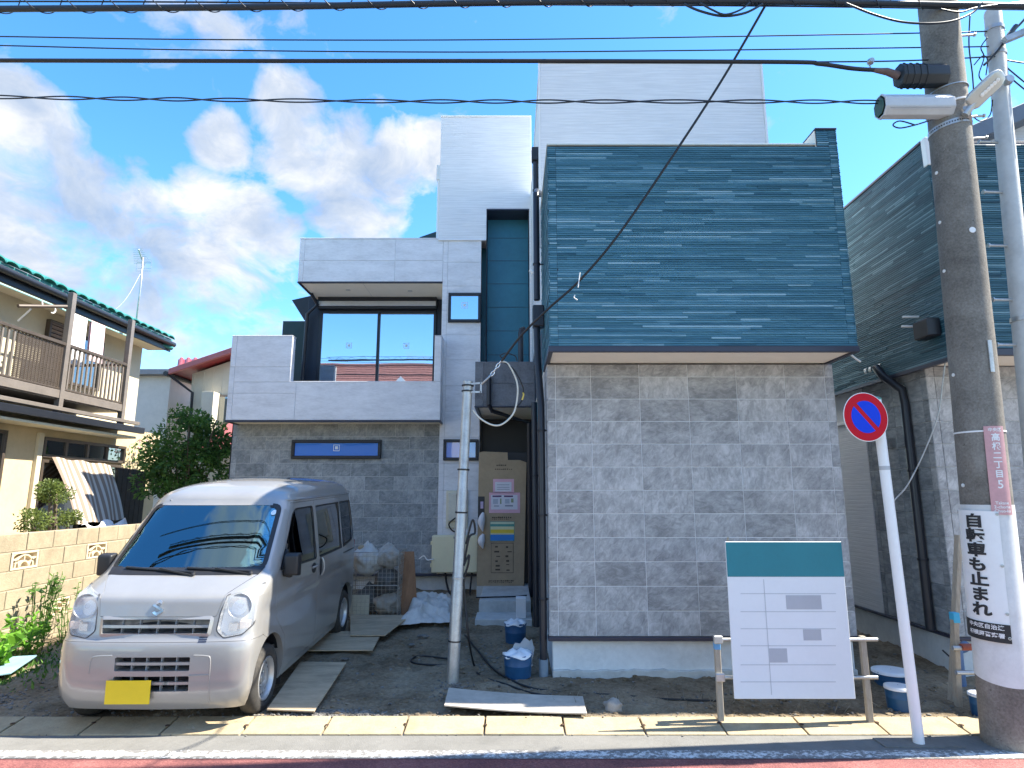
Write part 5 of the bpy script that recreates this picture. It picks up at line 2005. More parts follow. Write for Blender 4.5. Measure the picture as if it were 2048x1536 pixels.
for s in (-1, 1):
    st_ = MB().hexa([(-.98, s * .34 - .21, .62), (-1.50, s * .34 - .21, .60), (-1.50, s * .34 + .21, .60), (-.98, s * .34 + .21, .62)], [(-.98, s * .34 - .2, .78), (-1.50, s * .34 - .2, .74), (-1.50, s * .34 + .2, .74), (-.98, s * .34 + .2, .78)])
    st_.hexa([(-1.38, s * .34 - .2, .74), (-1.50, s * .34 - .2, .74), (-1.50, s * .34 + .2, .74), (-1.38, s * .34 + .2, .74)], [(-1.58, s * .34 - .17, 1.26), (-1.66, s * .34 - .17, 1.26), (-1.66, s * .34 + .17, 1.26), (-1.58, s * .34 + .17, 1.26)])
    st_.hexa([(-1.60, s * .34 - .11, 1.29), (-1.67, s * .34 - .11, 1.29), (-1.67, s * .34 + .11, 1.29), (-1.60, s * .34 + .11, 1.29)], [(-1.63, s * .34 - .10, 1.46), (-1.69, s * .34 - .10, 1.46), (-1.69, s * .34 + .10, 1.46), (-1.63, s * .34 + .10, 1.46)])
    vbuild(st_, 'seat', MT['vdark'])
vbuild(MB().box(-2.9, -2.86, -.6, .6, .46, 1.0), 'rear_seat', MT['vdark'])
vbuild(MB().hexa([(-.985, -.10, 1.56), (-.985, .10, 1.56), (-.98, .10, 1.62), (-.98, -.10, 1.62)], [(-1.01, -.10, 1.56), (-1.01, .10, 1.56), (-1.01, .10, 1.62), (-1.01, -.10, 1.62)]).tube([(-.99, 0, 1.61), (-1.02, 0, 1.67)], .01, 6), 'rear_view_mirror', MT['vgrey'])
vbuild(MB().box(-3.2, -.2, -.60, .60, .20, .26).box(-.35, -.3, -.5, .5, .24, .45), 'underbody', MT['black'])
# mirrors
for s in (1, -1):
    fn = SL if s > 0 else SRt
    m = MB()
    b0 = fn(-.72, 1.13, .0)
    c = b0 + V((.03, s * .085, .01))
    m.hexa([c + V((.045, -.06, -.085)), c + V((.045, .06, -.085)), c + V((.045, .06, .085)), c + V((.045, -.06, .085))], [c + V((-.045, -.07, -.10)), c + V((-.045, .07, -.10)), c + V((-.045, .07, .10)), c + V((-.045, -.07, .10))])
    m.bar(b0 + V((0, -s * .02, -.06)), c + V((0, 0, -.09)), .05, .05)
    m.hexa([fn(-.66, 1.11, -.01), fn(-.80, 1.11, -.01), fn(-.84, 1.26, -.01), fn(-.78, 1.24, -.01)], [fn(-.66, 1.11, .012), fn(-.80, 1.11, .012), fn(-.84, 1.26, .012), fn(-.78, 1.24, .012)])
    me = raw(m)
    bm = bmesh.new()
    bm.from_mesh(me)
    bmesh.ops.bevel(bm, geom=[e for e in bm.edges if e.calc_face_angle(0) > .5], offset=.02, segments=3, affect='EDGES', profile=.6)
    bm.to_mesh(me)
    bm.free()
    mo = vbuild(me, 'wing_mirror', MT['vblack'])
    vbuild(MB().hexa([c + V((-.046, -.06, -.085)), c + V((-.046, .06, -.085)), c + V((-.046, .06, .085)), c + V((-.046, -.06, .085))], [c + V((-.049, -.06, -.085)), c + V((-.049, .06, -.085)), c + V((-.049, .06, .085)), c + V((-.049, -.06, .085))]), 'mirror_glass', MT['chrome'], mo)
# wheels
for wx in WX:
    for s in (1, -1):
        base = V((wx, s * .575, WZ))
        ax = (0, s, 0)
        prof = [(.165, 0), (.20, -.002), (.235, .004), (.256, .020), (.266, .032), (.268, .06), (.268, .085), (.266, .113), (.256, .130), (.236, .146), (.205, .150), (.172, .143), (.165, .135)]
        w = MB().lathe(prof, base, ax, 40, cap=False)
        tw2 = vbuild(w, 'wheel', MT['tyre'])
        for rr in (.05, .073, .096):
            tg = MB().lathe([(.2685, rr - .003), (.2692, rr - .003), (.2692, rr + .003), (.2685, rr + .003)], base, ax, 40, cap=False)
        rm = MB().lathe([(.168, .0), (.168, .142), (.160, .146), (.150, .136), (.146, .100), (.135, .092), (.118, .108), (.095, .120), (.070, .112), (.058, .098), (.040, .096), (.038, .112), (.030, .118), (.002, .120)], base, ax, 40)
        r_ = vbuild(rm, 'rim', MT['rim'], tw2)
        hl_ = MB()
        for k in range(14):
            a = 2 * pi * k / 14
            p = base + V((.124 * cos(a), s * .1055, .124 * sin(a)))
            hl_.lathe([(.010, 0), (.010, .003)], p, (.35 * cos(a), s, .35 * sin(a)), 10)
        vbuild(hl_, 'vent_hole', MT['black'], tw2, kind='stuff')
        nt_ = MB()
        for k in range(4):
            a = 2 * pi * k / 4 + .4
            nt_.lathe([(.009, 0), (.009, .012), (.005, .016)], base + V((.052 * cos(a), s * .098, .052 * sin(a))), (0, s, 0), 6)
        vbuild(nt_, 'wheel_nut', MT['steel'], tw2, kind='stuff')
        # black liner of the arch
        ln = MB()
        for k in range(13):
            a = pi * k / 12
            for yy in (.36, .69):
                ln.v.append(V((wx + .345 * cos(a), s * yy, WZ + .015 + .345 * sin(a))))
        for k in range(12):
            ln.f.append((2 * k, 2 * k + 1, 2 * k + 3, 2 * k + 2))
        ln.add([(wx - .34, s * .37, .16), (wx + .34, s * .37, .16), (wx + .34, s * .37, .66), (wx - .34, s * .37, .66)], [(0, 1, 2, 3)])
        vbuild(ln, 'arch_liner', MT['black'])
# rear lights, tailgate glass, number plate
for s in (1, -1):
    vbuild(MB().box(-3.405, -3.36, min(s * .60, s * .70), max(s * .60, s * .70), .80, 1.08), 'tail_lamp', M('red_lamp', (.4, .02, .02), .2, var=.05))
vbuild(MB().box(-3.40, -3.335, -.52, .52, 1.12, 1.55), 'rear_window', MT['privacy'])
pl_ = MB()
pc = FR(-.13, .30, .022)
pl_.box(pc.x - .004, pc.x + .004, pc.y - .165, pc.y + .165, .235, .40)
vbuild(pl_, 'number_plate', M('yellow_plate', (.80, .58, .02), .45, var=.03), smooth=None)
# ------------------------------------------------------------------ concrete utility pole and what hangs on it
PY = 4.78


def pole_mat():
    m, nt, b = nt_mat('stained_concrete_pole')
    p = pos(nt)
    n1 = fnoise(nt, p, 2.2, 6, .65, .2)
    n2 = fnoise(nt, p, 60, 4, .7)
    n3 = fnoise(nt, p, 22, 3, .7)
    s = math_(nt, 'ADD', math_(nt, 'MULTIPLY', n1, .6), math_(nt, 'MULTIPLY', n2, .4))
    c = ramp(nt, s, [(.34, (.095, .086, .074)), (.5, (.185, .17, .148)), (.66, (.29, .275, .245))])
    sp = ramp(nt, n3, [(.66, (0, 0, 0)), (.72, (.7, .7, .7))])
    c = mixc(nt, sp, c, (.07, .06, .05))
    L(nt, c, b.inputs['Base Color'])
    b.inputs['Roughness'].default_value = .85
    bump(nt, b, n2, .35, .006)
    return m


MT['pole'] = pole_mat()
pb, pt = V((3.555, PY, -.1)), V((3.91, PY, 9.6))


def pol(z):
    t = (z - pb.z) / (pt.z - pb.z)
    return pb.lerp(pt, t), .172 + (.132 - .172) * t


def ponpole(z, a, off=0.0):           # a: angle round the pole, 0 faces the road, + to the right
    c, r = pol(z)
    return c + V((sin(a) * (r + off), -cos(a) * (r + off), 0))


UP = empty('utility_pole', (3.6, PY, 0), 'thick stained concrete utility pole at the kerb end', 'utility pole')
m = MB()
nz = 14
ax_ = (pt - pb).normalized()
prof = [(.172 + (.132 - .172) * i / nz, (pt - pb).length * i / nz) for i in range(nz + 1)]
m.lathe(prof, pb, ax_, 40)
m.build('shaft', MT['pole'], UP, smooth=40)


def zof(v, u=1960, Y=PY - .2):
    return at(u, v, Y).z


def band(z, h, mat, name, off=.004, tilt=0.0, a0=0, a1=2 * pi, n=40):
    m = MB()
    for i in range(n + 1):
        a = a0 + (a1 - a0) * i / n
        for dz in (0, h):
            for o in (0.0, off):
                m.v.append(ponpole(z + dz + tilt * sin(a), a, o))
    for i in range(n):
        k = i * 4
        for (p, q) in ((0, 1), (1, 3), (3, 2), (2, 0)):
            m.f.append((k + p, k + q, k + 4 + q, k + 4 + p))
    return m.build(name, mat, UP, smooth=40)


band(zof(236), .045, MT['steel'], 'perforated_band', .006, .02)
band(zof(190), .014, MT['white'], 'wire_band', .010, .035)
band(zof(158), .008, MT['steel'], 'wire_band', .010, .02)
band(zof(862), .012, MT['white'], 'tie_band', .005)
for k in range(26):
    a = -1.7 + k * .12
    p = ponpole(zof(236) + .022 + .02 * sin(a), a, .006)
    MB().lathe([(.006, 0), (.006, .002)], p, (sin(a), -cos(a), 0), 8).build('band_hole', MT['black'], UP)
for (u, v) in ((1885, 322), (1890, 423), (1899, 524), (1920, 740), (1941, 970)):
    c, r = pol(zof(v, u))
    x = at(u, v, PY - r * .6).x
    a = math.asin(max(-1, min(1, (x - c.x) / r)))
    p = ponpole(zof(v, u), a)
    MB().lathe([(.014, 0), (.014, .006), (.007, .007), (.007, .003)], p, (sin(a), -cos(a), 0), 14).build('step_socket', MT['white'], UP, smooth=40)
for (u, v) in ((1957, 455),):
    z = zof(v, u)
    MB().lathe([(.024, 0), (.024, .004)], ponpole(z, -.1, .0), (sin(-.1), -cos(-.1), 0), 20).build('round_tag', MT['white'], UP)
for z in (zof(38, 1935), zof(205, 1945), zof(250, 1945)):
    c, r = pol(z)
    MB().tube([c + V((r - .02, .0, 0)), c + V((r + .14, -.02, 0))], .010, 8).lathe([(.016, 0), (.016, .012)], c + V((r + .13, -.02, 0)), (1, 0, 0), 8).build('step_bolt', MT['steel'], UP, smooth=40)
# inspection plate strapped on
z0, z1 = zof(742, 1985), zof(678, 1985)
m = MB()
for i in range(5):
    a = .02 + .2 * i / 4
    for z in (z0, z1):
        m.v += [ponpole(z, a, .002), ponpole(z, a, .012)]
for i in range(4):
    k = i * 4
    m.f += [(k + 1, k + 5, k + 7, k + 3), (k, k + 1, k + 5, k + 4), (k + 2, k + 3, k + 7, k + 6)]
m.f += [(0, 1, 3, 2), (16, 17, 19, 18)]
m.build('steel_plate', MT['steel'], UP)
# white wrap near the foot
zw0, zw1 = zof(1372, 2000), zof(1010, 2000)
m = MB()
n = 48
for i in range(n + 1):
    a = 2 * pi * i / n
    for z in (zw0 - .03 * cos(a), zw1):
        m.v.append(ponpole(z, a, .003))
for i in range(n):
    m.f.append((2 * i, 2 * i + 2, 2 * i + 3, 2 * i + 1))
m.build('white_wrap', M('greyed_white_wrap', (.66, .67, .67), .6, var=.08, sc=6, dirt=.25, dirtcol=(.35, .35, .33)), UP, smooth=True)


def curved(name, mat, parent, z0, z1, a0, a1, off, th=.002, n=24, skew=0.0, waves=0.0, nz=1):
    m = MB()
    for i in range(n + 1):
        t = i / n
        a = a0 + (a1 - a0) * t
        for j in range(nz + 1):
            z = z0 + (z1 - z0) * j / nz
            o = off + waves * (sin(j * 1.9 + t * 3) * .5 + .5) * (1 - t * .3)
            for oo in (o, o - th):
                m.v.append(ponpole(z + skew * t, a, oo))
    w = 2 * (nz + 1)
    for i in range(n):
        for j in range(nz):
            k = i * w + j * 2
            m.f += [(k, k + w, k + w + 2, k + 2), (k + 1, k + 3, k + w + 3, k + w + 1)]
    for i in range(n):
        k = i * w
        m.f += [(k, k + 1, k + w + 1, k + w), (k + 2 * nz, k + w + 2 * nz, k + w + 2 * nz + 1, k + 2 * nz + 1)]
    for j in range(nz):
        k = j * 2
        m.f += [(k, k + 2, k + 3, k + 1)]
        k += n * w
        m.f += [(k, k + 1, k + 3, k + 2)]
    return m.build(name, mat, parent, smooth=40)


def text_mesh(body, size, bold=0.0, sx=1.0):
    cu = bpy.data.curves.new('t', 'FONT')
    cu.body = body
    cu.size = size
    cu.align_x = 'CENTER'
    cu.align_y = 'CENTER'
    cu.offset = bold
    cu.resolution_u = 3
    o = bpy.data.objects.new('t', cu)
    COL.objects.link(o)
    dg = bpy.context.evaluated_depsgraph_get()
    dg.update()
    me = bpy.data.meshes.new_from_object(o.evaluated_get(dg))
    bpy.data.objects.remove(o)
    for v in me.vertices:
        v.co.x *= sx
    return me


def text_on_pole(name, body, size, zc, ac, mat, parent, off, bold=0.0, rot=0.0, sx=1.0):
    me = text_mesh(body, size, bold, sx)
    bm = bmesh.new()
    bm.from_mesh(me)
    xs = [v.co.x for v in bm.verts]
    if not xs:
        return None
    x = min(xs) + .012
    while x < max(xs):
        bmesh.ops.bisect_plane(bm, geom=bm.verts[:] + bm.edges[:] + bm.faces[:], plane_co=(x, 0, 0), plane_no=(1, 0, 0), dist=1e-6)
        x += .012
    _, r = pol(zc)
    m = MB()
    for v in bm.verts:
        xx, yy = v.co.x * cos(rot) - v.co.y * sin(rot), v.co.x * sin(rot) + v.co.y * cos(rot)
        m.v.append(ponpole(zc + yy, ac + xx / r, off))
    bm.verts.index_update()
    m.f = [tuple(v.index for v in f.verts) for f in bm.faces]
    return m.build(name, mat, parent)


ink = M('black_print', (.02, .02, .022), .6, var=.05)
# banner: a cyclists' stop notice
zb0, zb1 = zof(1285, 1985), zof(1020, 1985)
BN = empty('warning_banner', ponpole(zb0, 0), 'white vinyl banner with black vertical lettering tied round the concrete pole', 'banner')
A0, A1 = -2.15, -.28
ba = curved('sheet', M('white_vinyl', (.80, .80, .80), .45, var=.03), BN, zb0, zb1, A0, A1, .014, .002, 28, skew=-.012, waves=.004, nz=10)
hb = .125
curved('black_strip', ink, BN, zb0 - .004, zb0 + hb * .98, A0 + .0, A1, .0205, .002, 28, skew=-.012, nz=2)
CHARS = '自転車も止まれ'
span = (zb1 - .035) - (zb0 + hb + .02)
for k, ch in enumerate(CHARS):
    zc = zb1 - .035 - span * (k + .5) / len(CHARS)
    text_on_pole('lettering', ch, span / len(CHARS) * .98, zc, -1.16, ink, BN, .0205, bold=.0042, sx=1.15)
wink = M('white_print', (.78, .78, .78), .6, var=.03)
text_on_pole('small_lettering', '中央区自治連', .035, zb0 + hb * .70, -1.10, wink, BN, .023, bold=.0008, rot=-.03)
text_on_pole('small_lettering', '相模原警察署', .035, zb0 + hb * .27, -1.10, wink, BN, .023, bold=.0008, rot=-.03)
for (a, z) in ((A0 + .06, zb1 - .02), (A1 - .06, zb1 - .03), (A1 - .06, (zb0 + zb1) / 2 + .06), (A1 - .06, zb0 + hb + .06), (A1 - .06, zb0 + .02)):
    MB().lathe([(.011, 0), (.011, .004), (.005, .005), (.005, .002)], ponpole(z, a, .018), (sin(a), -cos(a), 0), 14).build('eyelet', MT['steel'], BN, smooth=40)
# town block plate
za0, za1 = zof(1030, 2015), zof(851, 2010)
AP = empty('address_plate', ponpole(za0, .6), 'faded pink address plate with white lettering strapped above the banner', 'address sign')
PA0, PA1 = -.50, .34
curved('plate', M('faded_pink_enamel', (.56, .30, .31), .4, var=.10, sc=8), AP, za0, za1, PA0, PA1, .010, .003, 12)
pw = .5 * (PA0 + PA1)
H_ = za1 - za0
text_on_pole('small_lettering', '中央区', .030, za1 - .030, pw, wink, AP, .0125, bold=.0007)
for k, ch in enumerate('高根二丁目'):
    text_on_pole('lettering', ch, .060, za1 - .088 - k * .068, pw, wink, AP, .0125, bold=.0016)
text_on_pole('lettering', '5', .085, za1 - .088 - 5.12 * .068, pw, wink, AP, .0125, bold=.001)
for k, t in enumerate(('Takane', '2-chome', 'Chuo-ku')):
    text_on_pole('small_lettering', t, .030, za0 + .085 - k * .029, pw, wink, AP, .0125, bold=.0006)
# cable closures
blackbox = M('black_closure', (.018, .022, .026), .5, var=.15)
def closure(name, x0, x1, zc, w, h, mat, label, cat, oct_=True, front=None):
    e = empty(name, (x1, PY - .1, zc), label, cat)
    m = MB()
    yc = PY - .1
    pr = []
    for k in range(8):
        a = pi / 8 + k * pi / 4
        cx, cz = cos(a) / cos(pi / 8), sin(a) / cos(pi / 8)
        pr.append((max(-1, min(1, cx)) * w / 2, max(-1, min(1, cz)) * h / 2))
    m.prism([(x0, yc + p[0], zc + p[1]) for p in pr], (1, 0, 0), x1 - x0)
    m.build('case', mat, e, bevel=.008, seg=2, smooth=40)
    return e, yc, pr


c, r = pol(6.0)
xa, xb_ = at(1797, 152, PY - .1), at(1862, 152, PY - .1)
e, yc, pr = closure('cable_box', xa.x, c.x - r + .04, xa.z, .16, .19, blackbox, 'black ribbed cable splice box at the end of the thick overhead cable', 'cable box')
for k in range(4):
    x = xa.x + .03 + k * .055
    MB().prism([(x, yc + p[0] * 1.06, xa.z + p[1] * 1.06) for p in pr], (1, 0, 0), .012).build('rib', blackbox, e)
MB().tube([V((xa.x, yc, xa.z)), V((xa.x - .09, yc, xa.z + .04)), at(1745, 140, yc)], [.035, .03, .016], 10).build('cable_gland', M('brown_tape', (.14, .09, .08), .7, var=.2), e, smooth=40)
xa = at(1760, 214, PY - .1)
wcab = M('grey_white_closure', (.52, .54, .56), .5, var=.06)
e, yc, pr = closure('white_closure', xa.x, c.x - r + .05, xa.z, .16, .19, wcab, 'pale grey long cable closure jutting from the pole below the black box', 'cable box')
for k, (x_, hh) in enumerate(((xa.x - .006, 1.04), )):
    MB().prism([(x_, yc + p[0] * .8, xa.z + p[1] * .8) for p in pr], (-1, 0, 0), .006).build('end_cap', M('dark_green_cap', (.04, .10, .08), .5, var=.1), e)
MB().prism([(xa.x, yc + p[0] * 1.03, xa.z + p[1] * 1.03) for p in pr], (1, 0, 0), .02).build('rim', wcab, e)
box('seam', M('closure_seam', (.34, .36, .38), .6, var=.05), e, xa.x + .03, c.x - r, yc - .085, yc - .078, xa.z - .062, xa.z - .056)
tag(MB().tube(smoothpts([at(1862, 240, PY - .15), at(1830, 250, PY - .2), at(1800, 256, PY - .2), at(1786, 250, PY - .2), at(1800, 242, PY - .2), at(1830, 250, PY - .18)], 6), .006, 6).build('wire_loop', MT['rubber'], None, smooth=True), 'thin loop of slack wire under the pale grey closure', 'wire')
# street lamp arm
a0, a1 = at(1938, 210, PY - .22), at(2006, 145, PY - .35)
SLm = empty('street_light', a0, 'slim silver street lamp with a row of light points clamped on the pole', 'street light')
d = (a1 - a0).normalized()
up2 = V((0, .75, .66))
up2 = (up2 - d * up2.dot(d)).normalized()
sd = d.cross(up2)
hh = []
def oct_section(p, w, h):
    return [p + sd * w * i + up2 * h * j for i, j in ((-.5, -.3), (-.4, -.5), (.4, -.5), (.5, -.3), (.5, .3), (.3, .5), (-.3, .5), (-.5, .3))]
m = MB()
L_ = (a1 - a0).length
secs = [(0, .11, .04), (.12, .15, .05), (.8, .15, .045), (.95, .11, .03), (1.0, .03, .015)]
for t, w_, h_ in secs:
    m.v += oct_section(a0 + d * L_ * t, w_, h_)
for i in range(len(secs) - 1):
    for j in range(8):
        m.f.append((i * 8 + j, i * 8 + (j + 1) % 8, i * 8 + 8 + (j + 1) % 8, i * 8 + 8 + j))
m.f += [tuple(range(8))[::-1], tuple(range(len(secs) * 8 - 8, len(secs) * 8))]
m.build('lamp_body', M('silver_lamp_body', (.55, .54, .50), .4, .5, var=.05), SLm, smooth=40, bevel=.003)
for k in range(6):
    p = a0 + d * L_ * (.32 + .09 * k) - up2 * .026
    MB().lathe([(.017, 0), (.017, .004), (.012, .007)], p, -up2, 12).build('light_point', M('frosted_lens', (.80, .80, .78), .3, var=.02), SLm, smooth=40)
MB().bar(a0 - d * .02, ponpole(a0.z - .10, 1.0, -.02), .05, .04).tube([a0 - d * .03 + V((0, .02, -.05)), a0 + d * .06 + V((0, .02, -.02))], .03, 10).build('bracket', MT['steel'], SLm, smooth=40)
# --- second, slimmer pole
P2 = empty('steel_pole', (4.5, 4.9, 0), 'slim pale jointed pole with step bolts standing behind the thick concrete pole', 'utility pole')
b0, b1 = at(2062, 820, 4.9), at(1985, 22, 4.9)
b0 = b0 + (b0 - b1).normalized() * 2.7
ax2_ = (b1 - b0).normalized()
ln2 = (b1 - b0).length
pm2 = M('pale_concrete_pole', (.50, .52, .52), .75, var=.12, sc=3, bmp=.15)
MB().lathe([(.084, 0), (.076, ln2 * .5), (.066, ln2 - .02), (.060, ln2)], b0, ax2_, 28).build('shaft', pm2, P2, smooth=40)
for v in (285, 385, 492, 600, 690):
    t = (at(2005, v, 4.9).z - b0.z) / ax2_.z
    p = b0 + ax2_ * t
    MB().tube([p + V((-.24, -.01, 0)), p + V((-.05, 0, 0))], .012, 8).lathe([(.02, 0), (.02, .012)], p + V((-.24, -.01, 0)), (1, 0, 0), 8).build('step_bolt', MT['steel'], P2, smooth=40)
for v in (60, 110, 172, 640):
    t = (at(1990, v, 4.9).z - b0.z) / ax2_.z
    p = b0 + ax2_ * t
    r = .068 if v < 200 else .078
    MB().lathe([(r, -.02), (r + .006, -.018), (r + .006, .018), (r, .02)], p, ax2_, 24).build('clamp_band', MT['steel'], P2, smooth=40)
p = b0 + ax2_ * ((at(1990, 110, 4.9).z - b0.z) / ax2_.z)
MB().bar(p + V((-.02, -.12, .05)), p + V((.16, -.14, .12)), .05, .05).build('clamp', MT['steel'], P2)
MB().lathe([(.035, 0), (.045, .03), (.035, .06)], at(2010, 165, 4.8), (0, -1, 0), 12).build('clamp', MT['steel'], P2, smooth=40)

# ------------------------------------------------------------------ overhead cables
wire = MT['rubber']
cb = M('blue_black_cable', (.012, .020, .032), .45, var=.1)


def cable(pts, r, label, mat=None, Y=None, name='overhead_cable', group=None, n=8, cat='cable'):
    w = [at(u, v, y) for (u, v, y) in pts]
    o = MB().tube(smoothpts(w, 10), r, n).build(name, mat or wire, None, smooth=True)
    return tag(o, label, cat, group)


YC = 4.62
top = [(-300, 22, YC), (0, 18, YC), (512, 14, YC), (1024, 5, YC), (1540, 3, YC), (1860, 9, YC), (2200, 14, YC), (2500, 10, YC)]
cable(top, .026, 'thickest black overhead cable, at the top with a wire coiled round it', cb)
cable([(-300, 8, YC + .03), (0, 3, YC + .03), (512, 5, YC + .03), (1024, 9, YC + .03), (1540, 12, YC + .03), (2100, 20, YC + .03)], .007, 'thin messenger wire running against the thickest cable', cb)
hp_ = []
tw3 = smoothpts([at(u, v, y) for u, v, y in top], 40)
for k in range(0, 2200):
    s = k / 2200 * (len(tw3) - 1) * .72
    i = int(s)
    p = tw3[i].lerp(tw3[i + 1], s - i)
    a = (p.x) / .36 * 2 * pi
    hp_.append(p + V((0, .062 * cos(a), .035 + .060 * sin(a))))
tag(MB().tube(hp_, .0045, 5).build('coil_wire', cb, None, smooth=True), 'wire coiled in loops round the thickest top cable', 'wire')
cable([(-300, 70, 4.9), (0, 73, 4.9), (400, 79, 4.9), (1024, 79, 4.9), (1848, 66, 4.9), (2010, 60, 4.9)], .0055, 'upper of two thin parallel wires below the coil wrapped cable')
cable([(-300, 84, 4.9), (0, 91, 4.9), (400, 100, 4.9), (1024, 104, 4.9), (1848, 95, 4.9), (2010, 92, 4.9)], .0055, 'lower of two thin parallel wires below the coil wrapped cable')
cable([(-300, 120, 4.65), (0, 121, 4.65), (512, 122, 4.65), (1024, 122, 4.65), (1560, 124, 4.65), (1640, 128, 4.65), (1705, 137, 4.66), (1750, 140, 4.68), (1775, 140, 4.68)], .017, 'thick smooth black cable running into the black splice box')
cable([(1585, 124, 4.66), (1740, 123, 4.7), (1850, 120, 4.75), (1990, 113, 4.86)], .006, 'thin strand leaving the thick smooth cable to pass behind the pole')
MBx = MB().lathe([(.02, 0), (.03, .02), (.02, .05)], at(1738, 127, 4.68), (0, -1, 0), 10).tube([at(1738, 127, 4.68), at(1742, 139, 4.68)], .006, 6)
tag(MBx.build('cable_clip', MT['steel'], None, smooth=40), 'small grey clip joining the thin strand to the thick cable near the pole', 'clip')
main = [(-300, 188, 4.66), (0, 194, 4.66), (300, 198, 4.66), (700, 202, 4.66), (1024, 203, 4.66), (1500, 203, 4.66), (1765, 204, 4.68)]
sp = smoothpts([at(*q) for q in main], 40)
TWP = empty('overhead_cable', sp[len(sp) // 2], 'twisted pair of black cables running to the pale grey closure', 'cable')
for s_ in (0, 1):
    out = []
    for p in sp:
        a = p.x / 1.05 * 2 * pi + s_ * pi + .6 * sin(p.x * 2.1)
        out.append(p + V((0, .012 * cos(a), .013 * sin(a))))
    MB().tube(out, .0062, 6).build('strand', cb, TWP, smooth=True)
cable([(1368, 8, 4.6), (1400, 22, 4.6), (1445, 32, 4.6), (1490, 26, 4.6), (1525, 8, 4.6)], .010, 'slack bend of cable drooping below the thickest cable, deeper one', cb)
cable([(1400, 6, 4.58), (1425, 20, 4.58), (1450, 29, 4.58), (1480, 20, 4.58), (1500, 5, 4.58)], .008, 'shorter slack bend nested in the deeper drooping cable', cb)
cable([(1690, 6, 4.5), (1745, 28, 4.5), (1800, 43, 4.5), (1855, 47, 4.45), (1905, 42, 4.45), (1945, 25, 4.5), (1965, 5, 4.5)], .009, 'cable drooping in front of the concrete pole top', cb)
cable([(1880, 18, 4.5), (1920, 24, 4.5), (1960, 14, 4.55), (2060, 2, 4.7)], .007, 'short cable crossing behind the drooping one at the pole top', cb)
# service drop to the steel post
cable([(1537, 0, 4.65), (1450, 150, 4.95), (1360, 290, 5.05), (1240, 465, 5.2), (1160, 560, 5.35), (1097, 617, 5.5), (1045, 668, 5.7), (1003, 722, 5.86)], .011, 'service cable dropping steeply across the ribbed facade to the steel post', n=8)
for (u0, v0, u1, v1) in ((1160, 545, 1156, 575), (1150, 590, 1155, 600)):
    pts = [at(u0, v0, 5.33), at(u0 - 2, (v0 + v1) / 2, 5.33), at(u1, v1, 5.33)]
    tag(MB().tube(smoothpts(pts, 4), .005, 6).build('cable_tie', MT['white'], None), 'white tie dangling from the service cable, ' + ('upper longer one' if v0 < 580 else 'lower short one'), 'cable tie')
cable([(1968, 130, 4.82), (1990, 108, 4.82), (2020, 70, 4.82), (2060, 25, 4.82), (2120, -60, 4.82)], .010, 'taut stay cable rising to the right from the slim pole')
tag(MB().tube([at(2010, 82, 4.82), at(2032, 52, 4.82)], .022, 8).build('stay_insulator', M('dark_insulator', (.03, .05, .06), .4), None, smooth=40), 'dark tubular insulator on the taut stay cable', 'insulator')
for k, (a, b_) in enumerate((((2000, 118), (2100, 128)), ((2005, 128), (2100, 200)), ((2005, 142), (2100, 215)))):
    cable([(*a, 4.85), ((a[0] + b_[0]) / 2, (a[1] + b_[1]) / 2 + 3, 4.85), (*b_, 4.85)], .006, ('level', 'upper sloping', 'lower sloping')[k] + ' thin wire leaving the slim pole beyond the lamp')
cable([(1940, 30, 4.95), (1938, 90, 4.98), (1945, 150, 5.0), (1948, 200, 5.0)], .006, 'thin wire hugging the sunny flank of the concrete pole')
cable([(1975, 75, 4.82), (1962, 95, 4.83), (1968, 115, 4.83), (1958, 150, 4.82), (1968, 165, 4.82)], .005, 'curly jumper wire at the top of the slim pole')
cable([(1948, 130, 5.0), (1965, 112, 4.9), (1975, 120, 4.83), (1972, 150, 4.83)], .005, 'curved jumper wire between the two poles')
cable([(1985, 200, 4.83), (1980, 230, 5.05), (1962, 242, 5.0), (1948, 235, 4.95)], .005, 'hanging jumper wire looped below the lamp')

# ------------------------------------------------------------------ no parking sign
SG = empty('no_parking_sign', (2.9, 4.83, 0), 'round red and blue no parking sign on a leaning white post', 'road sign')
q0 = onz(1838, 1487, 0.0)
q1 = at(1752, 800, q0.y)
dd = (q1 - q0).normalized()
MB().tube([q0 - dd * .1, q1], .037, 20).build('post', M('white_post_paint', (.82, .83, .83), .4, var=.03), SG, smooth=40)
MB().lathe([(.038, 0), (.038, .03)], q0 + dd * ((at(1766, 940, q0.y) - q0).length), dd, 20).build('post_label', M('grey_label', (.45, .47, .48), .6, var=.1), SG, smooth=40)
bs = MB()
for k in range(2):
    bs.box(q0.x - .28 + .56 * 0, q0.x + .28, q0.y - .075, q0.y + .09, -.001, .006) if k == 0 else None
bs.build('footing', MT['gutter'], SG)
cS = at(1731, 834, q0.y - .12)
tz = R(9)
nrm = V((.16, -1, .0)).normalized()
rgt = V((0, 0, 1)).cross(nrm) * -1
rgt = V((nrm.y, -nrm.x, 0)) * -1
rgt.normalize()
upv = V((0, 0, 1))
RS = .188


def disc(name, r, off, th, mat, x=1.0, poly=None):
    pts = poly or [(r * cos(2 * pi * k / 56), r * sin(2 * pi * k / 56)) for k in range(56)]
    rot = R(-3)
    w = [cS + rgt * (a * cos(rot) - b_ * sin(rot)) + upv * (a * sin(rot) + b_ * cos(rot)) + nrm * off for a, b_ in pts]
    return MB().prism(w, nrm, th).build(name, mat, SG)


disc('sign_plate', RS, 0, .004, M('white_sign_edge', (.80, .80, .80), .4, var=.02))
redm = M('sign_red', (.52, .004, .018), .5, spec=.15, var=.03)
disc('red_face', RS * .972, .0042, .0015, redm)
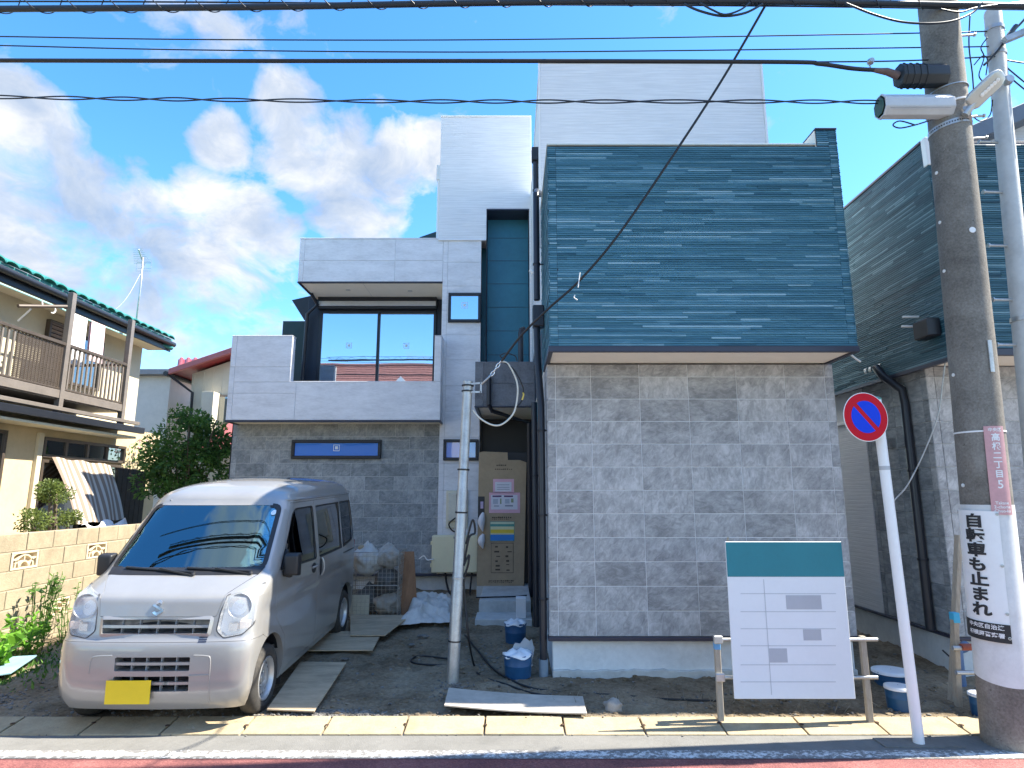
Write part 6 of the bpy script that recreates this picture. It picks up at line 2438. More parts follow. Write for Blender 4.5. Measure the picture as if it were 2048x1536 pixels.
# blue field in two halves, split by the red bar
ri, hbw = RS * .66, RS * .095
half = []
for sgn in (1, -1):
    pts = []
    a0_ = math.asin(hbw / ri)
    for k in range(29):
        a = a0_ + (pi - 2 * a0_) * k / 28
        pts.append((ri * cos(a), ri * sin(a) * sgn))
    al = R(-45)
    pts = [(a * cos(al) - b_ * sin(al), a * sin(al) + b_ * cos(al)) for a, b_ in pts]
    if sgn < 0:
        pts = pts[::-1]
    disc('blue_field', 0, .0059, .001, M('sign_blue', (.004, .05, .62), .5, spec=.15, var=.03), poly=pts)
for z_ in (.05, -.09):
    box('clamp', MT['steel'], SG, cS.x + .01, cS.x + .10, q0.y - .10, q0.y + .045, cS.z + z_, cS.z + z_ + .04)
MB().lathe([(.039, 0), (.039, .012), (.02, .025), (.002, .028)], q1, dd, 18).build('post_cap', M('green_cap', (.10, .30, .24), .5), SG, smooth=40)

# ------------------------------------------------------------------ galvanised service post in the lot
SP = empty('service_post', (-.5, 5.94, 0), 'leaning galvanised steel service post standing in the bare lot', 'post')
s0 = ong(905, 1366)
s1 = at(936, 763, s0.y)
ds = (s1 - s0).normalized()
ls = (s1 - s0).length
MB().lathe([(.056, -.2), (.056, ls * .30), (.052, ls * .305), (.052, ls * .62), (.048, ls * .625), (.048, ls), (.02, ls + .01)], s0, ds, 24).build('shaft', MT['steel'], SP, smooth=40)
for t in (.13, .33, .545, .69, .965, .985):
    p = s0 + ds * ls * t
    MB().lathe([(.053, -.008), (.060, -.006), (.060, .006), (.053, .008)], p, ds, 22).build('strap', MT['black'] if t not in (.33,) else MT['steel'], SP, smooth=40)
p = s0 + ds * ls * .985
e1 = at(962, 770, s0.y - .03)
br = MB()
br.bar(p + V((.03, -.03, .01)), e1 + V((0, 0, .02)), .018).bar(p + V((.03, -.03, -.07)), e1 + V((0, 0, -.07)), .018).bar(e1 + V((0, 0, .03)), e1 + V((0, 0, -.08)), .018)
br.build('bracket', MT['steel'], SP)
MB().tube([e1, at(985, 747, s0.y - .04)], .010, 8).build('eye_rod', MT['steel'], SP, smooth=True)
for k in range(4):
    c = at(985 + k * 5.5, 747 - k * 8, s0.y - .04)
    a = V((.55, 0, .8)).normalized()
    b_ = V((0, 1, 0)) if k % 2 else V((-.8, 0, .55))
    MB().tube([c + a * .028 * cos(2 * pi * i / 14) + b_ * .014 * sin(2 * pi * i / 14) for i in range(14)], .006, 6, closed=True).build('chain_link', MT['chrome'], SP, smooth=True)
def lw(pts, r, label, mat=None, name='loose_wire', cat='wire'):
    tag(MB().tube(smoothpts(pts, 8), r, 6).build(name, mat or MT['rubber'], None, smooth=True), label, cat)


ysp = s0.y
lw([at(1003, 722, ysp), at(1018, 730, ysp), at(1034, 765, ysp), at(1034, 800, ysp), at(1026, 828, ysp), at(1005, 848, ysp), at(985, 850, ysp), at(962, 838, ysp), at(945, 820, ysp)], .009, 'pale wire looping from the chain back to the service post', M('pale_wire', (.62, .62, .56), .5, var=.06))
lw([at(1003, 720, ysp), at(1028, 740, ysp), at(1046, 775, ysp), at(1044, 800, ysp), at(1032, 815, ysp)], .007, 'black wire curling beside the pale loop in front of the canopy')
lw([at(1010, 718, ysp), at(1000, 712, ysp), at(1012, 706, ysp), at(1030, 712, ysp), at(1034, 722, ysp)], .005, 'small black curl of wire at the end of the service cable')
lw([at(1044, 800, ysp), at(1047, 790, ysp), at(1046, 785, ysp)], .008, 'yellow taped wire end hanging beside the canopy pipe', M('yellow_tape', (.70, .55, .10), .5), cat='wire')
pw_ = YP - .15
lw([at(912, 1035, pw_), at(898, 1048, pw_), at(906, 1062, pw_), at(925, 1066, pw_)], .012, 'black cable bending out of the meter board')
lw([s0 + ds * ls * .44 + V((.06, .0, 0)), at(945, 1040, ysp), at(950, 1065, ysp + .02), at(938, 1076, ysp), s0 + ds * ls * .37 + V((.05, 0, 0))], .010, 'black cable bulging from the side of the service post')
lw([s0 + ds * ls * .37 + V((.05, -.02, 0)), at(938, 1110, ysp), at(936, 1130, ysp), at(928, 1160, ysp), at(930, 1200, ysp), at(938, 1280, ysp), ong(948, 1330), ong(962, 1352), ong(1010, 1368), ong(1060, 1385), ong(1120, 1395)], .010, 'black cable dropping down the service post then trailing to the foundation')
lw([ong(930, 1270), ong(955, 1300), ong(990, 1340), ong(1050, 1372), ong(1130, 1385), ong(1230, 1390), ong(1330, 1398), ong(1440, 1402)], .010, 'black cable lying along the foot of the foundation')
lw([ong(895, 1330), ong(840, 1328), ong(822, 1322), ong(840, 1312), ong(900, 1318)], .010, 'flat loop of black cable on the soil left of the service post')
# ------------------------------------------------------------------ props on the lot
# cardboard covered door
card = M('brown_cardboard', (.40, .30, .19), .85, var=.12, sc=3, bmp=.1, bsc=30)
CD = empty('cardboard_cover', (0, 10.2, .336), 'tall sheet of brown cardboard with taped notices covering the entrance door', 'cardboard')
YD = 10.1
pts = [(953, 1172), (1048, 1172), (1053, 925), (1040, 920), (1016, 920), (1015, 905), (966, 903), (958, 905)]
MB().prism([at(u, v, YD) for u, v in pts], (0, 1, 0), .012).build('board', card, CD, bevel=.002)
box('front_door', MT['black'], H0, PX1 + .02, XL - .02, 10.35, 10.42, .34, 2.45)


def onboard(name, mat, u0, v0, u1, v1, o, parent=None, t=.0015):
    a, b_ = at(u0, v1, YD), at(u1, v0, YD)
    return box(name, mat, parent or CD, a.x, b_.x, YD - o - t, YD - o, a.z, b_.z, bevel=0)


pkt = M('pink_tape', (.72, .42, .50), .5, var=.06)
pap = M('white_paper', (.72, .70, .74), .7, var=.04)
onboard('tape', pkt, 986, 958, 1028, 986, .001)
n1 = onboard('notice', pap, 990, 964, 1023, 983, .003)
onboard('tape', pkt, 978, 985, 1040, 1026, .001)
n2 = onboard('notice', pap, 982, 990, 1035, 1019, .003)
ptk = M('print_grey', (.35, .35, .40), .7)
for (u0, v0, u1, v1, c) in ((985, 991, 1003, 994, (.10, .03, .12)), (1008, 991, 1026, 994, (.10, .03, .12)), (986, 998, 996, 1008, (.45, .48, .55)), (1000, 997, 1003, 1008, (.30, .35, .20)), (1010, 998, 1019, 1007, (.45, .48, .55)), (1022, 997, 1027, 1005, (.30, .35, .20)), (988, 1011, 998, 1013, (.3, .3, .35)), (1010, 1010, 1026, 1013, (.3, .3, .35))):
    onboard('print_block', M('print', c, .7, var=.05), u0, v0, u1, v1, .005, n2, .0008)
for v in (969, 974, 978):
    onboard('print_block', ptk, 994, v, 1019, v + 1.2, .005, n1, .0008)
lab = onboard('colour_label', M('label_green', (.10, .33, .27), .6), 980, 1043, 1029, 1082, .002)
for (v0, v1, c) in ((1044, 1048, (.62, .66, .45)), (1053, 1059, (.70, .68, .40)), (1059, 1066, (.72, .55, .05)), (1066, 1069, (.66, .62, .35)), (1069, 1081, (.03, .22, .60))):
    onboard('label_band', M('label_band', c, .6, var=.04), 981, v0, 1028, v1, .004, lab, .0008)
inkc = M('cardboard_print', (.10, .07, .045), .8, var=.1)
for (u0, v0, u1, v1) in ((993, 929, 1016, 932), (990, 937, 1027, 939.5), (984, 1033, 1027, 1036.5), (984, 1037.5, 1020, 1039), (977, 1160, 1030, 1163), (977, 1164, 1028, 1166)):
    n = int((u1 - u0) / 4)
    m = MB()
    for k in range(n):
        a, b_ = at(u0 + k * 4, v1, YD), at(u0 + k * 4 + random.uniform(2, 3.4), v0, YD)
        m.box(a.x, b_.x, YD - .002, YD - .0005, a.z, b_.z - random.uniform(0, .008))
    m.build('printed_line', inkc, CD, kind='stuff')
fr = MB()
for (u0, v0, u1, v1) in ((982, 1086, 983, 1146), (1026, 1086, 1027, 1146), (982, 1145, 1027, 1146), (982, 1086, 1027, 1086.8)):
    a, b_ = at(u0, v1, YD), at(u1, v0, YD)
    fr.box(a.x, b_.x, YD - .002, YD - .0005, a.z, b_.z)
fr.build('print_frame', inkc, CD)
for k in range(12):
    u, v = 988 + (k % 2) * 22 + random.uniform(0, 5), 1092 + (k // 2) * 9 + random.uniform(0, 2)
    onboard('print_block', inkc, u, v, u + random.uniform(4, 10), v + random.uniform(1.5, 4), .0005)
# handle covers and lock
hc = M('white_handle_cover', (.76, .76, .78), .5, var=.04)
box('handle_slot', MT['black'], CD, at(956, 1000, YD).x, at(969, 1000, YD).x, YD - .006, YD - .0005, at(960, 1052, YD).z, at(960, 993, YD).z)
box('lock_tag', M('lilac_tag', (.55, .42, .58), .5), CD, at(961, 1000, YD).x, at(967, 1000, YD).x, YD - .012, YD - .0065, at(960, 1017, YD).z, at(960, 1003, YD).z)
for (v0, v1) in ((1025, 1063), (1068, 1097)):
    p0, p1 = at(967, v0, YD - .05), at(966, v1, YD - .05)
    n = 9
    MB().tube([p0.lerp(p1, k / n) + V((-.03 * sin(pi * k / n), 0, 0)) for k in range(n + 1)], [.012 + .045 * sin(pi * min(1, (k + .4) / n)) for k in range(n + 1)], 10).build('handle_cover', hc, CD, smooth=True)
# steps
ST = empty('entrance_steps', (0, 8.6, 0), 'two raw concrete steps up to the cardboard covered door', 'steps')
zs1, zs2 = .336, .19
sx0, sx1 = at(958, 1200, 8.75).x, XL - .10
box('step', MT['concrete'], ST, sx0, sx1, 8.72, 10.12, -.1, zs1, bevel=.012, seg=2)
box('step', MT['concrete'], ST, at(950, 1240, 8.25).x, sx1, 8.22, 8.719, -.1, zs2, bevel=.012, seg=2)
lw([V((sx0 - .05, 8.9, zs1 + .012)), V((sx0 + .2, 8.95, zs1 + .012)), V((sx0 + .5, 9.0, zs1 + .012)), V((sx1 - .05, 9.1, zs1 + .012))], .010, 'black cable lying across the top concrete step')
tag(box('polystyrene_block', M('white_foam', (.78, .78, .78), .8, var=.03), None, at(1032, 1220, 8.3).x, at(1052, 1220, 8.3).x, 8.3, 8.5, zs2 + .001, at(1040, 1197, 8.3).z), 'white foam offcut standing on the lower concrete step', 'foam block')
# beige power box
PB = empty('power_box', at(908, 1147, YP - .2), 'cream plastic temporary power box hung low on the pale pillar', 'power box')
bx0, bx1 = at(863, 1100, YP - .2), at(956, 1100, YP - .2)
zb_0, zb_1 = at(900, 1146, YP - .2).z, at(900, 1071, YP - .2).z
bei = M('cream_box_plastic', (.78, .71, .47), .45, var=.04)
box('case', bei, PB, bx0.x, bx1.x, YP - .19, YP - .005, zb_0, zb_1, bevel=.02, seg=3)
box('lid', bei, PB, bx0.x + .008, bx1.x - .008, YP - .215, YP - .191, zb_0 + .008, zb_1 - .008, bevel=.012, seg=2)
box('latch', M('grey_latch', (.30, .29, .24), .5), PB, (bx0.x + bx1.x) / 2 - .02, (bx0.x + bx1.x) / 2 + .02, YP - .23, YP - .216, zb_1 - .05, zb_1 - .015)
for z in (zb_0 + .12, zb_1 - .12):
    box('hinge', bei, PB, bx0.x - .018, bx0.x + .004, YP - .20, YP - .15, z - .03, z + .03)
lw([V((bx0.x + .22, YP - .1, zb_0)), V((bx0.x + .26, YP - .15, zb_0 - .2)), V((bx0.x + .36, YP - .3, .1)), V((bx0.x + .4, YP - .35, gz(0, 10) + .01))], .018, 'thick black cable hanging from the cream power box to the soil')
lw([at(868, 1118, YP - .25), at(855, 1120, YP - .25), at(848, 1112, YP - .25), at(838, 1118, YP - .25)], .010, 'white wire end poking out beside the cream power box', MT['white'])
lw([V((bx1.x - .1, YP - .1, zb_0)), V((bx1.x - .12, YP - .2, zb_0 - .25)), V((bx1.x - .1, YP - .5, .12))], .016, 'black cable dropping from the end of the cream box nearest the door')

# buckets
bl = M('blue_pail', (.016, .085, .20), .4, var=.12)
foam_ = M('white_bag_film', (.80, .82, .84), .35, var=.05)


def film_mat():
    m, nt, b = nt_mat('clear_plastic_film')
    b.inputs['Base Color'].default_value = (.8, .84, .86, 1)
    b.inputs['Roughness'].default_value = .25
    tr = N(nt, 'ShaderNodeBsdfTransparent')
    ms = N(nt, 'ShaderNodeMixShader')
    ms.inputs[0].default_value = .45
    L(nt, tr.outputs[0], ms.inputs[1])
    L(nt, b.outputs[0], ms.inputs[2])
    L(nt, ms.outputs[0], nt.nodes['Material Output'].inputs['Surface'])
    return m


MT['film'] = film_mat()


def bucket(u, v, w, h, label, lid='flat', film=False, ztop=None):
    p = ong(u, v)
    e = empty('blue_pail', p, label, 'bucket', 'blue pails on the soil')
    MB().lathe([(w * .90, -.01), (w * .92, .0), (w * .96, h * .5), (w * .975, h * .52), (w * .96, h * .54), (w, h * .92), (w * 1.04, h * .93), (w * 1.04, h), (w * .98, h)], p, n=28).build('pail', bl, e, smooth=40)
    m = MB()
    n = 28
    rr = [w * 1.06, w * 1.05, w * .8, w * .5, .005]
    hh_ = [h - .015, h + .006, h + .012, h + (.012 if lid == 'flat' else .03), h + .014]
    for r, z in zip(rr, hh_):
        for k in range(n):
            a = 2 * pi * k / n
            q = 1 + (.04 * sin(3 * a + u) + .03 * sin(7 * a)) * (1 if lid != 'flat' else .2)
            m.v.append(p + V((cos(a) * r * q, sin(a) * r * q, z + (.012 * sin(5 * a + r * 30) if lid != 'flat' else 0) * (r > .01))))
    for i in range(len(rr) - 1):
        for k in range(n):
            m.f.append((i * n + k, i * n + (k + 1) % n, (i + 1) * n + (k + 1) % n, (i + 1) * n + k))
    m.build('cover', foam_, e, smooth=True)
    if film:
        m = MB()
        for i in range(9):
            for j in range(7):
                a = -.5 + i * .32
                r = w * (1.02 + .12 * j / 6 + .05 * sin(i * 2.1 + j))
                m.v.append(p + V((cos(a) * r, sin(a) * r * .8, h * (.45 + .62 * j / 6) + (.10 * sin(pi * i / 8) * j / 6) + .02 * sin(i * 3 + j * 2))))
        for i in range(8):
            for j in range(6):
                a = i * 7 + j
                m.f.append((a, a + 7, a + 8, a + 1))
        m.build('plastic_film', MT['film'], e, smooth=True)
    return e


bucket(1036, 1350, .135, .19, 'blue pail with a flared clear bag over its rim, nearest the black downpipe foot', 'bag', True)
bucket(1031, 1282, .125, .20, 'blue pail under white film close to the lower concrete step', 'bag')
bucket(1800, 1415, .10, .16, 'blue pail with a white lid behind the sign post in the gap', 'flat')
bucket(1785, 1372, .15, .13, 'low blue tub with a broad white lid deepest in the gap between houses', 'flat')
bucket(1968, 1428, .09, .15, 'blue pail with a pale lid tucked against the concrete pole', 'flat')

# boards lying on the soil
ply = M('dirty_plywood', (.46, .36, .24), .85, var=.22, sc=3, stretch=(1, 4, 1), bmp=.15, dirt=.5, dirtcol=(.16, .13, .10))
ply2 = M('grey_board', (.46, .42, .36), .85, var=.15, sc=3, bmp=.1, dirt=.4, dirtcol=(.20, .17, .14))


def board(pts, label, mat, t=.014, lift=(0, 0, 0, 0), name='plywood_sheet', n=6, curl=.0):
    """four photo corners on the ground -> a board with a slight sag"""
    q = [ong(u, v) for u, v in pts]
    m = MB()
    for i in range(n + 1):
        for j in range(n + 1):
            a, b_ = i / n, j / n
            p = q[0].lerp(q[1], a).lerp(q[3].lerp(q[2], a), b_)
            l = (lift[0] * (1 - a) + lift[1] * a) * (1 - b_) + (lift[3] * (1 - a) + lift[2] * a) * b_
            m.v.append(V((p.x, p.y, gz(p.x, p.y) + .022 + l - curl * sin(pi * a))))
    k = len(m.v)
    m.v += [p + V((0, 0, t)) for p in m.v]
    for i in range(n):
        for j in range(n):
            a = i * (n + 1) + j
            f = (a, a + n + 1, a + n + 2, a + 1)
            m.f += [f[::-1], tuple(x + k for x in f)]
    edge = [i * (n + 1) for i in range(n + 1)] + [n * (n + 1) + j for j in range(1, n + 1)] + [i * (n + 1) + n for i in range(n - 1, -1, -1)] + [j for j in range(n - 1, 0, -1)]
    for i in range(len(edge)):
        a, b_ = edge[i], edge[(i + 1) % len(edge)]
        m.f.append((a, b_, b_ + k, a + k))
    return tag(m.build(name, mat, None, bevel=.002), label, 'board')


board([(888, 1427), (1174, 1438), (1166, 1404), (897, 1391)], 'long curved grey board lying just behind the kerb', ply2, .012, (.03, .01, .012, .03), curl=.012)
board([(533, 1427), (628, 1431), (692, 1334), (600, 1330)], 'brownish plywood sheet beside the front wheel of the van', ply, .012, (0, .0, .01, .0))
board([(600, 1307), (745, 1309), (764, 1272), (650, 1268)], 'plywood sheet crossing the middle of the lot behind the wheel sheet', ply, .012, (0, .012, .02, .0))
board([(700, 1282), (770, 1284), (822, 1243), (700, 1240)], 'rearmost plywood sheet overlapping another near the wire bin', ply, .012, (.03, .04, .05, .03))
board([(-70, 1372), (20, 1358), (72, 1328), (-40, 1330)], 'pale blue board end lying by the block wall plants', M('pale_blue_board', (.24, .40, .45), .6, var=.1, dirt=.3), .014, (.02, .02, .05, .03))

# wire bin with rubbish
WB = empty('wire_bin', ong(750, 1238), 'square wire mesh bin full of rubbish bags by the tiled wing', 'wire bin')
c0 = ong(706, 1240)
c1 = ong(794, 1240)
hx0, hx1, hy0, hy1 = c0.x - .12, c1.x, c0.y, c0.y + .55
hz0 = gz(0, hy0) + .01
hz1 = at(750, 1105, hy0).z
wm = M('rusty_wire', (.40, .37, .33), .5, .5, var=.3, sc=20)
fm = MB()
for (x, y) in ((hx0, hy0), (hx1, hy0), (hx0, hy1), (hx1, hy1)):
    fm.tube([(x, y, hz0), (x, y, hz1)], .008, 6)
for z in (hz0 + .01, (hz0 + hz1) / 2, hz1):
    fm.tube([(hx0, hy0, z), (hx1, hy0, z), (hx1, hy1, z), (hx0, hy1, z), (hx0, hy0, z)], .006, 6)
fm.build('frame', wm, WB, smooth=40)
for (a, b_) in (((hx0, hy0), (hx1, hy0)), ((hx1, hy0), (hx1, hy1)), ((hx0, hy0), (hx0, hy1)), ((hx0, hy1), (hx1, hy1))):
    mm = MB()
    for k in range(1, 13):
        t = k / 13
        x, y = a[0] + (b_[0] - a[0]) * t, a[1] + (b_[1] - a[1]) * t
        mm.tube([(x, y, hz0), (x, y, hz1)], .0022, 4, cap=False)
    for k in range(1, 16):
        z = hz0 + (hz1 - hz0) * k / 16
        mm.tube([(*a, z), (*b_, z)], .0022, 4, cap=False)
    mm.build('mesh_panel', wm, WB, kind='stuff')


def sack(c, r, seed, label, mat):
    bm = bmesh.new()
    bmesh.ops.create_icosphere(bm, subdivisions=4, radius=1)
    for v in bm.verts:
        n = v.co.copy()
        f = mnoise.ridged_multi_fractal(n * 1.1 + V((seed * 3.3, 0, 0)), 1.0, 2.0, 3, 1.0, 2.0) * .10 + mnoise.noise(n * 2.3 + V((0, seed, 0))) * .22
        q = n * (.80 + f)
        if q.z > .45:
            k = (q.z - .45) * 1.4
            q.x *= max(.2, 1 - k)
            q.y *= max(.2, 1 - k)
            q.z += k * .25
        v.co = V((q.x * r[0], q.y * r[1], q.z * r[2]))
    m = MB()
    m.v = [V(c) + v.co for v in bm.verts]
    m.f = [tuple(v.index for v in f.verts) for f in bm.faces]
    return tag(m.build('rubbish_bag', mat, None, smooth=True), label, 'rubbish bag', 'rubbish bags in the wire bin')


s1 = M('grey_beige_sack', (.40, .36, .31), .7, var=.15, bmp=.2)
s2 = M('dark_sack', (.10, .095, .09), .6, var=.2, bmp=.2)
s3 = M('clear_white_sack', (.50, .49, .46), .5, var=.15, bmp=.2)
xm, ym = (hx0 + hx1) / 2, (hy0 + hy1) / 2
sack((xm - .12, ym - .05, hz1 - .12), (.22, .20, .22), 1, 'grey beige rubbish bag bulging over the wire bin rim next to the van', s3)
sack((xm + .16, ym, hz1 - .08), (.19, .2, .17), 2, 'rounded grey sack on top of the bin next to the leaning plank', s1)
sack((xm + .15, ym, hz1 - .40), (.20, .22, .2), 3, 'dark sack in the middle of the wire bin', s2)
sack((xm - .1, ym + .1, hz0 + .2), (.22, .2, .2), 4, 'dark sack at the bottom back of the wire bin', s2)
sack((xm + .17, ym - .02, hz0 + .16), (.19, .2, .17), 5, 'pale brown sack at the bottom front of the wire bin', s1)
tag(box('cardboard_roll', card, None, xm - .25, xm - .16, ym - .1, ym, hz1 - .1, at(722, 1090, ym).z, bevel=.02), 'cardboard roll sticking up out of the wire bin', 'cardboard')
tag(box('board_offcut', M('pale_board', (.52, .48, .38), .8, var=.1), None, hx0 + .06, hx0 + .32, hy0 + .02, hy0 + .04, hz0 + .02, hz0 + .3, bevel=.003), 'pale board offcut standing inside the lower part of the wire bin', 'board')
# leaning plank
p = ong(817, 1232)
pw0, pw1 = ong(803, 1232), ong(835, 1230)
zt_ = at(812, 1104, p.y + .12)
m = MB().hexa([pw0, pw1, pw1 + V((0, .02, 0)), pw0 + V((0, .02, 0))], [at(794, 1104, p.y + .2), at(828, 1103, p.y + .2), at(828, 1103, p.y + .2) + V((0, .02, 0)), at(794, 1104, p.y + .2) + V((0, .02, 0))])
tag(m.build('plank', M('reddish_wood', (.30, .15, .075), .75, var=.2, sc=3, stretch=(6, 6, 1), bmp=.1), None, bevel=.003), 'reddish brown plank leaning upright beside the wire bin', 'plank')
# white tarp
m = MB()
q = [ong(795, 1255), ong(915, 1250), ong(905, 1200), ong(830, 1205)]
nn = 44
for i in range(nn + 1):
    for j in range(nn + 1):
        a, b_ = i / nn, j / nn
        pp = q[0].lerp(q[1], a).lerp(q[3].lerp(q[2], a), b_)
        n1 = mnoise.ridged_multi_fractal(V((pp.x * 3.4, pp.y * 3.4, 3)), 1, 2, 4, 1, 2) * .085 + mnoise.noise(V((pp.x * 9, pp.y * 9, 2))) * .02
        e_ = min(a, b_, 1 - a, 1 - b_)
        wob = V((mnoise.noise(V((a * 6, b_ * 6, 1))) * .05, mnoise.noise(V((a * 6, b_ * 6, 7))) * .05, 0))
        m.v.append(V((pp.x, pp.y, gz(pp.x, pp.y) + .02)) + wob + V((0, 0, n1 * min(1, e_ * 6 + .15) + .10 * max(0, sin(pi * b_)) * (.5 + .5 * sin(a * 5 + 1)) * min(1, e_ * 5))))
for i in range(nn):
    for j in range(nn):
        a = i * (nn + 1) + j
        m.f.append((a, a + nn + 1, a + nn + 2, a + 1))
tag(m.build('tarp', M('white_tarp', (.62, .60, .56), .6, var=.12, dirt=.3, dirtcol=(.35, .32, .28)), None, smooth=True), 'crumpled off white tarp heaped at the foot of the tiled wing', 'tarp')
# rock
vs, fs = rockmesh(.075, .06, .055, 3.3, 3)
p = ong(1226, 1418)
m = MB()
m.add([p + V((0, 0, .02)) + v for v in vs], fs)
tag(m.build('rock', M('pale_rock', (.30, .28, .25), .9, var=.3, bmp=.4), None, smooth=True), 'fist sized pale rock on the soil in front of the foundation', 'rock')
for k, (u, v, r, lb) in enumerate(((846, 1274, .05, 'flat pale stone between the plywood and the service post'), (823, 1291, .03, 'small pale stone in front of the flat one'), (690, 1320, .03, 'small stone by the middle plywood sheet'))):
    vs, fs = rockmesh(r * 1.4, r, r * .4, 7 + k, 2)
    p = ong(u, v)
    m = MB()
    m.add([p + V((0, 0, .01)) + w for w in vs], fs)
    tag(m.build('stone', MT['pebble'], None, smooth=True), lb, 'stone')

# construction notice board on stakes
NB = empty('notice_board', (1.9, 5.4, 0), 'white notice board with a teal header on wooden stakes in front of the tiles', 'notice board')
YN = ong(1442, 1440).y - .075
wood = M('weathered_stake', (.38, .33, .26), .85, var=.2, sc=6, stretch=(6, 6, 1), bmp=.2)
p0, p1 = at(1468, 1397, YN), at(1681, 1083, YN)
box('board', M('board_white', (.74, .77, .80), .5, var=.02), NB, p0.x, p1.x, YN - .012, YN, p0.z, p1.z, bevel=.003)
hd = at(1500, 1153, YN).z
box('header', M('board_teal', (.008, .19, .24), .45, var=.05), NB, p0.x + .002, p1.x - .002, YN - .0145, YN - .0125, hd, p1.z - .003, bevel=0)
gcol = M('board_print', (.42, .44, .48), .6, var=.04)
for (u0, v0, u1, v1) in ((1572, 1190, 1640, 1218), (1538, 1296, 1572, 1324), (1606, 1258, 1640, 1280)):
    a, b_ = at(u0, v1, YN), at(u1, v0, YN)
    box('printed_panel', gcol, NB, a.x, b_.x, YN - .0140, YN - .0125, a.z, b_.z, bevel=0)
rul = M('board_rule', (.50, .53, .56), .6, var=.03)
for v in (1186, 1222, 1256, 1290, 1328, 1362):
    a, b_ = at(1480, v + 1.5, YN), at(1670, v, YN)
    box('rule_line', rul, NB, a.x, b_.x, YN - .0136, YN - .0125, a.z, b_.z, bevel=0)
box('rule_line', rul, NB, at(1535, 1300, YN).x, at(1536.5, 1300, YN).x, YN - .0136, YN - .0125, p0.z + .03, hd - .02, bevel=0)
for (u, v) in ((1442, 1440), (1740, 1442)):
    q = ong(u, v)
    zt2 = at(u, 1272, q.y).z
    st = box('stake', wood, NB, q.x - .022, q.x + .022, q.y - .02, q.y + .02, -.1, zt2, bevel=.004)
    if u < 1500:
        box('tape_wrap', M('blue_tape', (.12, .34, .62), .5, var=.08), NB, q.x - .0235, q.x + .0235, q.y - .0215, q.y + .0215, zt2 - .10, zt2 - .04)
q = ong(1442, 1440)
for v in (1277, 1352):
    z = at(1442, v, q.y).z
    MB().tube([(q.x - .03, q.y - .035, z), (at(1742, v, q.y).x + .03, q.y - .035, z)], .014, 10).build('cross_pipe', MT['steel'], NB, smooth=40)
    MB().box(q.x - .035, q.x + .035, q.y - .055, q.y - .018, z - .03, z + .03).build('pipe_clamp', MT['steel'], NB, bevel=.006)
thin = at(1456, 1070, 5.5)
MB().tube([at(1456, 1075, 5.46), at(1461, 1180, 5.46), at(1463, 1272, 5.44)], .010, 8).build('tall_stick', wood, NB, smooth=40)
# stakes beside the concrete pole
SK = empty('stake_frame', ong(1950, 1430), 'pale wooden stakes tied with crosspieces beside the concrete pole', 'stakes')
a, b_ = ong(1958, 1432), at(1917, 1070, 5.6)
MB().bar(V((a.x, 5.55, -.05)), b_, .05, .045).build('stake', wood, SK, bevel=.004)
a2, b2 = V((ong(1942, 1425).x, 5.45, -.05)), at(1908, 1225, 5.45)
MB().bar(a2, b2, .05, .045).build('stake', wood, SK, bevel=.004)
box('tape_wrap', M('bright_blue_tape', (.05, .42, .68), .5, var=.06), SK, b2.x - .027, b2.x + .027, 5.42, 5.48, b2.z - .08, b2.z + .002)
z1_ = at(1925, 1295, 5.42).z
MB().tube([at(1905, 1296, 5.41), at(1950, 1296, 5.41)], .02, 10).build('cross_pipe', MT['steel'], SK, smooth=40)
MB().tube([at(1922, 1294, 5.405), at(1946, 1294, 5.405)], .027, 10).build('rusty_clamp', M('rusty_clamp', (.28, .07, .04), .7, var=.2), SK, smooth=40)
MB().tube([at(1912, 1345, 5.42), at(1955, 1346, 5.42)], .018, 10).build('cross_pipe', MT['steel'], SK, smooth=40)
lw([at(1885, 1300, 5.9), at(1912, 1330, 5.8), at(1915, 1370, 5.75), ong(1905, 1395), ong(1880, 1408), ong(1850, 1410)], .007, 'thin dark wire curling down beside the blue drain elbow')

# ------------------------------------------------------------------ plants
def leaf_mat(name, lo, hi):
    m, nt, b = nt_mat(name)
    a = N(nt, 'ShaderNodeAttribute', attribute_name='tone')
    L(nt, ramp(nt, a.outputs['Fac'], [(.0, lo), (1, hi)]), b.inputs['Base Color'])
    b.inputs['Roughness'].default_value = .5
    b.inputs['Specular IOR Level'].default_value = .4
    t = N(nt, 'ShaderNodeBsdfTranslucent')
    L(nt, ramp(nt, a.outputs['Fac'], [(.0, tuple(c * 1.2 for c in lo)), (1, tuple(min(1, c * 1.5) for c in hi))]), t.inputs['Color'])
    ms = N(nt, 'ShaderNodeMixShader')
    ms.inputs[0].default_value = .35
    L(nt, b.outputs[0], ms.inputs[1])
    L(nt, t.outputs[0], ms.inputs[2])
    L(nt, ms.outputs[0], nt.nodes['Material Output'].inputs['Surface'])
    return m


